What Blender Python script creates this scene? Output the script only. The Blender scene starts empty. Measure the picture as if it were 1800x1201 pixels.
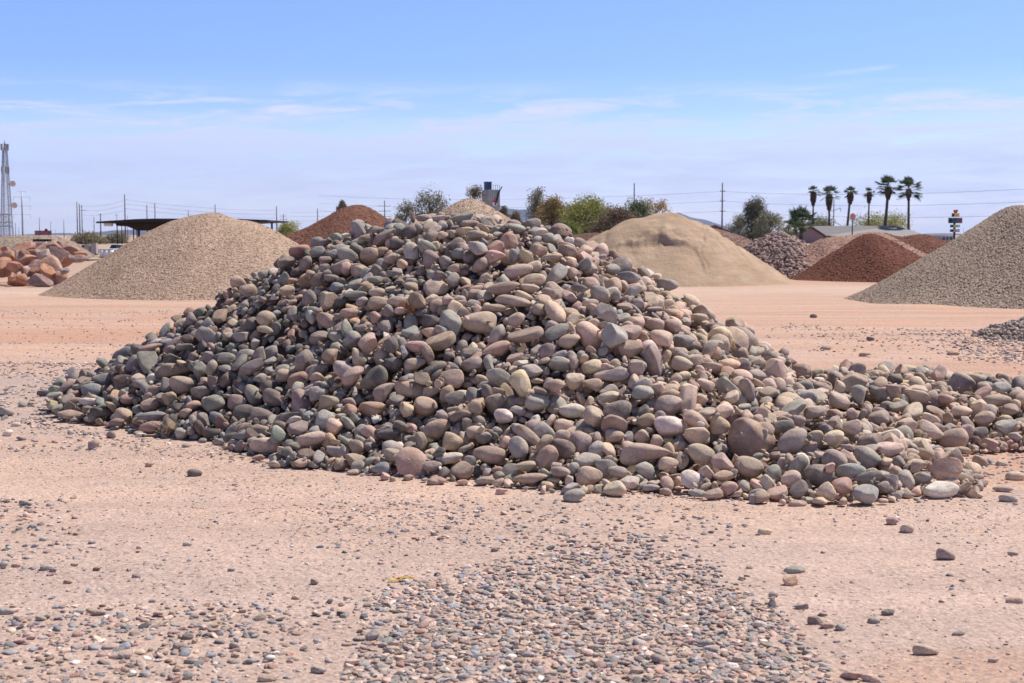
import bpy, bmesh, math, random
import numpy as np
from mathutils import Vector, Matrix, Quaternion, Euler

# ---------------------------------------------------------------- camera model
CAM_H, FPX, HOR = 1.7, 2500.0, 413.0
PITCH = math.atan((600.5 - HOR) / FPX)
FWD = np.array([0, math.cos(PITCH), -math.sin(PITCH)])
UPV = np.array([0, math.sin(PITCH), math.cos(PITCH)])
RGT = np.array([1.0, 0, 0])
CAMP = np.array([0, 0, CAM_H])

def ray(px, py):
    d = FWD + (px - 900) / FPX * RGT - (py - 600.5) / FPX * UPV
    return d / d[1]                      # scaled so that y advances by 1 m

def at(px, py, Y):
    """the point that stands Y metres away in the direction of pixel px,py of the photograph"""
    return CAMP + ray(px, py) * Y

def gpt(px, py):
    d = ray(px, py)
    return CAMP + d * (-CAM_H / d[2])

def topix(p):
    q = np.asarray(p, float) - CAMP
    z = q @ FWD
    return 900 + FPX * (q @ RGT) / z, 600.5 - FPX * (q @ UPV) / z, z

# ---------------------------------------------------------------- smooth noise
def waves(seed, n, f0, f1, dim=3):
    r = np.random.RandomState(seed)
    d = r.normal(size=(n, dim)); d /= np.linalg.norm(d, axis=1)[:, None]
    f = np.exp(r.uniform(math.log(f0), math.log(f1), n))
    return d * f[:, None], r.uniform(0, 6.283, n), (f0 / f) ** 0.8

def wnoise(P, W):
    k, ph, a = W
    return (np.sin(P @ k.T + ph) * a).sum(1) / math.sqrt((a * a).sum() / 2 + 1e-9) / 1.6

# ---------------------------------------------------------------- cobble pile height
CX, CY, HP = -0.35, 14.0, 1.86
_out = [(75, 708), (110, 737), (200, 748), (300, 770), (400, 775), (470, 800), (520, 822), (600, 818), (680, 832), (820, 842), (900, 850),
        (960, 862), (1040, 858), (1120, 860), (1220, 864), (1330, 872)]
_ang, _rad = [], []
for _p in _out:
    _g = gpt(*_p)
    _ang.append(math.atan2(_g[1] - CY, _g[0] - CX)); _rad.append(math.hypot(_g[0] - CX, _g[1] - CY))
_ang = [a + 2 * math.pi if a > 1.6 else a for a in _ang]
for _a, _r in ((-0.75, 4.5), (-0.35, 3.95), (0.0, 3.8), (0.6, 3.8), (1.5, 4.0), (2.4, 4.0), (2.9, 4.15)):
    _ang.append(_a); _rad.append(_r)
_ang = np.array([(a + math.pi) % (2 * math.pi) - math.pi for a in _ang]); _rad = np.array(_rad)
_o = np.argsort(_ang); _ang, _rad = _ang[_o], _rad[_o]
_ang = np.concatenate([_ang - 2 * math.pi, _ang, _ang + 2 * math.pi]); _rad = np.tile(_rad, 3)
_T = np.array([0, .10, .17, .30, .45, .6, .75, .88, 1.0, 1.05, 1.3])
_F = np.array([1.0, 1.0, .97, .845, .68, .495, .31, .155, .055, .0, -.3])
_FL = np.array([1.0, 1.0, .985, .905, .78, .60, .375, .18, .055, .0, -.3])      # the shaded flank bulges more
_ap = np.array([gpt(*p)[:2] for p in ((1130, 860), (1330, 872), (1450, 884), (1520, 886), (1600, 868), (1690, 878), (1712, 850), (1650, 812), (1700, 796), (1800, 790), (1960, 786),
                                      (1960, 715), (1800, 712), (1700, 700), (1600, 694), (1500, 690), (1400, 690), (1250, 740))])
_PN = waves(5, 14, 1.0, 5.0, 2)

def _polydist(P, poly):
    inside = np.zeros(len(P), bool); dmin = np.full(len(P), 1e9)
    n = len(poly)
    for i in range(n):
        a, b = poly[i], poly[(i + 1) % n]
        ab = b - a; t = np.clip(((P - a) @ ab) / (ab @ ab), 0, 1)
        dmin = np.minimum(dmin, np.linalg.norm(P - a - t[:, None] * ab, axis=1))
        c = (a[1] > P[:, 1]) != (b[1] > P[:, 1])
        xi = (b[0] - a[0]) * (P[:, 1] - a[1]) / (b[1] - a[1] + 1e-12) + a[0]
        inside ^= c & (P[:, 0] < xi)
    return np.where(inside, dmin, -dmin)

def pile_h(P):
    P = np.atleast_2d(np.asarray(P, float))
    dx, dy = P[:, 0] - CX, P[:, 1] - CY
    # a short ridge across the view keeps the crest broad
    rx = np.clip(dx, -0.3, 0.42)
    th = np.arctan2(dy, dx)
    R = np.interp(th, _ang, _rad)
    r = np.hypot(dx, dy)
    k = np.clip(-np.cos(th) * 1.1 + .15, 0, 1)
    h = HP * (np.interp(r / R, _T, _F) * (1 - k) + np.interp(r / R, _T, _FL) * k)
    d = _polydist(P, _ap)
    cap = np.interp(P[:, 0], [1.5, 2.6, 3.6, 4.5, 6], [.62, .46, .36, .40, .36])
    ap = np.where(d > 0, np.minimum(0.09 + 0.30 * d, cap), 0.09 + d * 1.0)
    n = wnoise(P, _PN)
    h = np.maximum(h, ap)
    h = h + np.where(h > 0.1, n * 0.035 * np.clip(h * 2, 0, 1), 0)
    return h

# ---------------------------------------------------------------- stone shapes
def ico(sub):
    bm = bmesh.new(); bmesh.ops.create_icosphere(bm, subdivisions=sub, radius=1.0)
    bm.verts.ensure_lookup_table()
    v = np.array([x.co[:] for x in bm.verts]); f = np.array([[q.index for q in x.verts] for x in bm.faces])
    bm.free(); return v, f
ICO = {s: ico(s) for s in (1, 2, 3, 4)}
N_SMOOTH, N_ANG = 30, 12

def stone_shape(seed, sub, angular=False, rough=0.0, cuts=0):
    """a river-worn (or freshly broken) stone, filling the box -1..1"""
    r = np.random.RandomState(seed)
    v, f = ICO[sub]
    v = v.copy()
    e = r.uniform(0.72, 1.0)
    v = np.sign(v) * np.abs(v) ** e
    v /= np.linalg.norm(v, axis=1)[:, None] ** r.uniform(.3, .9)
    W = waves(seed + 900, 7, 1.0, 2.6)
    v = v * (1 + (0.15 if not angular else .13) * wnoise(v, W))[:, None]
    sh = r.uniform(-.36, .36, 3)                     # egg / wedge taper
    v[:, 1] *= 1 + sh[0] * v[:, 0]; v[:, 2] *= 1 + sh[1] * v[:, 0]; v[:, 2] += sh[2] * .5 * (v[:, 0] ** 2 - .5)
    for k in range(cuts or (r.randint(5, 10) if angular else r.randint(2, 6))):
        n = r.normal(size=3); n /= np.linalg.norm(n)
        d = r.uniform(.40, .74) if angular else r.uniform(.45, .82)
        ex = v @ n - d
        soft = r.uniform(.015, .045) if angular else r.uniform(.035, .10)
        ex = soft * np.logaddexp(0, ex / soft)
        v -= (ex * (.92 if angular else .8))[:, None] * n
    if sub >= 3:
        W = waves(seed + 1700, 12, 4.0, 11.0)
        v *= (1 + (.018 + rough + (.012 if angular else 0)) * wnoise(v, W))[:, None]
    lo, hi = v.min(0), v.max(0)
    v = (v - (lo + hi) / 2) / ((hi - lo) / 2)
    return v, f

_sh_cache = {}
def shape(idx, sub):
    if (idx, sub) not in _sh_cache:
        _sh_cache[(idx, sub)] = stone_shape(100 + idx * 7, sub, angular=idx >= N_SMOOTH, rough=.02 if idx % 4 == 0 else 0)
    return _sh_cache[(idx, sub)]

# base colours of the stones (albedo)
PAL = dict(g=(.205, .19, .17), d=(.105, .10, .095), n=(.18, .185, .16), t=(.325, .25, .185), p=(.345, .25, .195), m=(.205, .158, .138),
           w=(.44, .39, .335), o=(.345, .22, .14), b=(.235, .17, .125), u=(.175, .18, .185), r=(.25, .15, .113), y=(.39, .305, .20),
           k=(.315, .20, .163), l=(.23, .20, .188), x=(.14, .10, .088))
PAL = {k: tuple(q * (1.78 if k not in 'dx' else 1.25) for q in v) for k, v in PAL.items()}
# stones read off the photograph: x y w h angle colour [A = broken, angular]
MARKS = """
609 413 20 11 0 w|675.5 417 48 20 30 m|718 408 28 26 0 d|702 404 24 24 0 n|723 441 30 32 0 w A|645 419 27 16 0 b|725.5 383 9 19 0 r|745 383 27 13 0 p|773 385 30 13 8 t
812 385 44 19 20 n|825 393 30 13 0 m|818 407 34 16 0 t|840 414 36 18 0 t|697 428 26 20 0 d|737 402 18 20 0 g|752 433 32 17 -30 n|779 414 20 14 0 p|650 450 36 30 10 b|668 443 30 18 0 b
687 456 24 19 20 t|707 464 20 16 -15 o|758 456 30 34 0 m|782 459 22 18 -20 g|806 446 26 19 0 n|825 455 25 24 0 d|798 471 24 15 0 b|765 506 44 36 28 p A|797 492 24 28 0 g|693 481 31 11 0 n
659 492 28 14 0 n|625 500 28 22 0 g|592 507 26 22 0 u|537 464 30 22 40 m|502 460 32 17 20 m|572 458 22 16 0 m|584 447 22 17 0 n|558 443 28 19 5 n|557 425 24 18 0 g|572 428 25 15 12 m
598 471 42 22 30 m|608 472 18 26 0 k|560 492 32 22 35 m|583 489 28 13 0 m|514 494 20 11 0 o|546 481 18 13 0 p|663 515 30 18 5 t|667 533 42 24 0 t|625.5 518 42 14 0 n|636 531 22 19 0 l
600 531 26 22 0 d A|684 547 22 24 0 m|660 558 19 22 0 r|613 551 34 19 5 p|575.5 564 44 26 -25 b|546.5 558 26 17 -60 w|542 523 27 26 20 g|505 511 28 20 0 p|743 549 30 19 10 d|757 567 32 28 0 d
842 568 64 40 5 t|774 600 56 34 5 b|620 598 30 34 0 g|592 592 29 20 -20 g|561 593 36 22 15 m|466 579 30 13 -8 y A|937 394 28 22 -10 g|947 408 34 17 0 w A|964 418 22 18 0 g
871 453 37 26 -5 k|904 450 19 26 0 u|952 442 21 19 0 r|998 444 37 24 -25 m|971 452 37 11 8 t|911 477 54 26 15 t|1004 464 21 16 -30 r|844 467 34 22 50 m|1007 480 20 20 0 t|940 493 40 24 5 t
884 507 60 24 3 b|931 507 34 17 -15 t|902 529 64 19 -8 t|922 521 36 15 -20 t|869 542 44 15 0 b|1018 507 30 14 -5 d|1054 518 36 30 -15 g|1082 519 20 19 0 g|1039 497 32 21 0 p A|1077 473 28 20 -15 g
1173 503 38 26 0 g|1035.5 590 58 42 -45 p|924 589 66 28 5 b|875.5 588 38 26 55 g|907 562 30 26 0 p|950 545 28 22 -20 t|1107 614 46 34 0 b|180 667 38 23 0 g|220 672 42 30 -15 x|160 685 40 23 0 u
310 652 60 26 -5 t|321 677 52 32 0 t|225 702 30 19 0 k|297 701 27 25 0 t|377 711 40 35 20 n|432 727 50 34 10 d|460 729 42 27 0 m|445 695 42 30 -40 g|417 707 34 28 0 m|399 632 34 25 0 n
265 751 44 22 0 k|266 733 50 20 0 u|216 730 32 27 0 t|320 762 28 22 10 w|371 762 36 19 0 d|466 783 58 29 0 p|157 707 38 16 0 w|132 705 28 13 0 k|125 730 48 19 -8 b|160 735 26 17 0 m|177 727 40 22 0 d
390 746 30 25 -40 r A|100 718 20 16 0 g|535 635 44 32 60 l|605 650 44 32 -40 l|620 660 46 26 35 p|530 707 50 37 95 m|628 628 36 26 -60 t|792 666 48 35 0 p|725 685 66 30 -15 b|677 690 44 32 30 m
654 720 48 29 5 o|747 715 42 35 -20 t|872 710 40 38 0 m|885 732 34 27 0 w|835 760 34 24 10 t|796 775 37 32 0 y|861 800 60 33 0 b|725 812 64 52 -10 k A|790 806 50 20 10 w A|768 755 50 38 0 b
682 764 40 22 0 d|652 762 38 24 -35 k|587 750 34 31 0 p|547 772 52 24 15 t|594 796 40 24 -5 g A|626 786 28 27 0 b|670 822 34 21 0 u|530 814 26 17 0 t|812 827 42 33 0 b|579 707 36 25 0 t
570 740 38 32 70 g|740 775 32 23 85 t|1149 635 62 35 92 m|1005 722 48 27 -8 w|945 707 46 29 0 g|1011 671 34 31 0 t|1041 676 36 23 -5 b|1075 660 64 23 3 m|1042 645 40 26 8 y|1135 800 94 42 -4 b
1320 775 80 74 -20 r|1317 822 52 38 -18 b|1225 766 46 33 -5 y|1177 750 56 38 0 w|1224 740 50 28 -35 p|1266 747 36 34 0 y|1232 799 50 37 -15 t|1036 838 48 37 0 t|962 805 48 36 60 r|932 841 62 19 0 b
925 820 38 20 0 t|1049 791 34 29 60 g|1107 848 36 23 0 w A|1219 845 52 32 -28 w A|911 786 40 34 -60 g|927 768 54 28 -35 p|992 785 46 28 -40 x|1032 810 50 29 0 g|1272 836 40 19 0 o|1250 645 42 17 0 b
1241 677 36 20 -25 p|1285 698 30 25 0 p|1175 715 52 42 10 m|1136 739 32 26 0 b|1411 654 38 33 -60 p|1474 706 42 28 -30 p|1510 697 42 26 100 g|1542 691 38 23 -35 d|1574 666 26 19 -5 d
1689 678 54 46 -20 m|1717 669 32 24 0 t|1761 684 34 26 0 g|1612 697 50 24 -15 t|1662 702 28 19 0 r|1754 704 50 23 3 t|1635 757 52 30 -20 p|1677 773 52 40 25 b|1432 724 40 23 10 t
1377 752 40 28 8 d|1393 777 58 44 20 m|1465 772 36 33 0 y|1467 807 46 34 -10 m|1525 807 50 42 -15 g|1440 836 52 40 0 d|1495 828 52 28 0 n|1527 840 54 24 15 d|1590 847 44 36 80 g A|1654 862 64 33 0 w
1522 868 48 35 -10 u A|1454 867 36 31 -50 t|1480 855 40 30 10 r|1367 867 38 28 0 k|1404 860 36 30 20 d A|1390 842 36 32 0 t|1361 832 32 28 70 n|1565 790 50 26 0 p|1552 856 24 21 0 d|1497 751 34 27 0 t
1630 797 26 18 0 b|1615 820 34 23 0 t|1625 840 30 19 0 u|263 712 34 22 10 p|352 690 36 24 0 g|480 700 40 30 -20 m|500 660 32 24 0 t|560 690 36 26 15 g|690 640 40 26 0 d|730 640 40 22 10 t
985 640 40 26 -10 g|1000 600 40 28 0 p|1070 700 36 26 0 t|1130 690 40 26 5 g|1200 640 38 26 -10 t|1200 600 36 24 0 g|1150 570 34 22 0 p|1230 560 30 18 0 t|1300 620 30 20 0 b|1330 660 34 22 -20 g
1350 690 36 22 0 t|1290 740 34 24 0 m|1545 735 40 26 10 m|1580 715 34 22 0 g|1690 725 40 24 -5 t|1730 735 36 26 0 p|1775 720 36 22 0 b|1770 750 40 24 10 g|1720 760 34 20 0 d|800 700 38 26 0 g
830 640 40 24 10 m|760 690 34 24 0 t|690 800 34 24 0 t|760 820 34 20 0 m|850 770 30 22 0 g|985 830 36 20 0 m|990 748 34 24 0 t|1080 765 36 24 5 b|1085 830 36 22 0 m|1175 815 36 24 0 t
"""
def parse_marks(txt):
    out = []
    for s in txt.replace("\n", "|").split("|"):
        q = s.split()
        if len(q) >= 6:
            out.append((float(q[0]), float(q[1]), float(q[2]), float(q[3]), float(q[4]), q[5], len(q) > 6))
    return out

def mark_pose(m, i, ground_only=False):
    """centre, semi-axes and orientation of a stone read off the photograph"""
    px, py, w, h, ang, col, A = m
    r = np.random.RandomState(4000 + i)
    d = ray(px, py)
    Ys = np.arange(7.5 if not ground_only else 4.5, 30.0, .01)
    P = CAMP + np.outer(Ys, d)
    a = math.radians(ang)
    dep = r.uniform(.75, .95) * min(max(w, h), 1.35 * min(w, h))
    rv_px = .5 * math.hypot(w * math.sin(a), h * math.cos(a))
    H = pile_h(P[:, :2]) if not ground_only else np.full(len(Ys), -1.0)
    s = Ys / FPX
    rn = .5 * .9 * (h * .8 + dep * .2) * s
    sink = .12 if not ground_only else .3
    S = np.maximum(H - np.maximum(np.minimum(rn, .09 + (rn - .09) * .1) - .055, 0), rv_px * s * (1 - sink))
    ok = np.nonzero(P[:, 2] <= S)[0]
    if len(ok) and H[ok[0]] > .12 or (len(ok) and ground_only):
        j = ok[0]
    elif len(ok) and Ys[ok[0]] < 15.5:
        j = ok[0]
    else:
        near = Ys < 15
        j = int(np.argmax(np.where(near, S - P[:, 2], -9)))
    c = P[j]; sc = Ys[j] / FPX
    X = math.cos(a) * RGT + math.sin(a) * UPV
    Z = -math.sin(a) * RGT + math.cos(a) * UPV
    M = np.stack([X, FWD, Z], 1)
    return c, np.array([w / 2, dep / 2, h / 2]) * sc, M
# ---------------------------------------------------------------- tuned values
SKY_STOPS = [(0, (1.32, 1.24, 1.60)), (.083, (1.36, 1.30, 1.66)), (.22, (1.02, 1.08, 1.66)), (.29, (.74, .82, 1.55)), (.36, (.60, .71, 1.50)), (.48, (.60, .69, 1.48)), (.62, (.42, .52, .84)), (.8, (.30, .33, .42)), (1, (.25, .27, .30))]
CLOUD = (5.3, 5.45, 6.7)
HAZE = 5.0e-5
# ---------------------------------------------------------------- scene helpers
scene = bpy.context.scene
COL = scene.collection

def tag(o, label=None, cat=None, group=None, kind=None):
    if label: o["label"] = label
    if cat: o["category"] = cat
    if group: o["group"] = group
    if kind: o["kind"] = kind
    return o

def mesh_np(name, V, F, smooth=True, attr=None, mat=None):
    """mesh from arrays; F is (n,3) or (n,4); attr = (n_vert,3) colours kept as point attribute Col"""
    V = np.asarray(V, np.float32); F = np.asarray(F, np.int32)
    me = bpy.data.meshes.new(name)
    k = F.shape[1]
    me.vertices.add(len(V)); me.vertices.foreach_set("co", V.ravel())
    me.loops.add(F.size); me.loops.foreach_set("vertex_index", F.ravel())
    me.polygons.add(len(F)); me.polygons.foreach_set("loop_start", np.arange(0, F.size, k, dtype=np.int32))
    me.polygons.foreach_set("use_smooth", np.full(len(F), smooth))
    me.update(calc_edges=True)
    if attr is not None:
        a = me.attributes.new("Col", "FLOAT_COLOR", "POINT")
        a.data.foreach_set("color", np.c_[np.asarray(attr, np.float32), np.ones(len(V), np.float32)].astype(np.float32).ravel())
    if mat: me.materials.append(mat)
    return me

def link(name, me, parent=None, loc=None):
    o = bpy.data.objects.new(name, me); COL.objects.link(o)
    if parent: o.parent = parent
    if loc is not None: o.location = loc
    return o

def empty(name, loc, label, cat, group=None, rz=0):
    o = bpy.data.objects.new(name, None); COL.objects.link(o)
    o.location = loc; o.rotation_euler = (0, 0, rz); o.empty_display_size = .2
    return tag(o, label, cat, group)

class MB:
    """collects boxes, tubes and prisms into one mesh object"""
    def __init__(s): s.v, s.f = [], []
    def add(s, V, F):
        b = len(s.v); s.v += [tuple(x) for x in V]; s.f += [tuple(b + i for i in q) for q in F]
    def box(s, c, d, rz=0, ry=0):
        R = Matrix.Rotation(rz, 3, 'Z') @ Matrix.Rotation(ry, 3, 'Y')
        P = [Vector(c) + R @ Vector((i * d[0] / 2, j * d[1] / 2, k * d[2] / 2)) for i in (-1, 1) for j in (-1, 1) for k in (-1, 1)]
        s.add(P, [(0, 1, 3, 2), (4, 6, 7, 5), (0, 4, 5, 1), (2, 3, 7, 6), (0, 2, 6, 4), (1, 5, 7, 3)]); return s
    def tube(s, p, q, r0, r1=None, n=8):
        r1 = r0 if r1 is None else r1
        p, q = Vector(p), Vector(q); d = (q - p).normalized()
        a = d.orthogonal().normalized(); b = d.cross(a)
        V = []
        for c, r in ((p, r0), (q, r1)):
            for i in range(n):
                t = 6.28318 * i / n; V.append(c + (a * math.cos(t) + b * math.sin(t)) * r)
        s.add(V, [(i, (i + 1) % n, n + (i + 1) % n, n + i) for i in range(n)] + [tuple(range(n - 1, -1, -1)), tuple(range(n, 2 * n))]); return s
    def path(s, pts, rad, n=6):
        pts = [Vector(p) for p in pts]; V = []; m = len(pts)
        rad = rad if hasattr(rad, "__len__") else [rad] * m
        for k, p in enumerate(pts):
            d = (pts[min(k + 1, m - 1)] - pts[max(k - 1, 0)]).normalized()
            a = d.cross(Vector((0.31, .95, .05))).normalized(); b = d.cross(a)
            for i in range(n):
                t = 6.28318 * i / n; V.append(p + (a * math.cos(t) + b * math.sin(t)) * rad[k])
        F = [(k * n + i, k * n + (i + 1) % n, (k + 1) * n + (i + 1) % n, (k + 1) * n + i) for k in range(m - 1) for i in range(n)]
        F += [tuple(range(n - 1, -1, -1)), tuple(range((m - 1) * n, m * n))]
        s.add(V, F); return s
    def prism(s, poly, y0, y1):
        """poly = list of (x,z), extruded along y"""
        n = len(poly)
        V = [(x, y0, z) for x, z in poly] + [(x, y1, z) for x, z in poly]
        s.add(V, [tuple(range(n)), tuple(range(2 * n - 1, n - 1, -1))] + [(i, i + n, (i + 1) % n + n, (i + 1) % n) for i in range(n)]); return s
    def disc(s, c, r, axis, th, n=20, sx=1.0):
        c = Vector(c); d = Vector(axis).normalized(); a = d.cross(Vector((0, 0, 1))).normalized(); b = Vector((0, 0, 1))
        V = []
        for o in (-th / 2, th / 2):
            for i in range(n):
                t = 6.28318 * i / n; V.append(c + d * o + a * math.cos(t) * r * sx + b * math.sin(t) * r)
        s.add(V, [(i, (i + 1) % n, n + (i + 1) % n, n + i) for i in range(n)] + [tuple(range(n - 1, -1, -1)), tuple(range(n, 2 * n))]); return s
    def build(s, name, mat, parent=None, smooth=False):
        me = bpy.data.meshes.new(name); me.from_pydata([tuple(v) for v in s.v], [], s.f); me.update()
        bm = bmesh.new(); bm.from_mesh(me); bmesh.ops.recalc_face_normals(bm, faces=bm.faces); bm.to_mesh(me); bm.free()
        if smooth: me.polygons.foreach_set("use_smooth", [True] * len(me.polygons))
        me.materials.append(mat)
        return link(name, me, parent)

# ---------------------------------------------------------------- materials
class NT:
    def __init__(s, name):
        s.m = bpy.data.materials.new(name); s.m.use_nodes = True
        s.t = s.m.node_tree; s.b = s.t.nodes["Principled BSDF"]
        s.b.inputs["Specular IOR Level"].default_value = .25
    def n(s, typ, **k):
        x = s.t.nodes.new(typ)
        for a, v in k.items():
            if a.startswith("_"): setattr(x, a[1:], v)
            else: x.inputs[a.replace("_", " ")].default_value = v
        return x
    def l(s, a, b): s.t.links.new(a, b)
    def pos(s): return s.n("ShaderNodeNewGeometry").outputs["Position"]
    def noise(s, vec, scale, detail=3, rough=.55, dist=0):
        x = s.n("ShaderNodeTexNoise", Scale=scale, Detail=detail, Roughness=rough, Distortion=dist); s.l(vec, x.inputs["Vector"]); return x.outputs["Fac"]
    def voro(s, vec, scale, out="Distance", feature="F1", rnd=1.0):
        x = s.n("ShaderNodeTexVoronoi", Scale=scale, _feature=feature, Randomness=rnd); s.l(vec, x.inputs["Vector"]); return x.outputs[out]
    def remap(s, v, a, b, c, d, clamp=True):
        x = s.n("ShaderNodeMapRange", _clamp=clamp); s.l(v, x.inputs[0])
        for i, q in enumerate((a, b, c, d)): x.inputs[i + 1].default_value = q
        return x.outputs[0]
    def ramp(s, v, stops):
        x = s.n("ShaderNodeValToRGB"); e = x.color_ramp.elements
        while len(e) < len(stops): e.new(.5)
        for q, (p, c) in zip(e, stops): q.position = p; q.color = (*c, 1)
        s.l(v, x.inputs[0]); return x.outputs[0]
    def mix(s, f, a, b, blend="MIX"):
        x = s.n("ShaderNodeMix", _data_type="RGBA", _blend_type=blend)
        for sock, v in ((x.inputs[0], f), (x.inputs[6], a), (x.inputs[7], b)):
            if isinstance(v, (int, float)): sock.default_value = v
            elif isinstance(v, tuple): sock.default_value = (*v, 1)
            else: s.l(v, sock)
        return x.outputs[2]
    def mul(s, c, v):
        """colour times a grey value"""
        x = s.n("ShaderNodeVectorMath", _operation="SCALE"); s.l(c, x.inputs[0])
        if isinstance(v, (int, float)): x.inputs["Scale"].default_value = v
        else: s.l(v, x.inputs["Scale"])
        return x.outputs[0]
    def math(s, op, a, b=None):
        x = s.n("ShaderNodeMath", _operation=op)
        for i, v in enumerate((a, b)):
            if v is None: continue
            if isinstance(v, (int, float)): x.inputs[i].default_value = v
            else: s.l(v, x.inputs[i])
        return x.outputs[0]
    def rgb(s, c):
        x = s.n("ShaderNodeRGB"); x.outputs[0].default_value = (*c, 1); return x.outputs[0]
    def bump(s, h, strength, dist):
        x = s.n("ShaderNodeBump", Strength=strength, Distance=dist); s.l(h, x.inputs["Height"]); s.l(x.outputs[0], s.b.inputs["Normal"]); return x
    def out(s, col, rough=.9, metal=0):
        s.l(col, s.b.inputs["Base Color"])
        if isinstance(rough, (int, float)): s.b.inputs["Roughness"].default_value = rough
        else: s.l(rough, s.b.inputs["Roughness"])
        s.b.inputs["Metallic"].default_value = metal
        return s.m

def mat_stone(name, per_object, mottled=1.0, dusty=1.0):
    t = NT(name); p = t.pos()
    if per_object: c = t.n("ShaderNodeObjectInfo").outputs["Color"]
    else: c = t.n("ShaderNodeAttribute", _attribute_name="Col").outputs["Color"]
    a = t.noise(p, 16, 4, .6, .4)
    c = t.mul(c, t.remap(a, .3, .72, 1 - .26 * mottled, 1 + .26 * mottled))
    # thin coat of yard dust in drifts
    sx = t.n('ShaderNodeSeparateXYZ'); t.l(p, sx.inputs[0])
    dust = t.math('MULTIPLY', t.remap(t.noise(p, 9, 3, .6), .40, .70, .14, .62), t.remap(sx.outputs[0], -2.6, .8, .4 * dusty, 1.0 * dusty))      # coat thins towards the beige-mound side
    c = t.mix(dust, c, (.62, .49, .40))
    c = t.mul(c, t.remap(t.noise(p, 150, 3, .75), .3, .7, .76, 1.22))
    pits = t.voro(p, 95)
    c = t.mul(c, t.remap(pits, .0, .28, .60, 1.0))
    h = t.math("ADD", t.noise(p, 48, 5, .65), t.math("MULTIPLY", t.remap(pits, 0, .3, 0, 1), .35))
    t.bump(h, .75, .009)
    return t.out(c, .9)

def mat_plain(name, col, rough=.7, metal=0, var=.15, scale=3.0, bump=0):
    t = NT(name); p = t.pos()
    a = t.noise(p, scale, 4, .6)
    c = t.mul(t.rgb(col), t.remap(a, .3, .7, 1 - var, 1 + var))
    if bump: t.bump(t.noise(p, scale * 6, 3), bump, .02)
    return t.out(c, rough, metal)

def mat_grain(name, col, col2, s=1.0, bumpd=.03):
    """loose aggregate: colour per grain from the mesh, broken up by finer grain"""
    t = NT(name); p = t.pos()
    a = t.n("ShaderNodeAttribute", _attribute_name="Col").outputs["Fac"]
    g = t.voro(p, 34 * s, "Color")
    sx = t.n("ShaderNodeSeparateColor"); t.l(g, sx.inputs[0])
    c = t.mix(t.remap(sx.outputs[0], 0, 1, 0, 1), col, col2)
    c = t.mul(c, t.remap(a, 0, 1, .62, 1.35))
    c = t.mul(c, t.remap(t.noise(p, .55, 4, .6), .3, .7, .9, 1.1))
    t.bump(t.voro(p, 30 * s), .9, bumpd)
    return t.out(c, .95)

def mat_leaf(name, col, col2):
    t = NT(name)
    a = t.n("ShaderNodeAttribute", _attribute_name="Col").outputs["Fac"]
    c = t.mix(a, col, col2)
    t.b.inputs["Specular IOR Level"].default_value = .2
    m = t.out(c, .6)
    tr = t.n("ShaderNodeBsdfTranslucent"); t.l(c, tr.inputs["Color"])
    mx = t.n("ShaderNodeMixShader"); mx.inputs[0].default_value = .3
    t.l(t.b.outputs[0], mx.inputs[1]); t.l(tr.outputs[0], mx.inputs[2])
    t.l(mx.outputs[0], t.t.nodes["Material Output"].inputs["Surface"])
    return m

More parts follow.
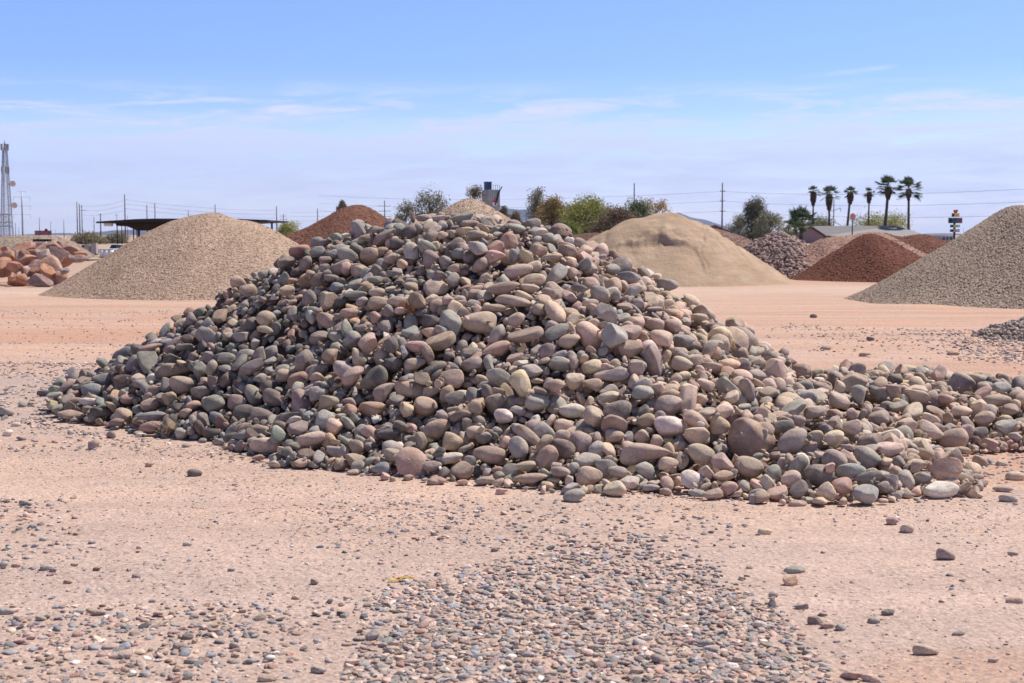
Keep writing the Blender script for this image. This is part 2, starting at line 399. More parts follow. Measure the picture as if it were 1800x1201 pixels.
def mat_ground():
    t = NT("yard_dirt"); p = t.pos()
    sp = t.n("ShaderNodeSeparateXYZ"); t.l(p, sp.inputs[0])
    warp = t.math("MULTIPLY", t.math("SUBTRACT", t.noise(p, .16, 4, .6), .5), 13.0)
    y = t.math("ADD", sp.outputs[1], t.math("MULTIPLY", warp, t.remap(sp.outputs[1], 8, 30, .35, 1.0)))
    z = t.remap(y, 0, 80, 0, 1)
    PK, TAN, ORG, CRM = (.565, .425, .345), (.575, .415, .32), (.565, .345, .235), (.62, .46, .35)
    c = t.ramp(z, [(0, PK), (7.5 / 80, PK), (9.5 / 80, TAN), (13.5 / 80, (.565, .405, .32)), (17 / 80, (.58, .41, .32)), (20 / 80, (.58, .375, .265)), (24 / 80, ORG),
                   (31 / 80, ORG), (38 / 80, (.57, .37, .26)), (43 / 80, CRM), (50 / 80, (.52, .29, .19)), (62 / 80, (.45, .30, .21)), (1, (.42, .31, .22))])
    # scuffed, gravelly and finer patches
    a = t.noise(p, .9, 5, .65, .6)
    c = t.mix(t.remap(a, .42, .68, 0, .55), c, (.45, .36, .31))
    b = t.noise(p, .45, 4, .6)
    c = t.mix(t.remap(b, .5, .72, 0, .45), c, (.56, .375, .27))
    # wheel-worn streaks that run across the yard
    mp = t.n("ShaderNodeMapping"); mp.inputs["Scale"].default_value = (.06, .9, 1); mp.inputs["Rotation"].default_value = (0, 0, .05); t.l(p, mp.inputs["Vector"])
    st = t.noise(mp.outputs[0], 1.6, 4, .6, .3)
    c = t.mul(c, t.remap(st, .3, .7, .86, 1.10))
    m2 = t.n("ShaderNodeMapping"); m2.inputs["Scale"].default_value = (.05, 1, 1); m2.inputs["Rotation"].default_value = (0, 0, -.04); t.l(p, m2.inputs["Vector"])
    rut = t.remap(t.noise(m2.outputs[0], 3.2, 3, .6, .4), .42, .62, 0, 1)
    c = t.mix(t.math("MULTIPLY", rut, t.remap(sp.outputs[1], 16, 22, 0, .5)), c, (.60, .455, .36))
    def blob(cx, cy, rx, ry):
        u = t.math("MULTIPLY", t.math("SUBTRACT", sp.outputs[0], cx), 1 / rx); v = t.math("MULTIPLY", t.math("SUBTRACT", sp.outputs[1], cy), 1 / ry)
        q = t.math("SUBTRACT", 1.0, t.math("ADD", t.math("MULTIPLY", u, u), t.math("MULTIPLY", v, v)))
        return t.remap(t.math("ADD", q, t.math("MULTIPLY", t.math("SUBTRACT", t.noise(p, 1.3, 5, .65), .5), 2.2)), -.2, .7, 0, 1)
    for q, k, cc in (((-6.5, 14.5, 4.0, 3.2), .6, (.42, .345, .30)), ((4.6, 10.3, 1.5, 1.3), .65, (.47, .265, .175)), ((2.2, 5.35, 1.4, .45), .5, (.47, .29, .20)), ((-2.4, 6.6, 1.8, .8), .35, (.45, .35, .30)), ((6.0, 17.5, 4.0, 1.6), .5, (.50, .285, .185)), ((-6.0, 24.0, 5.5, 2.2), .5, (.50, .275, .17)), ((-4.5, 30, 4, 1.8), .4, (.50, .27, .165))):
        c = t.mix(t.math("MULTIPLY", blob(*q), k), c, cc)
    # grit
    g1 = t.voro(p, 55, "Color"); s1 = t.n("ShaderNodeSeparateColor"); t.l(g1, s1.inputs[0])
    c = t.mul(c, t.remap(s1.outputs[0], 0, 1, .80, 1.16))
    g2 = t.voro(p, 21, "Color"); s2 = t.n("ShaderNodeSeparateColor"); t.l(g2, s2.inputs[0])
    d2 = t.voro(p, 21)
    stone = t.math("MULTIPLY", t.math("GREATER_THAN", s2.outputs[1], .70), t.math("LESS_THAN", d2, .34))
    c = t.mix(t.math("MULTIPLY", stone, t.remap(t.noise(p, .8, 3), .4, .6, .2, .9)), c, t.ramp(s2.outputs[0], [(0, (.16, .13, .12)), (.4, (.26, .22, .20)), (.7, (.36, .26, .22)), (1, (.5, .43, .38))]))
    g3 = t.noise(p, 130, 2, .7)
    c = t.mul(c, t.remap(g3, .3, .7, .86, 1.14))
    h = t.math("ADD", t.noise(p, 24, 5, .7), t.math("MULTIPLY", t.math("SUBTRACT", 1.0, t.voro(p, 42)), .6))
    h = t.math("ADD", h, t.math("MULTIPLY", stone, .5))
    t.bump(h, .75, .014)
    c = t.mix(1.0, c, (.935, .915, .935), 'MULTIPLY')
    return t.out(c, .95)

# ---------------------------------------------------------------- sky, sun, camera
SUN = Vector((.50, .27, .98)).normalized()       # towards the sun
SUN_EL = math.asin(SUN.z); SUN_AZ = math.atan2(SUN.x, SUN.y)
w = bpy.data.worlds.new("World"); scene.world = w; w.use_nodes = True
T = w.node_tree; T.nodes.clear()
def wn(typ, **k):
    x = T.nodes.new(typ)
    for a, v in k.items():
        if a.startswith("_"): setattr(x, a[1:], v)
        else: x.inputs[a.replace("_", " ")].default_value = v
    return x
def wmath(op, a, b=0.0):
    x = wn("ShaderNodeMath", _operation=op)
    for i, v in enumerate((a, b)):
        if isinstance(v, (int, float)): x.inputs[i].default_value = v
        else: T.links.new(v, x.inputs[i])
    return x.outputs[0]
def wmap(v, a, b, c, d):
    x = wn("ShaderNodeMapRange"); T.links.new(v, x.inputs[0])
    for i, q in enumerate((a, b, c, d)): x.inputs[i + 1].default_value = q
    return x.outputs[0]
sky = wn("ShaderNodeTexSky", _sky_type="NISHITA", _sun_disc=False, _sun_elevation=SUN_EL, _sun_rotation=SUN_AZ, _altitude=350, _air_density=1.0, _dust_density=.6, _ozone_density=2.0)
tc = wn("ShaderNodeTexCoord")
sep = wn("ShaderNodeSeparateXYZ"); T.links.new(tc.outputs["Generated"], sep.inputs[0])
el = wmath("MULTIPLY", wmath("ARCSINE", sep.outputs[2]), 57.2958)
az = wmath("MULTIPLY", wmath("ARCTAN2", sep.outputs[0], sep.outputs[1]), 57.2958)
# colour balance of the clear air by height above the horizon (the photograph is deep blue aloft, lilac low down)
rp = wn("ShaderNodeValToRGB"); e = rp.color_ramp.elements
STOPS = SKY_STOPS
while len(e) < len(STOPS): e.new(.5)
for q, (p_, c_) in zip(e, STOPS): q.position = p_; q.color = (*c_, 1)
T.links.new(wmap(el, -2, 22, 0, 1), rp.inputs[0])
tint = wn("ShaderNodeMix", _data_type="RGBA", _blend_type="MULTIPLY"); tint.inputs[0].default_value = 1
T.links.new(sky.outputs[0], tint.inputs[6]); T.links.new(rp.outputs[0], tint.inputs[7])
# thin cirrus in long streaks
cv = wn("ShaderNodeCombineXYZ"); T.links.new(wmath("MULTIPLY", az, .075), cv.inputs[0]); T.links.new(wmath("ADD", wmath("MULTIPLY", el, .62), wmath("MULTIPLY", az, -.012)), cv.inputs[1])
n1 = wn("ShaderNodeTexNoise", Scale=2.6, Detail=9, Roughness=.66, Distortion=.5); T.links.new(cv.outputs[0], n1.inputs["Vector"])
band = wmath("MULTIPLY", wmap(el, 1.8, 3.8, 0, 1), wmap(el, 4.9, 6.1, 1, 0))
n2 = wn("ShaderNodeTexNoise", Scale=.9, Detail=4, Roughness=.6); T.links.new(cv.outputs[0], n2.inputs["Vector"])
cl = wmath("MULTIPLY", band, wmap(n1.outputs["Fac"], .46, .63, 0, 1))
veil = wmath("MULTIPLY", wmap(wmath("ADD", el, wmap(n1.outputs["Fac"], .3, .7, 1.3, -1.3)), 3.7, 5.3, 1, 0), .80)
# one old contrail up to the right
ct = wmath("ABSOLUTE", wmath("SUBTRACT", wmath("SUBTRACT", el, 6.3), wmath("MULTIPLY", wmath("SUBTRACT", az, 13.5), .10)))
contrail = wmath("MULTIPLY", wmath("MULTIPLY", wmap(ct, 0, .13, .5, 0), wmath("MULTIPLY", wmap(az, 11, 12.6, 0, 1), wmap(az, 14.5, 15.2, 1, 0))), wmap(n1.outputs["Fac"], .35, .6, .2, 1))
cf = wmath("MAXIMUM", wmath("MAXIMUM", wmath("MULTIPLY", cl, 1.0), wmath("MULTIPLY", veil, wmap(n1.outputs["Fac"], .38, .62, .55, 1.15))), contrail)
cm = wn("ShaderNodeMix", _data_type="RGBA"); T.links.new(cf, cm.inputs[0]); T.links.new(tint.outputs[2], cm.inputs[6]); cm.inputs[7].default_value = (*CLOUD, 1)
bg = wn("ShaderNodeBackground", Strength=.15); T.links.new(cm.outputs[2], bg.inputs[0])
wo = wn("ShaderNodeOutputWorld"); T.links.new(bg.outputs[0], wo.inputs[0])

sl = bpy.data.lights.new("sun", "SUN"); sl.energy = 5.0; sl.angle = math.radians(.53); sl.color = (1.0, .93, .86)
so = bpy.data.objects.new("sun", sl); COL.objects.link(so); so.rotation_euler = SUN.to_track_quat('Z', 'Y').to_euler()

cam = bpy.data.cameras.new("camera"); cam.sensor_width = 36; cam.lens = 36 * FPX / 1800; cam.clip_end = 40000; cam.clip_start = .1
co = bpy.data.objects.new("camera", cam); COL.objects.link(co); co.location = (0, 0, CAM_H); co.rotation_euler = (math.pi / 2 - PITCH, 0, 0)
cam.dof.use_dof = True; cam.dof.focus_distance = 11.8; cam.dof.aperture_fstop = 6.3
scene.camera = co
scene.view_settings.view_transform = 'Standard'; scene.view_settings.look = 'None'; scene.view_settings.exposure = .24; scene.view_settings.gamma = 1
# the pile as it settled, biggest in view first
STONES = """
159
158
136
59
198
162
19 491 315 57 232 7 8 18 61 1
28 885 124 16 214 3 3 42 61 59
160
89
206
38 679 297 90 199 8 8 55 55 15
135
195
201
151
202
181
7 607 253 59 203 8 7 16 54 41
90
7 728 226 50 250 3 3 54 39 49
165
60
167
166
188
138
127
207
130
15 648 185 26 182 7 4 42 9 56
99
172
156
113
4 673 202 36 201 7 1 5 54 40
41 813 369 59 232 5 5 16 2 25
8 550 358 96 265 5 2 23 16 62
94
124
126
41 262 516 50 248 6 1 1 8 49
26
194
200
161
38 675 347 106 203 7 5 55 1 51
98
174
22 886 395 45 270 8 2 60 59 4
102
73
35 658 207 41 166 8 8 6 43 56
173
26 676 213 44 258 3 3 50 61 6
25 588 316 80 270 2 3 58 61 6
153
12 792 419 78 270 6 6 58 38 59
203
78
129
131
12 636 353 107 268 3 2 6 57 18
24 718 325 88 189 6 7 6 2 61
7 741 140 18 165 6 7 62 60 19
80
164
10 483 345 82 196 6 7 37 60 54
128
147
175
204
214
152
176
123
142
2 779 276 52 194 6 4 1 52 31
121
134
105
12 636 322 94 203 2 0 56 4 33
222
12 667 116 5 151 6 5 62 29 59
8 637 411 135 221 5 4 58 8 27
209
4 589 275 60 206 5 4 4 36 6
16 320 499 76 239 4 2 16 6 59
163
208
17
191
4 703 507 140 230 8 7 56 6 53
40 377 414 56 247 4 1 3 26 1
7 449 601 175 212 8 7 48 49 13
230
227
84
205
33 809 252 41 270 2 2 60 59 5
168
184
193
199
41 764 269 53 221 3 2 60 6 1
210
211
30 690 155 11 161 7 6 61 1 47
12 435 285 22 166 7 0 37 62 0
247
212
21
157
197
246
103
231
6 646 554 173 259 4 3 2 34 12
4
154
185
228
10 788 122 20 143 6 1 50 52 3
6 381 466 95 202 7 7 27 0 49
53
225
239
9 633 241 45 192 7 6 62 31 14
10 604 316 74 209 1 3 4 60 2
41 439 456 111 213 5 1 17 3 9
244
24 849 178 26 176 7 6 51 24 61
242
20 923 338 27 254 2 4 26 60 13
132
183
4 520 386 115 169 8 7 21 2 47
88
141
216
97
140
16 597 472 164 175 8 7 7 7 23
7 521 265 39 188 2 6 15 2 21
1
137
143
149
196
23 571 444 158 234 4 5 8 58 21
91
96
122
186
241
11 421 281 18 173 4 8 50 59 14
46
77
14 843 115 9 203 1 1 16 1 22
106
109
148
232
23 329 441 50 244 1 4 51 38 10
4 452 364 70 169 6 8 22 4 7
19 751 209 46 207 1 3 10 2 8
2 631 242 59 172 4 6 59 63 58
61
116
224
254
0 693 318 94 204 5 7 56 1 20
104
190
24 623 204 30 153 5 8 51 57 34
125
256
16 448 517 153 205 2 6 3 2 62
25 703 421 121 206 6 1 34 57 59
58
68
229
22 716 168 16 179 2 4 9 4 48
10 999 525 38 196 4 7 58 9 25
12 495 382 94 170 5 7 60 57 19
226
41 532 287 60 179 4 4 31 1 52
41 920 382 38 167 5 3 3 19 42
63
107
110
182
213
14 628 299 80 149 7 5 40 58 56
220
221
255
0 533 323 75 166 7 4 15 51 50
6 776 401 80 270 6 2 20 54 53
27 393 584 154 270 4 5 55 62 8
118
35 864 183 22 208 6 8 48 37 57
13 440 367 58 211 5 4 63 5 27
36 985 368 27 194 6 7 52 9 19
108
5 739 211 42 174 6 5 62 26 5
14 504 395 113 186 8 4 62 32 61
71
139
170
223
4 772 379 78 221 6 1 56 9 41
16 663 155 11 180 4 8 1 36 8
92
95
155
75
14 541 300 66 195 3 6 24 59 4
4 805 270 41 177 6 8 53 58 17
28 503 339 81 131 8 5 11 42 6
0 325 537 94 172 6 5 61 9 45
37 729 104 4 130 5 5 59 62 60
119
243
16 345 570 118 175 8 2 3 58 6
20 496 344 71 170 7 6 17 7 10
35 694 272 68 186 2 7 58 41 20
24 524 332 81 178 3 6 2 62 27
22 974 308 6 184 6 2 2 62 14
144
233
240
27 615 282 67 182 7 3 58 1 44
9 704 473 131 205 6 2 5 60 31
55
145
13 769 543 106 207 8 5 4 5 9
34 837 341 39 196 2 8 21 4 62
24 810 177 30 135 6 6 11 6 18
6 703 136 5 112 7 7 59 37 55
27 248 524 50 188 6 3 11 62 4
171
250
253
33 515 382 97 188 6 5 7 11 46
15 571 270 47 166 5 6 9 8 60
35 741 113 6 136 6 6 59 2 12
150
177
14 365 421 59 228 4 0 37 3 47
33 728 134 11 178 2 6 17 58 52
36 638 124 3 132 5 4 8 3 34
6 733 382 95 177 3 8 25 2 56
179
237
33 804 498 87 205 8 8 45 52 17
252
7 805 172 25 115 7 5 50 19 6
9 601 165 9 143 4 5 54 4 5
17 760 346 78 143 8 2 5 8 45
16 722 420 110 176 7 6 7 2 36
18 450 235 9 169 6 3 61 35 10
2
12
180
248
12 573 242 43 114 6 7 53 37 0
52
169
40 362 462 79 230 4 1 0 29 54
19 562 240 37 179 5 1 2 29 60
82
7 700 184 23 165 3 8 20 49 5
24 688 424 125 169 7 6 57 40 53
32 766 114 10 113 5 6 60 7 49
9
218
30 636 393 122 242 1 1 8 6 56
23 613 445 148 216 1 2 61 52 45
32
13 382 422 66 187 4 7 48 10 21
16 896 211 17 154 4 8 49 10 53
37 915 165 9 141 7 6 54 58 13
27
101
251
20 582 303 70 144 5 4 22 14 56
6 848 359 36 270 2 4 8 1 7
47
178
6 781 313 59 204 5 4 62 31 53
4 284 528 68 225 3 5 4 55 8
20 475 293 33 160 8 4 10 4 19
20 1003 410 35 165 1 5 49 25 1
41
0 407 524 126 156 4 7 4 54 44
11 692 195 28 117 8 3 25 9 4
10 899 111 4 99 8 6 3 1 31
21 775 340 66 175 6 3 2 61 6
249
14 487 222 8 177 3 2 32 1 10
17 354 413 45 119 7 8 56 26 59
24
93
19 517 359 90 173 5 7 58 62 5
15 578 393 119 197 1 6 57 1 41
29 367 471 90 194 3 8 5 0 46
3 707 244 57 132 6 5 59 56 48
219
28 667 173 22 129 8 2 5 53 22
38 313 386 11 125 7 4 19 60 39
13 259 598 77 200 1 4 3 8 44
6 685 551 154 191 7 6 11 2 43
11 758 93 4 126 3 5 60 1 39
2 815 341 46 181 7 7 47 56 41
16 745 186 20 121 6 7 0 2 43
33
56
112
13 604 522 176 185 6 1 1 2 7
31
235
236
28 389 434 68 157 7 0 53 4 29
23 476 221 4 126 6 8 11 56 13
26 475 274 27 153 6 1 8 37 56
8 517 248 28 172 2 6 61 62 49
25 770 486 99 196 5 0 49 61 55
39
100
133
245
10 595 264 51 161 6 5 7 23 51
1 958 397 31 162 7 6 8 6 62
22 423 377 50 182 7 5 29 61 10
37 343 379 15 162 3 6 4 56 21
15 513 227 16 159 4 0 55 34 62
7 802 374 62 193 4 4 36 57 56
36
29 395 386 43 137 7 8 42 6 3
29 623 178 27 163 2 4 51 59 10
23 581 159 3 135 6 0 62 63 9
14 915 206 11 127 8 7 8 4 33
27 665 468 144 164 5 8 49 4 20
13
192
16 339 436 53 143 4 2 19 17 11
1 919 519 41 264 2 2 11 7 28
25 284 513 63 149 6 4 8 33 5
79
187
217
23 582 268 48 223 2 3 62 44 2
9 559 341 78 156 2 7 2 11 42
13 666 518 154 183 7 5 26 60 3
18 461 395 91 173 6 1 44 58 12
39 585 453 158 188 7 4 43 62 41
25 866 304 30 113 7 7 8 50 44
66
86
87
5 387 530 128 177 3 7 15 24 55
29 333 590 122 169 8 4 7 59 28
8 461 493 136 173 5 7 46 62 25
14 163 616 26 219 8 5 5 23 44
49
111
8 527 515 165 231 6 7 62 62 8
40 648 387 118 143 1 7 56 4 62
28 568 328 75 182 5 3 33 0 3
23 800 443 80 267 5 7 56 62 35
6 694 389 109 178 3 4 63 0 18
50
24 464 256 14 171 6 6 5 10 5
4 862 390 41 227 1 6 6 58 21
5 907 290 21 143 7 3 11 3 34
9 691 255 61 142 8 1 11 59 49
22 978 575 39 166 4 8 10 62 6
62
114
234
38 289 496 54 160 8 5 48 2 5
10 670 479 140 141 6 6 11 60 1
7 699 360 98 182 6 5 8 3 60
34 874 382 42 138 8 4 45 61 47
5 812 288 43 223 7 1 60 0 17
57
39 786 351 62 270 3 4 4 5 24
4 512 271 45 163 2 2 60 29 12
23 604 240 41 118 5 7 6 62 2
11 914 414 41 180 8 3 26 55 9
41 342 422 42 133 5 3 19 17 61
16 747 364 77 175 2 8 52 4 29
6 300 512 73 137 8 3 59 62 57
13 323 398 19 138 3 7 55 5 28
40
5 619 429 143 141 6 5 38 3 57
20 804 208 38 106 7 6 22 5 4
35 571 255 40 270 1 2 1 6 40
30 889 441 41 268 6 0 7 58 21
18 537 383 111 125 7 8 9 56 10
18 171 565 25 172 1 2 5 57 5
38 721 315 73 150 1 3 24 53 12
14 784 134 21 114 7 2 41 57 15
0 560 364 104 143 5 1 8 53 43
12 744 315 72 144 7 5 33 62 14
30
45
65
69
215
19 551 331 73 164 2 8 2 1 42
6 332 460 61 151 5 7 17 38 60
6 248 548 59 258 2 5 3 61 26
34 458 230 8 135 1 4 24 5 44
0 292 460 37 131 5 7 62 54 18
3 751 116 7 108 5 6 40 59 13
20 636 194 27 125 7 6 2 44 14
22 935 330 23 207 3 1 34 3 10
0 647 283 72 106 7 7 11 56 47
189
28 551 281 48 152 6 3 56 17 52
25 328 407 25 154 2 6 5 31 8
4 1053 466 35 220 5 6 16 4 40
23 843 264 35 136 4 7 36 6 1
26 1033 417 30 152 7 5 61 24 1
11
54
24 854 132 13 153 2 7 27 6 11
35 684 255 52 139 8 5 35 54 2
7 646 205 29 165 7 6 24 4 5
21 343 835 55 270 5 3 52 13 2
15
81
3 442 356 53 156 4 1 58 5 8
2 341 371 11 132 5 6 57 46 2
21 778 206 42 140 5 6 14 4 16
38 690 356 103 120 6 3 55 26 1
22 522 351 88 116 7 7 7 54 60
16 964 465 36 187 5 5 61 7 55
29 260 536 64 213 1 1 61 2 35
72
40 721 446 113 266 5 2 4 61 6
36 596 456 150 191 6 1 9 6 59
38 694 214 44 104 5 5 32 58 0
21 631 384 122 149 1 3 44 6 55
4 287 588 88 155 5 8 19 59 15
32 562 241 27 200 7 3 3 62 7
22 650 343 102 141 6 7 21 2 11
5 490 208 5 133 3 6 22 0 21
18 225 575 54 173 8 0 11 20 62
33 824 435 64 142 6 8 5 6 56
17 184 523 16 151 7 2 60 28 4
13 959 318 15 137 7 5 21 55 59
24 512 436 125 133 6 3 6 1 2
10
64
32 727 572 132 169 5 4 20 14 5
6 760 117 7 125 6 3 5 62 17
13 428 589 168 146 5 3 24 2 60
25 595 203 23 100 6 4 58 54 16
23
67
146
7 543 350 93 122 4 4 14 1 31
41 533 353 91 159 8 3 60 37 8
31 956 354 20 150 4 3 12 4 18
2 951 369 24 184 2 0 59 60 28
40 456 374 74 142 8 8 41 50 59
6 550 481 162 164 4 3 31 57 9
28 390 460 87 134 3 6 51 51 60
27 1001 323 9 123 5 5 22 6 61
41 425 321 27 178 3 3 22 59 2
12 720 111 3 105 2 5 3 0 60
19
70
83
1 353 457 70 153 7 6 7 60 56
20 642 150 13 101 7 4 18 8 13
20 692 132 3 119 5 0 60 62 1
33 834 230 32 135 6 7 61 54 54
39 829 159 25 138 6 1 62 60 47
36 929 595 34 266 8 2 12 11 39
19 401 314 17 147 2 6 4 3 60
23 552 182 4 125 1 8 39 60 11
17 575 241 34 102 7 5 4 57 43
40 281 463 32 148 3 7 46 25 1
3
5
22
51
39 608 303 70 150 1 3 4 62 2
33 773 186 30 232 6 8 62 25 2
35 900 283 15 188 7 2 12 46 5
10 529 527 173 166 7 1 22 4 11
37 524 254 25 112 6 6 42 55 57
38 566 233 31 114 5 4 15 51 11
21 821 267 37 228 5 1 59 9 47
39 901 201 13 151 4 8 63 58 37
30 547 376 116 117 6 6 1 62 29
38 395 309 14 105 6 5 4 10 58
5 509 385 107 155 2 2 2 31 4
33 550 163 3 122 4 0 62 62 22
38 476 483 135 173 2 6 62 53 61
33 577 425 131 150 5 7 17 60 57
30 495 244 13 109 5 8 16 0 11
40 319 493 67 128 6 6 57 8 52
10 825 143 19 160 4 1 54 6 60
14 622 239 55 124 7 0 28 4 60
38 861 150 17 148 1 5 54 60 40
34 402 477 100 164 4 3 9 5 46
238
6 708 309 78 213 7 5 60 54 39
19 299 508 66 196 4 0 3 34 8
33 368 437 65 194 2 8 0 31 2
21 893 113 7 121 4 0 62 39 21
11 511 349 79 193 3 7 20 54 48
11 664 377 112 164 1 3 53 59 62
26 898 133 9 167 2 4 4 2 61
20 805 334 49 148 8 8 60 4 19
18 717 251 55 149 5 4 3 61 5
29
28 697 253 57 160 7 8 1 26 3
39 549 195 17 108 8 3 3 7 31
7 582 181 6 97 5 4 35 4 52
27 386 407 48 132 5 6 33 61 7
14 773 328 60 147 5 1 35 3 55
31 255 432 7 139 5 3 62 62 0
8 717 180 23 101 8 6 11 3 52
36 672 251 53 158 4 3 17 61 3
31 794 85 3 144 2 1 31 2 14
22 554 369 110 140 7 7 3 26 45
8 627 369 115 174 8 2 59 0 40
7
48
76
85
35 709 177 21 129 7 3 50 8 50
6 568 377 112 149 2 6 46 0 8
26 424 355 46 151 3 4 4 5 46
21 626 479 154 219 4 6 4 3 10
2 663 525 161 150 7 5 46 9 3
30 313 412 22 102 7 6 2 39 54
40 482 493 142 132 7 4 9 23 50
42
18 456 526 156 160 7 5 57 1 44
36 577 541 178 182 6 4 2 5 63
8 387 305 5 115 3 6 54 54 52
28 839 216 30 193 6 3 5 62 49
8 778 156 20 106 3 5 5 8 18
25
37
26 487 264 21 135 8 6 61 52 16
35 635 301 73 206 2 3 56 56 62
27 372 459 80 134 5 6 53 9 17
15 706 411 111 158 5 8 5 25 53
19 847 383 40 188 6 7 1 53 35
15 360 579 132 129 6 4 55 31 4
38 621 315 78 139 3 5 12 28 5
14 570 187 12 98 6 5 7 31 56
21 760 401 81 209 1 7 35 3 52
0 548 251 35 119 5 3 17 1 56
8
30 767 205 41 141 2 3 6 4 49
17 724 270 61 115 6 8 44 3 47
41 806 110 20 96 4 8 61 0 12
2 420 296 21 147 8 3 54 4 57
7 610 415 128 170 7 7 3 59 9
29 393 415 55 143 5 0 25 5 47
8 607 248 47 120 4 0 57 62 29
25 374 362 9 270 2 7 1 59 59
26 976 442 36 137 8 8 57 37 2
8 473 301 40 129 4 4 7 0 35
19 881 191 17 185 3 2 61 1 48
11 524 543 176 165 7 5 63 58 12
32 240 524 42 157 6 4 40 60 13
7 143 625 18 167 8 8 9 58 4
38 774 172 15 112 6 7 58 2 36
19 702 241 45 139 4 3 10 60 1
20
34
38 759 333 64 203 3 5 58 57 39
7 557 442 138 109 6 5 8 5 58
29 949 290 4 105 7 1 27 5 63
18 431 294 26 134 5 3 60 60 57
6 496 358 83 152 1 4 2 7 36
16 433 247 8 114 5 4 11 29 57
1 514 264 29 186 1 2 7 1 56
24 843 209 26 92 8 8 30 2 9
20 909 365 29 121 8 6 58 60 1
5 908 306 23 135 6 4 61 62 2
19 1055 508 35 153 6 1 1 51 11
41 515 332 75 148 2 5 46 5 15
19 247 587 69 161 5 4 61 59 16
20 739 243 49 98 8 5 14 7 57
18 476 248 17 137 5 0 61 8 3
35 616 214 33 140 4 4 4 3 54
31 727 123 5 104 1 7 58 59 6
7 408 437 71 114 5 5 57 2 31
28
38
120
0 626 214 35 149 6 0 4 56 54
2 703 321 85 192 5 1 50 52 47
29 651 257 48 129 3 1 51 4 52
20 728 413 100 175 3 4 61 57 22
3 352 384 18 149 4 3 59 58 22
14 195 605 42 154 6 5 53 3 54
12 722 409 107 148 1 0 0 31 59
7 881 317 31 126 7 5 11 59 17
34 591 149 3 93 5 4 4 29 6
35 374 450 74 127 6 3 14 6 44
4 353 429 54 165 4 1 58 0 54
14 659 185 28 92 5 8 7 24 50
17 731 279 63 106 5 6 2 1 41
29 655 201 31 117 3 5 41 5 8
8 598 147 3 94 7 3 33 1 56
37 740 581 129 165 4 1 9 4 38
27 498 211 8 102 4 4 62 26 4
14
74
0 239 473 15 162 4 2 33 6 10
33 662 298 79 155 5 0 3 8 11
0 279 621 91 168 7 7 2 36 46
23 578 287 59 128 2 7 10 32 62
27 749 544 112 193 2 3 27 4 60
19 731 320 77 151 7 4 33 60 2
5 602 252 46 130 5 1 3 7 57
41 825 211 32 97 3 6 2 35 58
33 473 455 123 128 4 7 51 26 7
37 721 303 62 120 4 4 5 4 60
35
12 405 404 55 134 5 8 7 60 60
12 774 299 53 161 8 2 22 61 9
6 392 417 62 152 1 2 61 61 10
3 440 310 28 108 8 6 59 35 51
21 657 248 45 121 2 5 13 49 7
17 545 230 13 155 5 5 2 4 54
8 969 348 16 167 4 5 57 54 32
30 696 286 70 174 2 7 62 63 26
7 359 481 87 152 4 8 9 58 17
10 544 279 57 84 7 5 6 7 43
39 271 443 17 119 6 5 9 38 50
11 558 321 68 138 5 7 9 58 17
40 664 489 148 199 3 8 56 61 13
35 270 615 85 210 1 0 9 2 5
28 474 390 91 110 3 4 13 28 59
19 874 306 29 110 5 2 21 53 3
34 980 643 33 230 3 7 57 27 9
23 745 283 60 135 6 8 21 59 44
26 1003 354 19 162 4 4 2 36 12
35 533 389 115 124 6 3 18 63 6
2 387 331 14 154 6 6 6 62 47
11 389 313 11 149 1 2 13 1 32
41 194 494 13 108 6 4 11 24 2
38 575 194 4 90 7 7 8 3 49
18
117
30 773 252 42 107 5 6 3 29 1
35 745 205 26 110 7 1 54 5 28
34 780 139 16 134 1 2 2 43 18
27 624 138 4 101 6 1 60 61 34
33 375 331 8 137 3 7 41 59 1
41 476 265 17 127 8 5 34 62 54
9 428 507 138 174 4 4 1 3 21
13 270 474 32 142 4 5 9 8 8
9 291 600 92 166 4 6 6 19 51
7 279 498 45 178 4 3 55 5 43
8 655 286 75 116 4 3 13 61 43
35 794 326 51 153 7 2 59 6 2
15 542 288 63 142 1 1 7 26 10
6 647 328 96 119 3 4 0 41 1
9 758 104 4 139 6 2 30 0 15
35 171 520 11 114 5 7 23 1 40
41 767 367 79 186 7 1 63 62 13
10 527 242 18 138 2 3 50 1 28
31 560 420 130 157 4 2 35 3 13
23 716 241 51 184 5 5 9 0 29
27 566 205 18 113 4 1 60 5 26
39 623 150 9 91 7 8 32 4 60
18 591 173 4 102 4 8 4 2 52
13 701 592 147 191 7 3 61 53 42
29 658 388 119 122 6 2 57 27 57
27 670 293 80 113 3 5 61 58 8
36 708 163 11 131 7 5 26 10 60
17 969 607 34 187 5 3 10 1 52
38 468 486 135 134 2 8 10 24 6
3 646 118 3 96 3 6 59 30 53
33 177 596 32 209 4 0 45 58 51
32 230 552 48 197 5 7 61 33 55
13 427 228 3 99 7 3 3 29 54
29 851 143 19 93 5 1 60 1 36
41 658 126 3 88 4 7 33 63 62
17 914 155 6 106 3 4 2 62 4
39 480 313 40 99 7 5 6 56 18
33 819 108 2 116 5 2 2 61 11
32 395 558 135 132 6 3 3 61 59
22 682 196 27 103 3 7 45 18 8
9 863 117 3 87 8 7 9 55 15
40 855 110 3 88 3 5 36 6 50
41 422 254 4 111 4 3 62 32 56
0 496 282 29 93 7 6 32 62 48
8 635 485 156 156 6 3 55 1 44
16 407 335 20 143 2 6 22 6 44
27 256 505 38 162 5 6 61 1 4
22 763 352 73 158 4 6 42 60 1
39 561 401 118 136 4 4 17 6 14
9 750 425 94 156 2 6 55 1 49
17 545 378 108 141 6 7 3 61 13
11 996 373 22 166 4 3 8 55 4
22 793 218 38 150 5 3 52 61 5
19 991 554 38 193 2 6 1 38 46
16 437 258 12 102 1 7 18 1 3
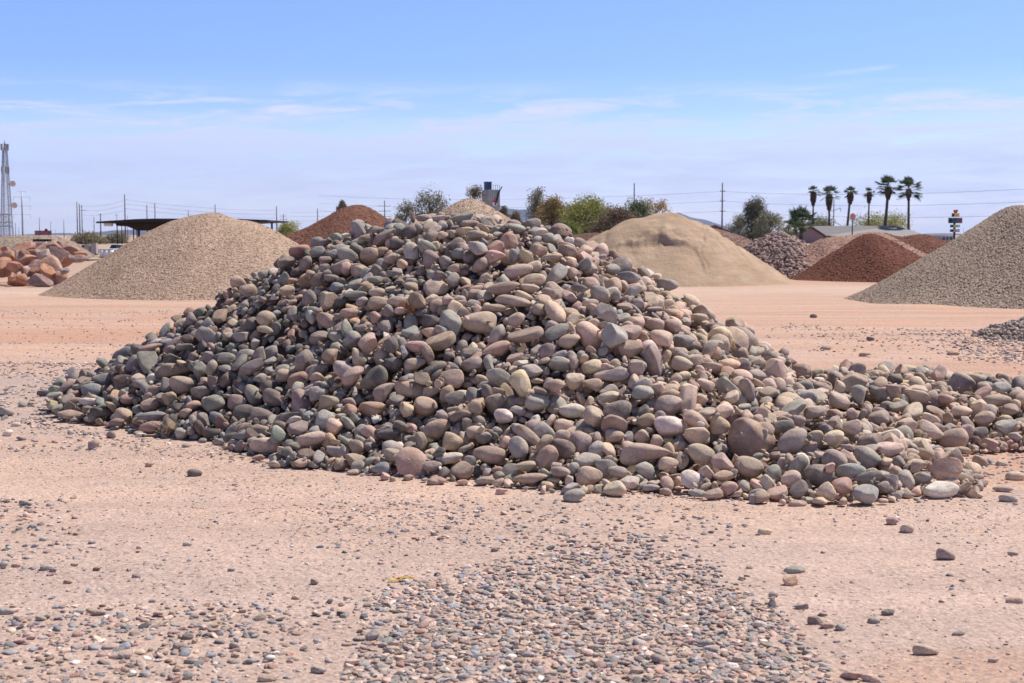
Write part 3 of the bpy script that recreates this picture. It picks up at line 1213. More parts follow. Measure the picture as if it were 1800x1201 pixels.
28 633 296 63 94 6 5 3 1 32
39 442 415 77 108 5 5 58 7 35
9 597 374 106 98 7 3 1 4 45
16
35 772 274 43 147 8 7 17 41 55
3 274 602 82 176 7 4 62 29 1
29 572 370 108 116 3 1 62 51 18
35 370 416 48 132 1 5 34 1 5
6 462 235 3 165 2 2 1 33 52
14 369 581 134 114 8 3 55 1 41
2 164 547 18 159 2 0 60 2 29
34 432 263 11 99 6 8 8 33 9
9 886 117 9 119 3 5 27 59 55
20 798 300 41 118 6 0 61 4 39
11 666 162 17 80 7 4 25 56 57
12 544 509 171 122 2 7 52 1 54
8 519 463 137 96 5 6 57 1 29
15 678 285 70 113 8 5 48 62 2
22 1002 632 30 270 7 4 7 57 1
31 470 566 173 177 6 2 1 60 56
34 663 336 99 145 2 5 3 3 26
23 262 483 35 131 6 8 9 56 53
8 649 356 107 146 2 1 56 36 2
41 440 403 72 94 7 1 2 8 51
13 716 189 24 122 4 8 10 62 33
21 737 423 104 117 5 1 4 62 3
22 836 262 30 103 7 7 3 59 38
25 505 213 7 97 7 7 14 61 3
7 612 241 38 97 4 6 59 4 54
26 416 449 83 103 5 1 3 7 50
20 686 229 35 109 4 5 57 62 27
25 471 474 129 166 3 0 60 21 11
22 571 399 119 185 1 4 46 0 38
0 895 564 35 199 4 2 43 59 40
1 568 338 79 109 7 7 12 3 38
26 836 364 42 137 7 7 53 13 46
23 809 441 65 153 4 8 22 56 45
13 868 411 39 170 7 7 19 9 60
23 732 310 72 151 5 7 26 56 54
38 575 316 72 154 6 7 34 3 3
9 712 144 5 113 4 8 26 62 11
5 859 562 53 205 6 1 62 53 58
27 625 292 73 136 1 2 58 29 55
18 737 465 106 174 3 4 46 59 58
41 293 439 28 109 7 3 19 60 39
35 152 586 18 125 7 3 17 4 41
20 311 484 60 93 7 8 51 3 30
2 466 415 96 112 6 2 60 60 24
10 216 483 12 133 6 1 1 1 3
29 488 251 15 151 4 4 57 8 2
27 653 552 163 165 5 7 32 0 61
17 807 143 23 109 4 2 37 2 4
40 314 531 85 151 8 4 40 10 56
24 976 504 36 175 6 5 10 19 46
11 369 563 125 137 4 4 1 58 6
38 611 517 164 116 3 3 8 2 5
16 323 583 113 106 4 6 18 3 38
26 554 305 67 120 7 2 2 1 15
5 650 519 158 184 3 4 54 2 2
36 592 411 129 183 5 2 8 6 47
40 563 413 124 171 5 1 3 61 33
9 587 228 26 137 3 5 46 62 56
16 270 491 37 158 2 6 27 56 60
25 546 545 175 163 4 6 24 2 12
26 406 574 151 176 7 2 2 36 53
17 349 537 105 108 5 6 3 57 17
1 432 440 103 102 7 4 13 61 43
27 538 421 136 114 5 4 61 59 40
5 349 416 36 147 6 6 44 3 16
36 519 493 160 150 6 5 17 7 55
12 525 231 16 110 6 1 35 4 49
12 656 295 76 125 3 8 61 56 29
11 572 512 175 147 8 2 12 29 58
29 834 275 34 150 7 8 56 57 52
20 773 196 39 101 8 7 2 41 20
41 555 249 34 135 2 3 38 7 48
10 300 486 54 111 4 1 59 33 8
15 844 164 23 145 6 2 0 3 36
2 932 266 6 151 7 2 61 1 45
33 224 492 18 149 3 0 1 38 55
14 569 406 122 148 5 3 6 30 4
24 916 299 16 88 8 4 60 31 55
14 487 200 2 93 5 1 61 0 31
31 817 191 23 125 2 4 62 61 33
6 696 219 35 157 6 7 62 5 47
19 590 255 54 114 1 3 7 63 26
3 371 404 37 125 4 3 8 18 55
15 590 179 7 88 2 8 46 2 3
23 565 225 23 106 2 5 42 58 20
12 946 347 19 151 1 1 0 48 37
5 491 593 179 179 6 6 59 35 60
13 602 594 179 155 7 8 61 5 9
41 469 245 16 126 2 3 4 3 16
10 662 212 32 108 5 7 50 4 22
5 705 209 39 123 7 0 6 50 2
8 745 110 3 89 7 1 1 30 59
27 450 268 20 134 8 5 7 59 47
27 334 369 8 78 8 5 15 6 40
8 563 356 86 106 7 7 5 61 2
29 545 485 151 155 3 6 63 61 21
43
115
17 682 187 22 118 6 5 7 62 61
39 742 429 101 175 7 1 4 2 49
13 340 461 67 106 7 5 6 55 38
20 944 395 39 146 2 2 62 0 60
11 632 334 97 148 5 3 26 3 7
35 455 337 51 108 7 3 20 0 49
20 808 84 3 79 3 8 2 31 13
7 763 212 43 83 4 6 54 37 8
17 671 274 68 106 5 2 8 12 22
28 460 386 77 155 3 6 23 21 61
38 512 179 2 67 7 8 60 60 35
0 239 491 24 172 2 0 26 2 46
20 650 126 3 105 4 3 56 62 13
29 335 376 15 110 7 2 51 38 10
23 638 140 6 81 4 8 52 49 7
23 521 447 128 89 6 3 57 59 28
32 565 302 54 95 6 3 57 59 21
29 601 300 66 98 4 2 59 3 36
17 700 213 30 93 3 6 63 57 12
14 689 246 46 166 3 0 63 4 40
13 587 223 20 99 6 3 34 60 10
21 997 322 4 106 6 7 4 0 13
31 557 469 157 182 3 1 38 7 54
15 1022 386 28 118 6 5 50 2 51
36 722 534 126 144 5 5 54 6 45
10 265 476 27 99 6 4 58 52 19
22 180 578 24 270 4 0 54 62 15
17 835 90 2 64 4 5 4 62 3
13 827 531 69 157 3 5 13 6 56
38 678 587 156 215 4 2 60 59 19
28 489 283 27 100 2 4 2 6 51
2 455 406 90 164 7 3 57 60 17
38 876 271 19 138 6 2 1 9 21
20 243 476 20 103 6 3 14 11 53
24 696 436 126 143 4 8 26 63 18
6 616 246 51 125 4 5 13 60 31
34 687 136 3 93 3 0 43 2 40
8 433 406 72 109 5 3 32 4 51
11 983 402 30 87 8 6 46 63 51
24 450 295 28 131 6 3 13 42 13
12 617 224 35 106 4 7 8 18 12
36 376 523 107 128 4 2 3 61 60
24 403 443 74 96 7 3 54 57 22
44
37 470 278 19 144 4 7 1 34 1
32 831 384 48 137 5 4 3 1 2
18 348 435 50 143 3 1 8 10 63
34 618 180 14 124 5 5 5 2 61
35 314 396 14 113 5 2 5 8 58
20 683 412 120 173 4 2 35 58 0
35 626 290 65 71 8 6 58 11 41
27 882 249 20 186 7 7 58 62 47
15 429 256 8 140 4 4 7 61 23
5 528 179 2 117 2 1 1 32 13
38 775 449 88 148 4 4 51 60 49
25 332 501 77 114 7 1 52 3 48
3 456 226 3 97 4 2 2 2 8
0 865 145 13 105 8 2 8 28 5
6 629 331 89 179 2 1 21 62 58
37 666 291 75 142 3 2 57 36 8
39 731 254 56 166 3 6 36 1 2
24 224 540 42 134 7 5 40 62 55
38 785 210 38 92 7 5 3 56 14
11 329 569 105 140 4 4 4 61 55
18 756 291 47 98 3 3 58 60 31
13 571 354 86 105 2 3 2 57 8
28 333 549 100 114 5 1 62 6 39
0 314 599 103 122 6 1 1 58 9
18 416 458 91 85 6 4 54 59 24
40 927 385 31 119 8 2 11 45 57
29 828 185 26 163 4 4 1 62 34
21 616 363 103 78 7 2 37 6 59
31 730 541 118 115 7 7 45 62 57
34 369 518 110 148 2 1 3 31 51
1 630 151 14 86 6 5 12 58 59
38 761 191 33 263 1 1 22 2 18
18 599 158 4 120 5 5 2 61 60
24 512 278 34 107 7 0 57 1 25
10 359 424 47 123 8 6 61 36 9
19 487 542 163 149 6 7 29 57 3
0 789 95 2 87 4 1 62 2 53
22 540 659 184 270 3 7 5 56 46
23 652 215 33 134 6 7 51 3 4
4 479 281 30 101 3 8 39 62 21
13 188 536 19 129 4 2 41 62 3
24 364 446 70 130 2 4 44 5 58
25 943 315 17 95 3 3 46 62 4
21 361 345 3 99 6 1 60 31 4
26 409 260 3 119 3 0 29 1 14
22 566 159 2 78 6 1 1 30 1
38 910 320 23 144 7 3 4 59 54
36 451 429 100 124 3 1 39 59 2
33 643 525 161 166 5 3 52 0 7
21 991 397 27 137 4 5 5 4 51
26 738 418 96 191 2 4 3 35 53
33 791 112 5 112 4 5 61 12 28
38 432 231 3 91 2 4 14 1 55
5 748 303 64 136 1 5 60 38 5
29 749 472 103 167 8 3 42 57 43
15 628 143 6 89 3 2 0 63 3
37 385 493 99 132 6 1 4 4 48
0 452 362 56 106 6 5 57 5 27
30 530 267 26 87 4 5 57 58 18
33 654 325 80 98 5 4 59 2 34
34 659 362 107 71 6 3 42 2 4
34 785 556 91 188 8 7 4 26 55
24 221 527 25 143 4 7 24 5 5
12 424 461 101 173 3 6 27 63 59
38 482 286 26 98 6 6 55 58 24
37 655 290 66 143 5 1 9 61 6
1 592 528 174 129 2 5 11 6 30
34 634 189 16 132 2 7 51 35 60
30 859 231 20 181 5 8 13 36 6
20 766 153 21 89 5 2 3 61 47
11 867 204 24 201 3 7 29 56 1
34 586 220 25 102 2 6 23 2 55
9 878 179 15 123 6 7 42 2 38
4 673 500 145 180 1 5 1 56 10
3 660 269 56 135 3 2 22 55 3
16 487 471 129 126 4 4 60 1 61
1 702 155 7 97 8 1 62 1 14
40 672 334 98 84 1 7 52 3 27
14 363 417 42 107 4 7 63 26 51
39 226 519 25 124 5 2 1 41 52
41 697 408 113 139 3 2 0 5 23
2 694 139 5 95 2 1 30 62 1
9 846 101 3 69 7 6 20 25 1
27 572 305 57 120 6 1 56 0 27
35 399 499 108 103 5 4 1 60 60
30 629 451 142 136 5 3 1 4 56
41 406 451 83 92 5 6 1 55 12
13 689 216 29 79 5 5 60 59 20
27 331 581 110 112 7 5 3 58 0
13 508 430 120 107 2 4 60 60 22
20 815 460 65 197 7 2 28 62 11
14 781 282 41 145 8 4 58 62 33
8 765 479 88 110 4 3 3 6 23
33 529 493 159 195 3 1 42 60 53
20 955 556 32 270 5 0 57 5 60
39 457 459 117 164 7 1 2 38 51
5 576 336 80 79 7 8 1 60 46
31 619 337 84 94 6 3 3 7 45
4 534 545 178 113 7 8 24 62 22
18 350 527 99 108 2 2 2 25 13
2 435 387 62 113 6 2 3 25 49
21 370 370 15 111 5 8 57 45 8
6 618 306 73 101 3 3 1 3 3
41 366 520 105 100 3 8 46 62 11
2 494 434 123 103 4 2 60 62 8
14 713 152 6 129 6 2 26 62 56
36 368 398 37 114 4 1 1 40 9
7 780 258 37 172 3 6 0 30 1
25 844 125 10 139 7 6 4 38 50
36 711 271 60 106 6 2 59 30 51
14 891 322 28 134 7 4 50 38 55
38 498 238 9 103 3 3 61 57 8
21 561 250 41 109 6 1 17 58 13
18 359 520 100 138 3 2 26 59 16
14 824 564 76 244 4 8 27 60 49
19 646 299 76 91 8 6 60 55 16
24 446 482 128 113 4 6 1 59 46
19 232 459 4 89 7 8 3 4 19
14 558 377 113 103 6 7 59 30 58
15 632 248 53 95 8 2 60 59 4
7 752 460 100 152 6 7 58 34 8
7 234 531 44 141 5 8 1 37 7
34 279 445 28 87 4 4 5 25 4
14 506 501 146 135 4 7 61 4 33
12 405 369 25 100 2 4 12 63 53
40 601 353 94 104 7 2 59 60 28
24 399 466 91 85 6 7 11 0 55
9 812 108 2 86 5 6 63 3 45
19 276 586 77 80 8 8 55 5 3
23 327 490 68 111 6 5 33 8 3
35 584 514 174 107 4 4 29 57 2
25 324 508 81 124 7 3 33 52 61
15 486 503 148 176 2 5 50 21 54
2 702 401 107 226 2 0 62 58 36
30 903 395 34 113 6 5 35 58 51
22 667 247 47 104 7 2 6 37 58
3 539 488 157 107 3 7 32 62 12
22 828 263 27 82 5 2 27 55 9
26 188 591 31 127 5 7 21 60 57
4 339 500 80 155 3 7 9 1 46
31 667 363 109 125 8 3 57 9 2
33 842 97 2 70 1 7 31 62 55
35 597 219 26 129 6 0 3 52 54
38 723 331 78 143 2 5 40 57 54
10 989 363 15 124 7 5 3 61 51
28 866 262 24 159 6 4 43 59 41
15 247 480 27 88 5 6 58 54 2
18 623 512 164 126 7 8 10 1 50
11 442 352 48 109 5 8 14 35 1
11 997 314 3 83 5 4 6 2 45
40 675 419 125 137 5 6 48 10 45
12 794 102 3 73 7 8 39 61 42
24 561 455 157 92 7 6 58 60 32
16 986 334 9 100 4 3 55 5 17
20 776 96 2 64 6 3 63 2 1
21 398 298 10 85 7 8 55 0 14
17 440 231 9 93 3 6 51 1 17
6 527 273 29 80 5 4 55 0 27
21 583 434 134 110 2 7 2 4 38
27 601 383 109 125 5 1 2 58 14
16 424 452 87 74 6 6 56 2 32
2 306 581 94 111 3 4 1 57 61
0
22 508 290 35 110 7 1 2 62 56
34 889 272 15 243 2 7 43 0 53
14 618 593 178 203 7 1 0 58 38
41 496 482 134 147 4 1 62 6 45
16 313 478 52 113 5 2 8 5 61
41 414 399 52 149 3 2 39 23 1
4 342 515 88 101 7 4 56 35 59
13 1015 555 35 270 4 1 63 62 15
38 743 388 88 164 6 3 28 7 8
26 900 311 19 132 2 7 41 56 7
4 651 272 55 88 7 3 63 45 11
16 988 318 3 90 8 5 5 4 23
39 813 359 48 180 8 6 3 54 26
29 617 188 18 95 5 1 38 1 1
19 435 346 46 103 5 1 58 6 32
2 477 621 179 162 7 2 40 52 56
9 891 196 13 153 5 1 55 11 58
24 584 237 29 96 7 2 56 0 14
25 389 575 145 143 2 5 40 5 3
20 711 375 100 112 6 2 60 61 56
25 573 239 28 130 5 2 49 3 61
1 1021 459 36 151 5 1 58 3 35
19 350 407 34 109 2 3 23 59 58
18 381 516 120 95 3 6 1 10 47
22 435 317 29 96 6 0 43 4 7
41 793 321 44 132 6 7 54 62 24
31 991 338 9 97 5 7 39 5 49
41 909 209 11 99 7 3 43 3 40
13 911 140 3 82 7 4 41 0 61
16 664 128 5 125 2 2 26 6 57
40 459 348 53 100 2 6 1 56 3
1 395 493 103 104 3 1 59 5 35
25 229 478 2 120 7 2 56 57 14
41 727 165 12 65 4 6 1 59 7
19 501 288 27 87 4 6 61 57 13
4 511 447 129 112 6 2 55 2 33
3 643 270 50 101 4 6 7 0 61
23 463 310 36 87 7 3 8 62 56
36 686 313 78 126 7 6 57 59 30
11 500 459 128 104 4 5 4 62 54
6
33 401 419 64 99 2 4 2 7 17
28 619 275 60 98 1 1 4 0 60
9 434 381 57 170 4 6 58 32 54
22 662 243 42 153 2 3 5 0 12
1 619 374 111 115 8 6 45 42 57
7 636 323 82 84 8 7 28 52 55
24 330 383 10 143 6 6 58 2 53
37 591 306 67 87 7 5 1 1 59
16 411 410 61 101 6 5 28 57 56
22 971 428 33 185 5 1 61 5 9
31 202 494 10 103 5 7 30 0 56
41 852 344 31 112 7 8 52 3 26
40 399 293 3 87 3 7 14 39 9
41 581 406 125 143 5 7 42 58 18
36 234 493 19 158 6 4 5 0 61
12 329 725 91 124 5 3 24 58 0
8 506 251 24 106 7 0 56 52 56
3 584 630 182 217 5 7 47 62 46
24 683 244 48 132 2 2 54 0 20
17 851 143 12 118 4 7 60 26 56
15 551 515 170 153 2 2 3 4 3
26 606 215 30 176 3 3 28 1 52
14 555 387 113 137 7 6 6 30 62
7 440 586 164 109 4 5 6 29 58
39 540 220 13 96 4 3 14 0 41
26 333 393 17 129 3 3 38 55 4
10 334 429 43 116 8 3 61 60 52
13 879 356 31 93 7 1 1 35 3
36 468 226 6 109 2 0 6 60 52
23 335 374 3 101 7 2 10 57 59
10 722 377 94 133 7 8 5 9 58
32 968 316 7 109 2 5 45 5 4
6 574 449 138 142 4 2 59 58 13
37 410 455 87 111 2 2 59 59 24
21 616 248 41 136 6 4 61 2 40
24 387 456 78 70 6 5 57 6 35
33 551 346 78 96 5 7 59 6 43
30 677 318 80 103 3 2 55 2 32
18 423 497 118 97 6 7 54 62 22
20 476 317 43 74 5 3 1 7 50
39 750 276 45 120 4 1 61 3 48
19 414 464 95 111 2 2 55 60 24
4 293 444 16 94 6 6 0 58 9
16 570 433 129 106 4 5 6 61 1
13 749 148 8 80 7 2 60 60 22
37 378 512 103 106 6 3 2 3 49
28 362 548 115 88 5 5 58 5 33
30 406 467 96 73 7 6 62 6 35
4 626 427 135 112 5 1 59 54 17
5 482 483 132 175 2 5 5 59 53
18 1023 381 21 83 5 7 9 58 57
32 359 401 33 92 8 6 59 30 5
35 858 244 24 201 5 7 49 61 38
40 645 459 146 104 1 6 16 39 58
5 383 316 5 151 4 2 25 2 55
21 490 321 42 150 6 1 2 1 40
38 381 511 112 75 7 7 60 61 51
4 271 428 4 88 4 7 5 6 53
34 518 253 20 79 3 3 59 23 15
40 741 456 103 123 3 6 44 60 0
11 417 420 68 106 4 4 5 54 62
29 803 143 17 106 2 5 46 58 46
22 258 487 28 147 3 5 40 1 15
38 516 293 59 72 3 7 60 61 3
6 518 309 56 154 2 8 25 58 62
38 870 164 16 110 2 5 60 0 3
8 736 263 57 120 6 1 11 4 19
16 797 287 36 145 5 0 50 3 39
35 439 238 4 136 7 2 2 1 15
39 416 426 73 103 6 7 6 62 41
25 671 282 74 110 1 1 27 2 54
1 891 155 12 122 5 8 20 61 62
3 347 355 2 75 4 5 36 61 60
38 678 456 130 119 5 1 3 38 5
9 444 256 8 121 7 1 13 54 5
37 979 475 34 165 5 4 53 62 47
5 997 542 33 190 4 3 14 50 17
28 654 374 111 93 5 7 21 59 2
28 381 596 147 193 6 2 61 2 51
38 661 345 101 117 2 4 7 61 53
6 868 133 7 98 7 1 7 58 51
10 612 354 98 78 4 3 11 59 34
41 856 376 39 151 4 0 62 1 38
13 496 202 3 79 3 2 27 56 11
0 621 125 3 86 2 7 43 63 44
0 699 166 8 74 5 6 1 61 1
27 309 399 4 111 4 2 8 58 4
35 381 460 78 106 5 5 56 58 17
19 608 237 34 80 3 2 58 59 18
25 479 327 50 88 3 4 52 63 34
36 691 240 41 90 7 4 1 58 13
5 671 278 56 79 5 6 59 3 35
26 484 352 69 88 3 1 59 60 28
10 500 266 14 75 3 5 59 5 39
31 570 225 13 102 2 2 59 60 17
15 354 517 93 92 4 7 61 55 8
21 502 292 33 110 1 6 31 0 13
26 497 514 154 149 3 2 62 27 62
12 578 215 31 75 2 7 60 27 52
19 794 201 37 126 4 4 48 61 54
1 747 297 60 165 1 2 53 60 57
34 541 513 162 135 3 5 54 54 44
38 927 652 25 242 6 1 59 55 2
29 915 149 3 113 5 1 61 61 58
12 1007 351 11 154 3 2 61 25 60
38 321 455 43 133 2 5 47 7 58
1 584 452 145 139 1 1 7 58 1
20 499 391 99 90 5 0 7 0 1
13 664 207 26 133 2 4 43 2 62
3 575 486 162 117 5 4 14 6 18
20 715 302 66 109 5 6 60 4 28
11 938 323 12 207 5 6 8 5 18
33 579 500 168 87 7 2 60 26 8
0 508 366 87 100 6 5 7 3 28
18 451 329 51 87 8 1 34 2 6
17 542 252 31 108 6 0 8 62 30
12 344 486 77 80 8 1 7 6 38
16 413 363 31 75 6 6 9 5 52
10 1046 448 30 233 1 4 22 3 19
2 870 119 4 105 2 2 0 38 43
0 650 394 123 126 4 1 62 60 44
3 401 339 18 89 7 3 38 2 0
10 531 433 134 133 1 1 0 2 19
40 751 146 19 98 3 1 62 18 50
33 883 163 13 102 3 4 20 4 59
36 587 503 171 92 3 0 57 1 35
28 432 493 135 78 6 2 16 26 4
38 503 620 179 176 2 7 37 60 14
1 954 541 35 118 8 1 51 11 18
26 686 289 70 70 7 7 3 36 57
16 1032 389 31 158 7 3 48 4 36
13 763 412 84 140 7 4 58 55 42
5 796 143 19 131 3 4 8 31 5
5 933 398 36 133 2 7 59 44 39
2 637 250 48 132 2 8 16 3 23
20 323 386 12 93 2 4 15 0 14
24 456 572 165 106 7 7 35 5 53
30 469 329 51 101 6 3 58 3 29
15 593 239 26 112 2 4 6 4 51
7 397 450 78 85 4 3 6 1 58
31 462 316 40 137 3 3 60 56 8
35 593 201 10 99 7 3 1 63 26
5 299 439 16 95 5 3 7 0 54
21 720 200 28 100 3 4 2 58 13
4 407 447 78 71 6 2 10 61 61
2 497 440 120 92 4 5 57 3 26
13 490 378 88 74 3 7 57 0 25
27 597 359 99 96 7 6 57 58 21
29 299 567 85 113 4 2 2 3 47
3 629 361 98 111 3 5 1 4 53
23 403 506 112 97 6 3 61 58 11
19 970 391 26 109 2 7 52 58 18
20 433 472 112 177 6 3 3 12 48
9 336 495 72 106 5 8 5 19 51
31 909 133 3 74 7 6 29 62 56
12 731 181 39 57 7 3 30 5 3
12 278 422 8 72 7 6 4 29 60
20 547 431 133 137 7 1 8 35 58
25 204 641 47 230 4 7 62 3 31
9 474 413 97 90 8 3 57 33 11
5 978 303 2 72 6 5 61 60 57
30 275 426 9 109 2 2 13 58 41
0 647 264 48 76 6 7 57 63 39
5 590 313 69 86 7 1 36 62 11
15 414 357 29 82 2 1 60 57 26
33 746 198 23 91 6 7 48 56 52
30 227 481 14 122 6 2 3 27 62
12 684 537 148 143 2 5 35 60 49
15 747 528 110 123 3 5 36 62 14
1 378 412 46 98 6 8 59 2 9
14 683 145 5 112 3 5 61 7 30
9 262 471 20 112 2 1 5 22 47
12 469 282 32 82 6 0 0 62 37
20 722 405 101 104 3 2 60 39 60
33 963 305 3 70 6 4 14 6 1
32 637 373 113 127 3 5 54 54 10
2 747 354 72 136 6 1 58 26 5
19 502 208 3 126 4 2 2 32 5
38 720 261 54 146 4 3 7 55 61
24 342 492 78 114 2 3 50 2 39
0 700 129 2 57 8 2 61 3 39
1 781 128 14 124 2 0 62 35 49
7 381 336 16 97 1 7 25 59 6
19 646 398 126 111 3 3 57 62 19
28 576 613 183 219 7 3 7 62 6
16 714 319 76 142 3 1 53 23 56
13 516 303 47 124 8 5 6 10 54
6 643 273 57 119 2 0 50 22 62
25 567 568 184 119 3 6 44 60 43
34 578 569 182 175 4 7 30 3 1
20 380 310 3 86 4 7 62 28 52
17 733 120 5 91 4 3 61 18 27
40 757 151 8 130 4 4 4 62 3
39 677 206 24 124 5 7 6 60 3
40 518 335 63 137 3 6 6 6 43
17 341 533 96 92 5 1 2 6 46
18 254 454 1 106 4 3 8 2 50
7 296 587 88 114 3 3 56 2 22
33 688 306 73 95 4 4 59 61 34
12 976 535 31 152 8 7 62 11 2
12 606 476 157 122 6 0 7 58 11
11 571 584 182 254 4 6 61 62 36
9 747 376 80 174 7 5 15 47 7
1 376 326 3 132 3 2 29 63 1
18 272 501 39 184 1 4 8 6 58
37 259 496 34 143 7 2 8 36 8
6 962 359 17 103 5 3 51 62 50
7 515 503 163 119 7 2 43 6 62
23 540 289 44 84 4 1 52 3 28
31 261 553 66 155 5 3 5 26 61
7 850 480 43 155 5 5 29 58 13
36 309 515 78 146 5 8 62 34 59
27 486 576 175 220 7 4 60 62 10
26 751 107 2 74 2 3 27 62 48
22 243 484 16 130 7 8 12 62 57
38 575 386 114 114 3 1 62 26 46
36 478 559 168 242 1 7 0 5 20
11 477 430 110 132 6 0 53 22 61
24 319 422 27 115 2 7 59 57 38
5 499 493 145 142 2 2 61 19 9
29 479 393 94 83 4 6 45 57 40
22 667 356 106 83 8 5 61 1 11
3 768 320 58 106 6 5 60 0 47
6 1034 483 36 129 1 5 42 10 57
16 466 748 133 166 6 5 37 1 1
4 586 324 71 106 6 4 55 24 2
0 503 231 8 97 8 4 1 60 5
21 306 502 62 119 7 6 26 60 10
7 389 340 18 116 2 5 12 5 16
4 903 143 9 132 3 8 2 34 51
17 897 315 22 115 2 8 46 22 2
32 394 338 18 109 5 3 54 12 56
14 192 556 24 193 2 3 19 59 2
34 742 307 61 119 4 1 23 60 4
25 772 352 67 118 7 7 11 13 18
29 555 256 40 84 3 1 3 1 34
2 387 512 107 110 5 1 2 57 4
6 735 195 26 101 5 6 62 2 3
24 316 388 1 83 4 6 8 58 1
34 625 290 59 110 3 3 3 58 13
16 508 489 140 75 6 2 56 4 32
28 611 552 168 101 4 2 61 2 56
9 465 368 67 94 3 2 59 56 5
18 571 237 19 99 5 6 57 62 24
30 288 575 79 96 3 5 3 56 3
7 466 432 102 89 7 5 31 61 13
16 956 481 32 138 3 8 55 4 9
0 332 472 65 111 6 7 1 9 28
6 541 314 67 161 2 5 57 31 56
35 873 581 45 161 3 2 30 7 0
21 567 314 65 127 1 7 12 61 2
24 714 412 101 119 7 2 1 1 28
21 579 283 55 130 2 7 61 32 57
19 632 432 139 84 8 3 2 35 55
23 370 619 141 160 3 2 17 59 38
17 773 465 89 102 7 8 6 10 3
6 642 538 165 199 1 4 42 60 14
5 618 367 107 90 6 6 3 38 3
17 558 361 94 76 7 8 54 36 62
32 451 582 163 207 3 1 3 60 61
40 441 229 3 78 3 5 47 3 6
26 641 377 111 114 2 3 63 56 16
22 723 312 64 123 6 1 6 61 37
9 331 585 116 107 3 2 32 5 9
27 745 402 90 135 8 1 60 28 15
35 648 291 64 106 4 7 38 11 60
1 998 330 6 94 3 7 11 1 0
13 439 445 96 168 3 1 50 22 6
20 638 460 149 108 7 8 36 55 0
16 324 461 54 171 4 3 7 1 7
14 1046 521 35 133 7 6 26 2 0
34 559 173 2 67 2 7 38 2 19
1 266 533 60 97 7 1 50 1 15
39 711 137 2 74 2 1 5 62 36
16 360 533 108 115 5 7 18 54 51
22 481 384 91 85 4 0 5 1 53
15 523 388 99 115 6 2 59 9 56
21 904 320 26 91 2 5 10 57 15
40 405 379 41 89 6 3 29 3 54
11 470 225 2 90 3 3 5 2 42
12 888 208 16 111 8 2 59 51 36
29 301 509 58 105 6 2 5 59 4
0 274 518 55 88 5 6 6 58 18
36 254 514 42 90 8 7 3 4 15
9 357 446 67 78 5 5 2 38 56
14 379 350 17 106 1 4 50 55 8
17 522 414 119 95 8 2 37 5 11
26 351 487 82 116 7 3 23 61 18
28 299 657 92 171 8 4 3 7 38
25 409 306 15 90 6 3 34 1 16
38 498 346 61 103 3 6 0 59 9
12 614 159 2 107 4 2 61 58 14
24 549 283 40 86 5 6 10 3 54
30 461 332 46 82 5 5 7 1 51
37 755 209 23 99 5 4 56 2 43
13 767 151 7 87 5 2 0 60 12
15 482 340 62 99 7 6 9 3 62
17 677 196 18 88 4 5 55 4 39
2 636 245 37 87 3 4 6 61 1
3 778 133 9 125 6 8 46 2 57
16 1039 473 33 177 5 4 2 9 3
9 669 168 14 87 5 7 14 1 31
9 572 460 155 170 2 7 46 59 56
4 270 572 72 105 6 8 9 62 16
6 599 213 23 103 5 8 58 55 58
37 250 493 23 161 6 5 58 49 17
33 270 585 73 151 2 2 12 13 46
19 290 389 2 74 5 3 62 34 54
19 657 369 109 100 5 3 1 34 16
16 624 504 160 116 7 3 28 2 9
16 960 430 36 141 3 6 23 60 5
11 532 234 12 125 5 4 17 60 62
18 343 454 63 129 2 6 60 0 1
41 213 499 22 78 3 0 53 5 3
15 710 456 121 181 5 2 1 60 4
26 507 302 45 77 5 4 60 57 7
15 381 453 75 73 7 4 48 57 17
21 713 412 109 84 4 1 6 20 6
8 626 255 56 197 3 6 43 2 42
22 654 332 99 107 4 2 32 55 55
39 824 327 40 210 3 5 60 27 16
5 680 512 145 105 6 3 8 35 57
20 438 390 65 91 4 4 48 4 63
11 699 382 105 94 8 1 1 4 29
35 384 517 116 140 3 2 1 61 3
13 792 133 20 131 6 7 15 42 54
20 693 352 95 143 5 5 5 6 22
30 500 676 170 154 6 7 17 52 50
35 357 389 21 64 5 3 55 37 2
14 664 397 120 132 2 3 29 57 10
31 436 556 157 142 5 3 60 6 43
24 673 307 84 86 6 8 54 10 39
28 771 88 2 63 4 4 3 1 14
17 274 411 2 72 7 1 2 62 12
0 465 304 33 61 3 6 53 1 28
1 336 530 91 80 4 4 54 5 31
25 530 278 32 82 5 3 3 58 5
21 580 351 86 80 5 2 62 60 0
21 697 179 13 90 5 6 2 60 20
26 588 378 105 86 6 3 1 58 17
31 564 308 57 73 6 7 59 3 32
17 366 554 120 83 6 5 56 62 21
38 416 514 121 86 4 3 62 57 8
38 470 443 106 132 3 2 1 58 3
37 398 474 95 94 6 5 1 56 12
20 398 511 112 91 6 4 5 2 51
13 547 289 43 91 7 4 1 59 4
31 618 173 10 115 2 3 59 61 34
6 451 524 147 130 7 6 62 25 21
7 317 587 112 82 8 5 62 63 38
18 733 609 128 243 7 6 54 2 39
37 421 432 76 85 6 0 61 62 54
32 687 410 114 110 3 3 2 60 17
16 893 251 12 174 6 3 48 3 43
11 786 161 18 126 4 2 3 61 34
2 686 276 61 94 7 2 58 11 42
3 414 545 138 83 3 4 41 52 7
39 523 249 20 98 2 5 3 30 10
13 345 613 129 115 4 5 44 60 22
16 454 306 36 117 5 3 6 60 9
6 349 663 120 180 2 6 6 30 2
37 967 407 33 140 6 1 60 59 58
26 538 213 9 153 3 7 57 62 54
40 451 346 53 91 7 4 12 54 56
4 904 220 11 149 3 6 4 60 55
35 323 412 29 87 7 3 50 61 48
36 398 408 49 88 6 6 18 9 52
15 615 544 175 72 6 8 52 2 15
25 942 532 37 104 6 4 10 40 13
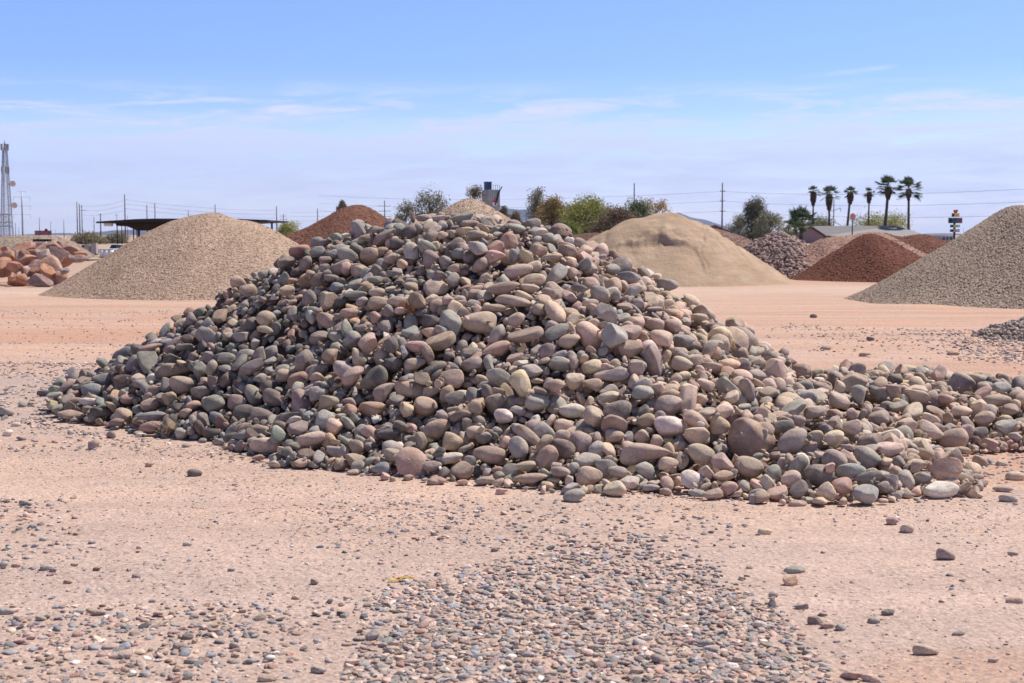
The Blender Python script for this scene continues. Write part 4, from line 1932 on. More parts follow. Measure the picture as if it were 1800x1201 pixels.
16 542 549 180 104 2 6 1 8 11
10 594 301 66 50 4 7 2 2 29
21 875 129 6 95 7 5 58 39 46
19 509 340 74 87 7 1 3 31 50
8 675 269 70 58 7 4 0 1 53
7 707 278 61 88 4 1 29 59 1
39 244 449 3 114 5 3 62 29 54
35 546 495 158 178 5 4 12 6 19
1 369 410 42 109 4 5 33 1 60
7 1050 553 33 158 8 7 7 3 49
12 272 548 68 143 2 6 59 62 36
16 914 539 41 102 6 2 39 1 6
20 636 263 51 109 6 1 1 2 22
18 683 157 7 106 4 0 30 61 52
31 423 420 73 85 3 5 60 62 22
14 442 302 23 142 4 0 2 28 6
8 775 215 41 110 6 4 1 43 25
15 635 600 173 270 1 3 26 61 47
31 528 443 136 96 7 3 53 2 19
29 652 474 147 114 8 2 29 6 10
38 734 550 117 133 1 4 52 2 56
34 700 217 43 63 4 5 50 9 14
15 295 628 96 94 8 3 11 1 11
13 411 281 2 71 3 0 30 1 5
17 790 253 41 116 1 4 59 63 47
9 560 456 142 91 2 0 10 62 59
12 871 192 21 138 6 0 7 58 60
27 853 502 52 93 6 4 28 57 50
16 521 398 107 117 5 4 36 60 12
1 899 409 41 148 4 8 38 62 49
3 516 202 2 62 3 3 62 1 37
17 577 524 177 106 6 0 4 32 53
17 947 392 22 102 3 3 0 2 41
16 720 292 58 80 3 3 56 59 22
33 342 526 92 81 5 4 62 56 13
3 596 339 87 115 4 5 3 4 50
26 592 368 101 66 4 5 59 4 29
4 564 220 10 95 3 4 3 60 6
41 390 499 103 105 3 1 3 4 47
13 415 476 104 81 5 1 62 6 43
33 544 425 129 118 2 2 57 12 43
30 597 306 68 61 7 7 61 11 59
19 957 440 32 189 5 8 49 60 58
41 752 312 60 99 7 6 8 38 6
4 728 325 70 210 1 4 0 59 11
35 733 140 10 104 6 3 51 62 51
10 265 542 61 112 2 6 54 6 32
20 641 185 12 75 4 5 32 60 12
3 962 320 6 101 6 2 62 34 16
16 514 252 19 80 3 7 26 8 58
36 700 673 132 183 4 7 20 58 41
38 301 398 2 63 4 5 60 57 9
27 215 561 36 198 3 1 21 4 60
11 509 299 38 164 4 8 61 61 59
19 457 329 48 68 7 2 63 1 17
27 414 332 22 133 3 6 4 55 62
23 997 440 27 127 4 6 6 28 53
28 460 442 106 163 2 1 34 1 13
40 984 398 25 100 4 2 2 7 53
34 412 416 64 77 7 6 62 51 47
10 787 541 84 182 2 5 14 58 46
10 765 251 40 149 5 1 7 58 18
35 543 216 13 90 2 3 53 4 12
9 911 341 21 166 7 1 62 4 57
32 770 141 13 77 2 6 23 60 11
18 837 446 51 171 6 7 9 10 9
4 588 254 31 73 3 0 5 2 1
12 849 441 42 83 3 2 52 3 3
18 280 592 80 106 8 4 6 6 33
0 196 538 26 140 4 0 9 6 38
28 732 561 120 149 4 4 36 60 52
14 753 445 97 110 8 7 22 53 11
3 555 277 39 92 7 2 41 9 62
17 655 436 132 114 6 0 63 55 29
15 997 404 30 81 8 6 39 58 14
27 625 390 119 128 2 7 50 61 29
13 562 282 48 134 2 8 18 60 21
4 999 360 13 108 3 1 57 38 47
29 570 211 19 73 5 3 31 58 60
14 895 522 34 175 4 7 4 2 4
1 708 423 112 145 7 3 22 61 50
1 332 622 124 137 5 1 3 2 31
15 253 429 2 60 3 6 35 1 0
35 948 322 17 110 4 5 41 63 54
5 922 373 30 143 5 5 6 31 61
29 419 362 40 103 5 1 17 3 43
10 362 360 6 93 1 7 25 4 52
19 520 617 183 221 5 5 52 58 13
17 1019 367 15 135 7 1 59 3 23
2 988 439 31 92 6 0 61 61 31
28 529 350 83 86 6 7 56 1 11
7 578 260 34 104 3 7 63 26 48
1 778 370 68 144 4 2 58 3 60
38 645 360 103 84 5 7 62 54 11
3 208 597 44 105 8 7 27 60 5
34 440 568 160 122 2 4 56 55 5
18 808 410 59 174 6 6 52 62 23
26 753 132 6 83 4 6 56 62 29
2 382 413 52 70 5 6 61 30 1
15 850 116 4 118 5 4 4 0 56
11 648 253 44 80 7 3 7 61 15
9 431 582 162 114 6 1 59 2 50
38 740 369 85 153 3 2 2 2 56
6 670 343 99 104 8 5 62 6 49
14 985 311 3 63 7 6 62 1 17
40 680 486 135 72 7 4 62 2 12
28 464 601 175 138 8 1 62 2 21
24 969 300 2 68 3 4 62 31 9
12 311 492 62 94 7 2 4 25 2
32 987 328 6 84 8 4 4 1 60
20 659 412 132 102 1 1 0 60 49
20 397 378 28 74 6 4 55 59 37
26 850 109 3 70 3 5 41 59 62
40 579 561 179 190 3 1 6 37 8
40 915 599 29 167 4 6 3 42 47
25 1003 318 4 75 5 3 2 18 7
0 1040 431 30 153 8 7 42 6 4
15 229 531 36 132 3 8 43 62 39
36 601 325 80 87 4 5 7 61 7
34 575 209 8 71 3 2 4 3 50
14 506 338 57 60 5 2 60 6 37
14 505 466 132 95 6 1 59 3 27
25 597 407 122 101 6 6 63 4 53
0 475 321 47 83 2 4 62 7 50
16 627 244 36 62 7 2 2 0 2
16 535 271 29 79 6 2 4 5 42
7 955 421 25 170 5 3 2 62 31
14 772 165 12 76 7 7 5 1 56
3 555 358 85 92 5 2 2 58 15
14 292 411 3 114 5 6 7 3 49
11 393 446 74 73 3 6 58 56 18
25 418 361 30 89 5 3 6 3 50
18 573 346 82 93 5 3 4 2 56
13 406 402 42 70 6 1 60 56 12
36 665 291 64 170 6 5 60 0 30
17 407 512 117 88 4 7 57 2 27
41 335 509 82 109 6 5 15 55 52
11 501 473 130 114 5 5 57 1 27
24 376 317 3 91 2 4 2 31 8
16 535 492 153 88 3 5 62 8 6
25 789 207 29 102 7 6 48 57 44
33 602 238 35 63 6 3 43 62 49
16 549 209 11 141 6 6 23 63 45
13 978 422 30 126 4 4 7 0 34
12 696 265 61 123 2 4 26 1 19
35 180 561 24 74 7 7 62 35 54
7 524 338 77 87 5 0 9 53 8
41 911 403 31 134 3 8 49 3 3
0 544 285 57 92 8 5 48 62 24
35 563 501 164 142 3 3 47 3 60
30 620 294 67 110 5 8 36 62 58
6 307 391 9 113 2 7 52 1 10
35 338 513 84 107 1 4 31 7 0
1 718 497 123 123 8 2 9 6 1
18 449 481 121 106 4 0 18 21 58
12 893 542 34 138 3 7 56 1 7
19 780 199 35 125 4 4 11 56 15
23 534 382 102 106 3 7 39 57 4
17 281 401 2 77 4 1 1 31 8
11 840 474 57 128 6 6 29 0 5
29 853 232 31 143 1 6 44 60 19
30 872 153 16 125 1 3 4 60 5
10 832 256 26 98 6 4 42 1 53
4 612 351 95 59 7 7 3 61 59
25 674 290 73 104 3 7 34 63 10
23 181 545 18 128 6 7 58 24 17
15 757 299 55 145 4 4 6 29 11
30 470 464 126 97 2 6 61 33 56
29 191 545 24 129 5 7 46 17 62
24 703 280 62 67 3 7 42 60 12
0 406 305 11 149 2 0 35 4 12
0 889 292 18 135 6 3 6 56 20
17 626 184 19 161 2 1 7 1 1
41 644 188 17 112 7 1 62 5 54
20 527 329 72 112 3 1 7 4 11
15 428 466 105 124 5 5 48 61 58
19 445 452 100 109 3 3 57 9 33
2 704 264 59 101 7 5 7 32 9
23 438 335 44 102 6 4 62 63 10
12 879 208 21 131 5 7 35 1 14
3 998 365 18 86 8 0 54 59 59
0 824 267 27 60 7 5 58 4 19
16 505 385 94 63 6 6 59 36 46
20 203 477 3 68 7 2 62 4 29
11 791 312 44 95 7 2 22 12 54
22 485 389 93 90 2 6 1 61 57
7 1037 563 33 139 7 2 17 7 23
29 764 297 48 100 4 7 4 53 33
34 837 132 13 108 4 5 12 62 33
2 626 127 2 51 5 4 60 4 61
2 401 459 86 74 3 3 3 7 41
41 618 362 97 67 4 6 7 5 47
14 605 333 83 68 4 5 61 5 54
0 696 250 48 106 3 7 4 2 54
19 650 332 83 106 3 2 59 59 23
13 415 485 109 142 2 2 8 61 58
29 510 459 132 79 5 2 59 3 29
39 393 505 108 97 6 3 0 59 15
9 565 443 133 66 5 5 60 1 31
10 584 205 9 80 6 7 59 1 29
1 511 340 61 76 6 2 57 4 31
29 483 324 46 60 4 3 58 7 49
33 375 556 125 103 6 3 1 3 49
39 451 496 126 87 6 4 60 59 24
21 507 477 136 85 5 3 57 2 24
32 549 244 18 90 3 2 8 3 53
28 642 296 62 65 5 2 4 60 4
28 702 172 11 91 4 5 60 4 42
15 347 388 9 75 4 1 56 0 29
21 753 194 16 70 6 6 14 55 48
35 278 489 31 210 1 2 8 56 63
13 375 520 113 78 7 3 29 4 2
24 432 452 95 155 7 4 13 14 12
23 447 412 86 127 2 6 1 21 13
37 575 691 161 160 6 5 63 1 54
26 675 402 118 185 5 3 20 1 38
24 328 427 30 95 5 5 14 62 60
40 529 399 111 149 8 2 29 62 46
19 626 408 125 65 3 6 7 5 38
31 817 128 10 113 7 4 2 3 23
37 630 468 149 130 8 5 52 62 23
31 636 447 143 71 7 2 1 5 44
12 378 579 136 107 3 6 23 3 52
34 165 571 15 217 4 8 50 55 13
21 731 205 32 146 5 7 13 61 63
24 441 263 13 125 5 2 17 54 60
26 456 261 14 110 3 4 6 33 8
11 459 501 139 153 3 0 19 1 5
36 391 477 91 80 6 4 44 23 0
35 761 280 44 92 6 1 11 2 13
20 698 416 114 141 2 1 6 58 42
16 851 222 22 131 7 1 12 4 48
20 823 154 19 178 2 6 59 58 3
30 493 309 38 134 5 1 27 0 57
1 568 504 174 99 6 3 53 5 49
26 577 246 28 120 5 1 61 5 29
14 377 408 42 77 7 1 57 2 13
23 381 584 138 90 5 1 18 61 60
4 396 402 46 113 1 8 24 6 59
13 604 150 2 57 2 3 34 1 51
35 334 487 70 95 3 7 42 61 51
2 877 380 32 193 3 7 59 61 46
35 189 609 33 138 5 3 58 6 17
7 850 335 29 135 4 4 55 23 62
17 744 314 63 79 5 8 15 7 13
37 322 739 89 222 4 8 8 2 49
20 221 566 47 107 8 5 56 14 8
37 860 348 34 132 5 3 54 54 10
32 655 398 125 121 3 2 5 41 12
2 771 523 99 143 7 6 4 9 56
16 738 381 86 125 3 5 59 28 54
34 398 416 58 67 8 1 47 6 13
37 424 296 13 89 6 8 33 58 10
2 221 602 56 127 6 8 51 53 56
23 395 297 5 67 8 6 61 32 4
15 830 397 49 166 1 6 63 60 7
22 995 415 31 91 3 0 0 0 18
31 359 406 39 64 3 4 60 56 24
18 928 495 37 154 3 5 4 5 28
20 538 578 186 95 4 8 61 60 47
33 843 561 59 179 4 5 8 6 11
5 587 551 176 114 4 3 16 62 33
34 770 366 72 110 5 7 51 2 22
17 1017 443 35 120 8 7 2 41 62
12 507 378 90 98 8 1 56 21 48
13 492 395 103 127 2 2 6 7 27
12 331 423 41 61 6 1 5 3 29
9 446 291 22 99 4 6 35 61 14
23 541 468 141 89 3 4 7 58 6
20 587 442 137 75 4 3 2 59 9
12 632 157 2 60 2 7 61 3 53
35 360 564 119 88 4 1 58 3 27
15 352 576 119 111 3 2 57 63 19
33 410 461 91 60 4 6 56 62 28
14 655 269 49 63 7 3 60 1 32
9 781 171 14 80 2 1 59 2 51
41 466 319 44 76 7 6 15 60 57
34 476 428 102 74 5 5 59 0 23
37 523 280 32 99 4 5 56 5 39
11 482 357 73 99 5 6 4 3 55
30 466 326 46 60 5 2 4 1 52
28 512 470 136 75 2 1 60 5 35
35 605 245 36 83 2 2 55 6 32
23 949 390 29 64 7 1 62 1 6
41 624 367 102 58 5 4 53 9 43
19 578 255 30 141 3 2 33 57 60
20 690 381 104 107 5 4 50 6 46
31 551 315 67 104 4 7 8 0 17
17 778 432 86 205 4 5 61 35 9
33 888 345 31 101 7 5 3 20 40
36 260 586 65 172 6 2 9 0 61
36 416 604 157 130 5 4 14 0 52
13 272 484 31 110 7 4 16 22 57
3 679 278 65 143 2 7 2 27 60
0 469 285 26 147 7 6 15 1 5
37 595 467 155 148 4 7 6 6 54
25 348 585 124 109 1 8 54 4 22
27 640 258 45 133 5 2 55 32 58
6 641 168 10 99 3 5 60 59 28
22 582 414 128 123 3 2 13 60 21
16 750 213 35 159 3 1 4 22 45
0 496 501 148 102 6 7 32 9 61
37 276 469 27 151 2 2 12 60 42
22 614 465 152 136 3 6 24 8 60
26 616 507 161 63 6 6 7 60 29
20 687 504 140 119 1 7 28 54 1
8 799 124 5 96 1 0 61 32 58
6 608 460 148 95 6 5 7 60 6
22 599 254 41 91 7 2 21 40 60
7 756 524 104 131 5 7 29 61 4
12 1060 522 36 171 3 4 5 34 60
22 559 411 119 137 2 1 1 1 4
3 466 568 162 144 3 6 6 51 51
2 969 332 8 144 4 7 30 52 1
9 805 430 61 197 4 0 1 3 19
41 392 568 141 69 5 2 56 61 13
6 381 526 120 129 3 7 23 59 55
10 276 458 23 147 6 1 58 33 11
23 690 551 143 146 5 2 44 61 54
30 412 562 145 76 4 3 5 1 37
5 385 322 10 123 7 7 29 56 54
25 435 574 160 122 4 4 55 2 43
21 711 552 136 151 8 8 58 36 51
14 723 168 22 90 6 3 28 63 5
21 255 689 64 267 6 4 13 60 12
10 506 401 102 73 3 5 6 2 36
18 499 263 25 78 4 7 5 29 58
24 797 252 34 160 1 1 56 54 42
21 657 194 27 124 4 6 52 6 26
1 672 438 130 132 3 5 50 49 20
15 990 586 34 163 5 7 6 2 34
16 954 603 31 175 7 1 3 3 37
37 441 337 36 64 7 6 6 45 47
3 357 409 33 128 6 1 12 1 53
10 787 202 36 91 3 2 17 63 41
26 849 159 17 145 1 3 5 62 58
5 431 290 13 99 4 5 27 1 17
20 796 260 34 126 8 0 1 11 20
35 679 501 139 78 5 2 46 2 4
38 363 376 17 71 5 2 58 6 1
28 411 388 39 92 2 4 5 61 57
11 682 526 144 130 3 2 0 1 36
26 698 159 4 80 7 1 9 62 8
3 696 312 83 126 8 3 43 0 36
17 842 504 56 150 3 5 1 22 14
11 517 233 14 127 2 6 45 7 52
28 445 312 32 80 2 1 2 3 11
37 167 554 16 124 3 4 58 36 55
24 540 170 2 61 3 1 2 31 11
20 827 493 64 156 3 6 21 62 10
19 529 579 187 129 6 6 3 60 56
28 907 153 8 99 3 0 56 6 30
41 479 413 98 61 6 4 61 9 41
20 609 135 2 38 7 7 60 28 62
15 646 326 79 78 2 2 56 61 26
8 576 315 64 69 5 4 4 0 58
36 614 384 109 83 4 6 59 4 40
41 560 214 7 72 6 5 0 3 38
40 345 536 101 75 2 4 2 6 46
13 485 382 87 75 5 1 5 59 59
20 421 444 78 69 3 5 3 7 50
23 392 517 112 98 7 4 1 59 15
15 598 198 9 60 3 1 59 58 8
0 711 203 27 70 3 3 60 2 30
19 662 234 40 124 2 6 49 2 60
6 518 504 154 89 5 3 35 56 5
25 592 246 29 93 3 1 1 32 12
4 590 216 17 85 2 7 3 57 1
11 683 498 137 78 3 8 15 62 43
5 975 397 26 112 5 2 1 2 51
27 516 331 68 88 4 5 5 19 7
35 590 204 17 162 2 1 62 63 27
33 605 337 92 117 3 7 55 58 44
12 504 739 140 131 1 6 12 56 49
3 727 281 59 125 3 2 60 35 3
4 741 140 9 98 5 3 57 27 5
23 517 526 165 133 6 4 54 60 62
37 233 518 27 111 2 6 15 40 55
40 878 285 18 203 3 3 47 58 45
38 595 210 19 113 1 8 22 62 57
13 503 528 162 89 3 8 2 53 28
2 759 422 84 102 1 7 0 6 1
20 361 386 19 85 2 1 55 62 62
28 515 224 8 125 3 7 0 62 14
35 453 231 3 81 4 6 2 1 3
9 631 183 12 91 2 5 56 5 1
13 631 315 77 114 4 1 2 2 30
12 903 306 18 89 2 4 11 9 62
34 399 394 41 113 5 7 58 42 45
37 546 196 5 84 6 3 57 6 34
5 574 417 126 118 5 5 60 31 11
16 663 184 20 154 2 8 46 60 56
0 714 424 105 103 7 4 61 6 54
3 771 446 87 57 8 3 59 62 44
9 851 622 56 222 2 8 54 1 5
34 669 698 134 130 4 3 6 1 58
38 675 247 49 118 2 1 4 8 24
0 984 451 31 132 4 2 12 56 56
7 489 458 125 68 4 5 5 59 46
34 359 360 2 98 5 0 36 2 9
20 938 333 4 53 2 7 57 60 26
22 214 489 8 89 6 3 2 25 5
24 402 398 47 66 6 2 5 20 42
16 726 561 125 189 4 5 57 61 13
37 315 461 43 80 5 1 39 54 5
28 428 502 126 61 8 8 59 4 12
27 542 194 9 82 4 2 9 55 40
41 518 336 72 64 4 2 59 56 12
0 169 601 24 189 2 5 62 4 8
40 600 482 165 144 4 2 1 6 25
23 897 398 37 139 4 6 10 61 39
15 1009 577 37 142 7 1 39 0 62
16 830 371 43 129 2 3 24 3 7
28 337 415 28 94 6 7 50 2 15
23 471 531 155 118 6 3 52 60 53
28 874 543 34 72 6 4 57 4 29
35 896 118 3 86 4 6 7 62 59
7 449 261 11 61 7 4 9 57 2
14 337 439 49 115 2 5 51 56 41
37 276 509 49 133 5 1 6 59 18
41 496 367 86 75 5 6 60 6 46
7 392 312 5 88 6 5 23 1 6
8 278 506 52 125 2 0 0 4 42
38 641 472 151 132 3 6 22 63 38
5 584 218 29 55 2 3 24 1 57
14 983 563 33 156 6 5 53 1 31
19 980 554 34 118 8 2 1 61 12
41 960 299 2 74 2 2 3 62 46
25 506 396 100 77 2 1 62 32 8
39 319 480 58 97 3 5 48 4 19
16 450 569 159 144 1 7 62 1 10
7 644 383 113 64 5 2 36 59 9
19 410 383 36 51 6 6 60 63 11
0 1019 351 14 110 2 4 5 4 5
6 667 218 36 148 2 6 10 39 3
5 351 590 127 77 5 6 16 59 45
27 461 246 6 98 5 1 54 7 19
7 363 527 107 108 3 6 52 57 4
26 395 277 2 45 7 4 1 3 39
25 1002 312 2 67 2 3 32 60 6
31 804 322 44 179 6 0 35 62 57
16 616 915 40 112 4 5 49 6 19
29 416 301 16 119 4 3 60 37 4
26 580 357 89 73 3 6 59 60 23
7 575 216 11 81 3 7 57 1 27
18 520 455 132 63 5 3 8 1 3
36 646 443 133 87 5 2 59 4 55
40 510 335 58 60 3 5 53 59 19
15 453 266 11 69 4 6 57 59 17
22 464 377 71 73 2 4 52 0 22
2 489 385 92 87 5 5 61 6 35
39 592 463 146 91 3 3 57 0 35
25 618 407 121 87 5 1 4 3 53
35 596 241 29 67 4 4 59 63 22
25 427 504 121 61 4 2 58 2 28
40 621 149 1 71 6 7 56 3 32
0 504 392 95 74 5 5 59 58 29
21 617 426 135 113 3 7 35 5 55
34 413 374 35 59 2 5 21 57 15
23 474 250 9 98 8 8 14 53 11
16 833 109 7 60 6 8 41 8 57
20 783 122 6 136 8 2 1 58 5
40 799 364 56 117 7 7 24 56 56
40 934 345 16 221 4 7 51 56 28
1 740 349 72 116 3 1 6 5 37
2 962 376 21 98 6 4 7 38 12
14 843 122 3 82 4 8 60 0 32
13 416 618 156 146 2 3 38 56 4
39 712 170 19 45 3 6 1 28 52
25 755 340 69 119 8 1 58 55 58
27 609 168 6 78 3 3 18 0 17
32 917 292 9 149 8 7 52 58 31
10 920 164 3 96 7 3 2 1 54
37 497 415 114 120 6 2 50 52 11
9 805 157 19 114 4 4 59 59 31
25 870 173 15 107 1 1 57 36 10
41 478 467 124 99 6 2 57 26 50
25 390 401 39 149 2 7 26 1 55
4 944 405 36 230 4 2 62 29 13
26 739 208 30 85 4 7 23 7 50
5 436 539 143 135 3 8 8 61 54
36 295 512 58 83 3 5 3 60 17
3 363 382 17 87 4 5 7 60 31
38 797 538 80 219 1 3 1 58 43
3 317 671 98 180 2 6 7 24 6
25 309 382 2 59 2 8 61 62 48
38 749 191 19 82 5 7 52 0 23
35 363 411 37 134 2 2 60 2 50
11 267 425 2 61 6 7 8 58 56
5 349 510 88 99 2 7 59 56 51
16 703 436 121 211 2 6 55 27 59
12 405 417 61 72 8 5 33 57 10
31 847 464 44 154 6 1 27 1 3
9 535 458 140 71 1 1 16 55 20
3 341 427 34 73 5 3 38 1 61
29 723 171 18 74 3 5 52 56 18
19 525 367 90 96 6 6 20 56 17
35 484 468 126 74 1 2 1 34 16
14 348 668 111 97 4 2 47 63 12
22 583 339 85 73 6 3 61 57 13
37 464 466 120 102 4 1 24 23 63
11 331 646 107 71 2 7 57 59 57
15 569 297 62 48 7 2 2 57 2
19 567 232 19 93 5 5 18 56 15
16 888 339 29 110 4 5 59 50 24
12 901 452 42 159 6 1 15 57 12
34 283 471 32 103 8 2 62 42 22
7 534 250 25 73 4 4 44 63 57
18 999 467 31 76 1 4 62 10 22
17 752 436 95 91 4 6 44 4 1
20 542 374 99 170 5 0 3 59 62
15 737 281 58 77 6 8 59 56 46
40 347 508 84 90 6 2 5 51 43
3 163 555 11 113 3 4 4 61 33
10 959 307 4 45 4 7 7 62 4
11 1016 357 13 102 4 6 19 7 44
13 722 183 21 84 6 4 59 58 11
30 154 578 13 131 7 0 3 0 35
1 877 307 24 81 4 1 19 59 14
3 451 464 114 128 7 3 1 61 27
3 659 418 127 108 6 5 59 31 62
12 645 132 2 65 7 3 62 29 11
19 309 420 18 130 7 1 34 57 59
34 878 484 38 156 1 7 8 60 48
13 442 547 154 183 5 5 53 2 13
12 305 406 12 86 8 7 5 58 7
3 978 371 16 86 8 5 60 38 45
7 403 513 120 53 7 4 29 59 6
21 458 511 142 114 3 6 53 8 23
29 826 175 20 126 2 5 3 61 47
26 869 463 39 109 2 2 30 63 47
38 646 195 29 105 1 6 7 24 57
4 287 459 27 107 4 7 9 24 51
29 1006 586 37 128 4 6 49 37 4
13 401 527 122 66 4 2 54 6 9
16 552 396 116 128 2 8 57 1 30
34 387 580 139 62 7 5 61 35 51
18 901 245 16 136 6 4 60 31 49
37 470 402 92 107 5 3 59 36 54
11 522 554 179 135 4 3 50 24 9
1 391 466 87 117 1 1 18 27 1
6 676 297 76 64 1 7 60 59 25
30 369 454 71 103 4 1 7 34 9
37 472 395 92 103 5 3 32 0 6
25 984 313 6 71 1 1 62 35 57
13 794 210 38 84 8 4 2 1 24
10 747 103 1 42 4 3 2 0 12
11 365 351 4 69 6 8 1 52 47
20 475 393 87 62 7 5 12 3 49
3 518 474 141 96 3 2 6 2 49
17 345 394 13 110 3 6 8 1 58
33 399 409 42 122 4 6 1 6 36
22 426 438 75 107 4 2 9 2 53
35 336 557 104 61 2 6 60 5 34
4 543 343 73 68 3 2 60 1 30
6 611 205 19 70 2 5 7 59 60
31 485 426 107 103 3 2 1 5 44
14 413 470 99 61 6 4 62 3 30
22 432 500 121 60 3 6 61 63 24
36 350 606 122 86 2 1 6 0 49
25 481 386 87 63 3 4 1 57 1
22 333 540 96 66 3 5 57 63 22
10 558 207 4 72 3 4 57 60 19
8 538 275 32 76 5 2 58 58 18
39 727 240 42 114 6 2 59 3 61
14 975 409 30 95 6 2 29 0 17
6 557 230 18 158 4 8 58 3 56
34 494 461 125 87 2 8 6 35 53
33 709 443 115 111 8 8 46 1 10
29 750 341 73 105 2 2 4 61 38
30 499 398 101 99 3 5 40 62 58
19 858 297 26 68 1 7 4 1 11
36 534 499 156 136 5 4 7 10 56
38 771 137 12 88 2 1 55 55 2
12 653 232 36 127 5 4 3 7 44
38 504 361 82 133 8 3 55 1 20
29 728 264 55 115 7 6 34 59 0
3 517 567 180 126 4 2 62 29 8
3 496 564 168 85 3 3 3 22 3
20 271 508 46 96 3 4 35 7 9
9 423 348 27 83 8 7 48 63 0
36 428 559 150 153 5 4 12 1 58
11 200 592 36 141 3 3 6 3 39
19 574 280 50 117 7 0 2 29 2
14 432 401 67 92 5 3 4 39 11
12 582 335 81 62 7 4 31 62 9
3 459 570 159 103 3 6 4 1 10
40 662 385 113 143 3 0 49 2 11
9 225 514 19 131 3 2 16 56 58
4 319 602 108 91 6 1 63 3 6
22 753 198 20 113 2 1 11 27 2
25 375 429 60 90 7 6 24 6 16
30 654 465 144 111 4 6 7 3 6
22 542 193 2 38 5 7 7 61 62
40 506 258 25 122 7 1 9 2 58
31 481 298 32 83 3 1 15 24 56
41 553 250 28 73 2 7 2 57 17
35 444 530 143 153 3 6 60 40 9
0 302 446 25 101 6 3 34 2 10
41 966 415 34 121 3 5 56 60 43
35 765 451 88 51 4 6 51 0 7
25 250 485 23 153 1 7 12 5 0
31 393 376 24 80 8 8 42 8 57
23 451 514 143 95 8 1 48 45 54
1 881 321 23 81 3 7 13 61 3
2 311 411 16 72 7 6 2 7 50
14 634 153 10 105 7 3 11 58 25
38 813 141 14 148 1 2 1 36 62
11 923 407 30 81 1 4 58 0 31
28 355 538 109 66 6 1 18 1 0
1 844 219 23 101 8 4 7 0 23
8 242 764 26 239 7 0 47 62 16
0 461 560 155 128 7 3 2 34 61
4 892 239 15 111 8 5 61 60 45
13 808 214 34 66 4 3 60 26 46
0 639 344 97 119 1 6 55 1 52
14 375 682 129 112 3 5 30 62 0
27 1001 383 22 156 7 8 62 56 33
28 252 481 13 54 7 1 2 7 45
40 318 659 101 122 5 6 26 6 12
26 869 316 27 186 7 2 0 33 48
25 505 340 71 96 2 0 2 37 8
40 827 361 39 194 2 2 5 41 63
39 597 247 35 137 8 5 8 6 40
1 409 419 65 77 3 5 7 2 8
16 504 255 27 78 1 3 51 4 28
7 453 458 106 93 2 4 51 22 1
4 919 435 35 270 1 8 57 61 27
23 311 445 24 110 4 2 29 62 9
36 445 461 103 87 4 0 20 1 8
2 852 543 53 130 6 2 61 56 51
4 384 421 54 80 5 0 28 59 5
8 207 480 2 64 2 2 62 31 50
2 857 303 29 91 7 7 5 3 47
24 681 711 129 137 5 7 54 58 59
34 914 233 10 149 4 3 56 58 44
18 809 150 19 139 1 8 56 2 32
20 703 377 102 104 3 7 57 60 48
18 251 604 71 100 3 6 23 1 45
17 780 350 68 76 6 7 8 56 60
32 319 594 113 165 1 3 27 58 0
16 619 451 145 110 3 5 18 20 2
14 388 390 25 67 8 4 33 0 53
28 361 432 52 89 4 5 1 38 18
10 654 573 167 103 6 8 60 5 39
29 654 351 103 91 6 1 53 57 60
13 204 563 35 102 5 7 56 1 59
38 241 587 62 95 8 7 10 3 47
21 674 483 136 90 8 1 5 1 56
8 549 407 117 102 5 4 15 54 51
1 501 306 34 70 3 2 0 60 18
11 840 174 22 112 3 3 24 61 57
38 759 372 75 133 3 1 60 63 60
20 431 566 156 116 3 6 1 36 59
37 451 284 25 98 7 1 57 11 33
14 207 585 41 109 2 7 15 1 38
18 319 388 9 71 3 1 17 60 12
27 208 571 40 91 2 2 3 56 16
4 1016 428 31 92 8 3 34 0 52
17 921 456 38 180 4 0 33 4 62
39 632 201 24 138 3 3 29 4 8
23 765 298 56 111 6 4 22 55 45
32 384 579 135 70 7 3 54 59 15
23 313 405 15 86 3 5 3 8 35
19 412 309 19 112 2 7 8 4 11
19 673 119 2 44 1 6 60 59 55
3 824 124 9 48 7 0 7 34 53
8 921 266 8 101 5 6 10 63 39
38 851 114 9 71 3 7 0 35 51
29 326 559 100 82 6 5 3 0 51
33 395 437 65 67 4 2 4 4 55
40 548 430 124 60 2 3 56 61 26
10 330 421 23 90 4 6 1 61 57
28 563 363 89 60 6 4 56 5 41
20 459 384 70 70 6 1 60 56 4
29 759 144 5 67 4 6 5 60 18
30 386 524 111 60 2 7 60 6 39
16 357 402 20 63 7 4 3 56 12
18 546 475 145 75 3 2 1 1 55
41 339 542 100 60 4 2 60 60 20
4 420 481 108 62 5 6 54 60 21
32 600 203 12 60 2 6 57 1 24
27 479 332 54 70 4 1 6 62 2
24 691 234 38 60 5 5 57 2 31
8 503 434 119 65 6 1 59 6 36
16 345 504 82 63 5 5 13 33 59
24 491 410 106 81 6 3 51 57 20
15 852 158 13 62 5 7 3 62 41
37 643 328 91 141 8 0 11 3 21
16 917 419 25 120 7 1 2 0 42
23 383 411 43 86 1 2 54 6 50
7 551 270 35 115 5 5 2 62 6
18 374 472 82 124 8 1 3 30 60
13 257 563 65 137 5 7 7 23 12
3 800 231 34 144 1 6 49 6 21
5 322 384 6 99 8 6 58 31 3
38 587 262 36 79 2 5 56 13 8
13 1021 513 36 183 5 6 59 58 1
14 838 408 44 121 7 7 27 55 57
24 936 400 30 77 7 1 50 62 52
40 457 280 20 53 6 4 52 53 56
13 315 458 32 85 7 3 45 4 56
23 601 427 131 92 1 6 60 26 2
11 523 325 62 48 3 7 55 4 56
1 964 302 2 41 3 7 56 32 8
33 415 383 42 72 8 0 59 60 3
38 485 440 121 121 5 5 62 34 2
34 477 448 121 107 3 5 12 4 43
19 566 371 104 144 3 2 11 56 26
34 617 667 162 93 7 2 17 1 4
21 755 191 20 80 2 5 3 5 50
22 158 561 6 155 2 2 45 3 5
14 756 236 42 147 8 5 18 60 39
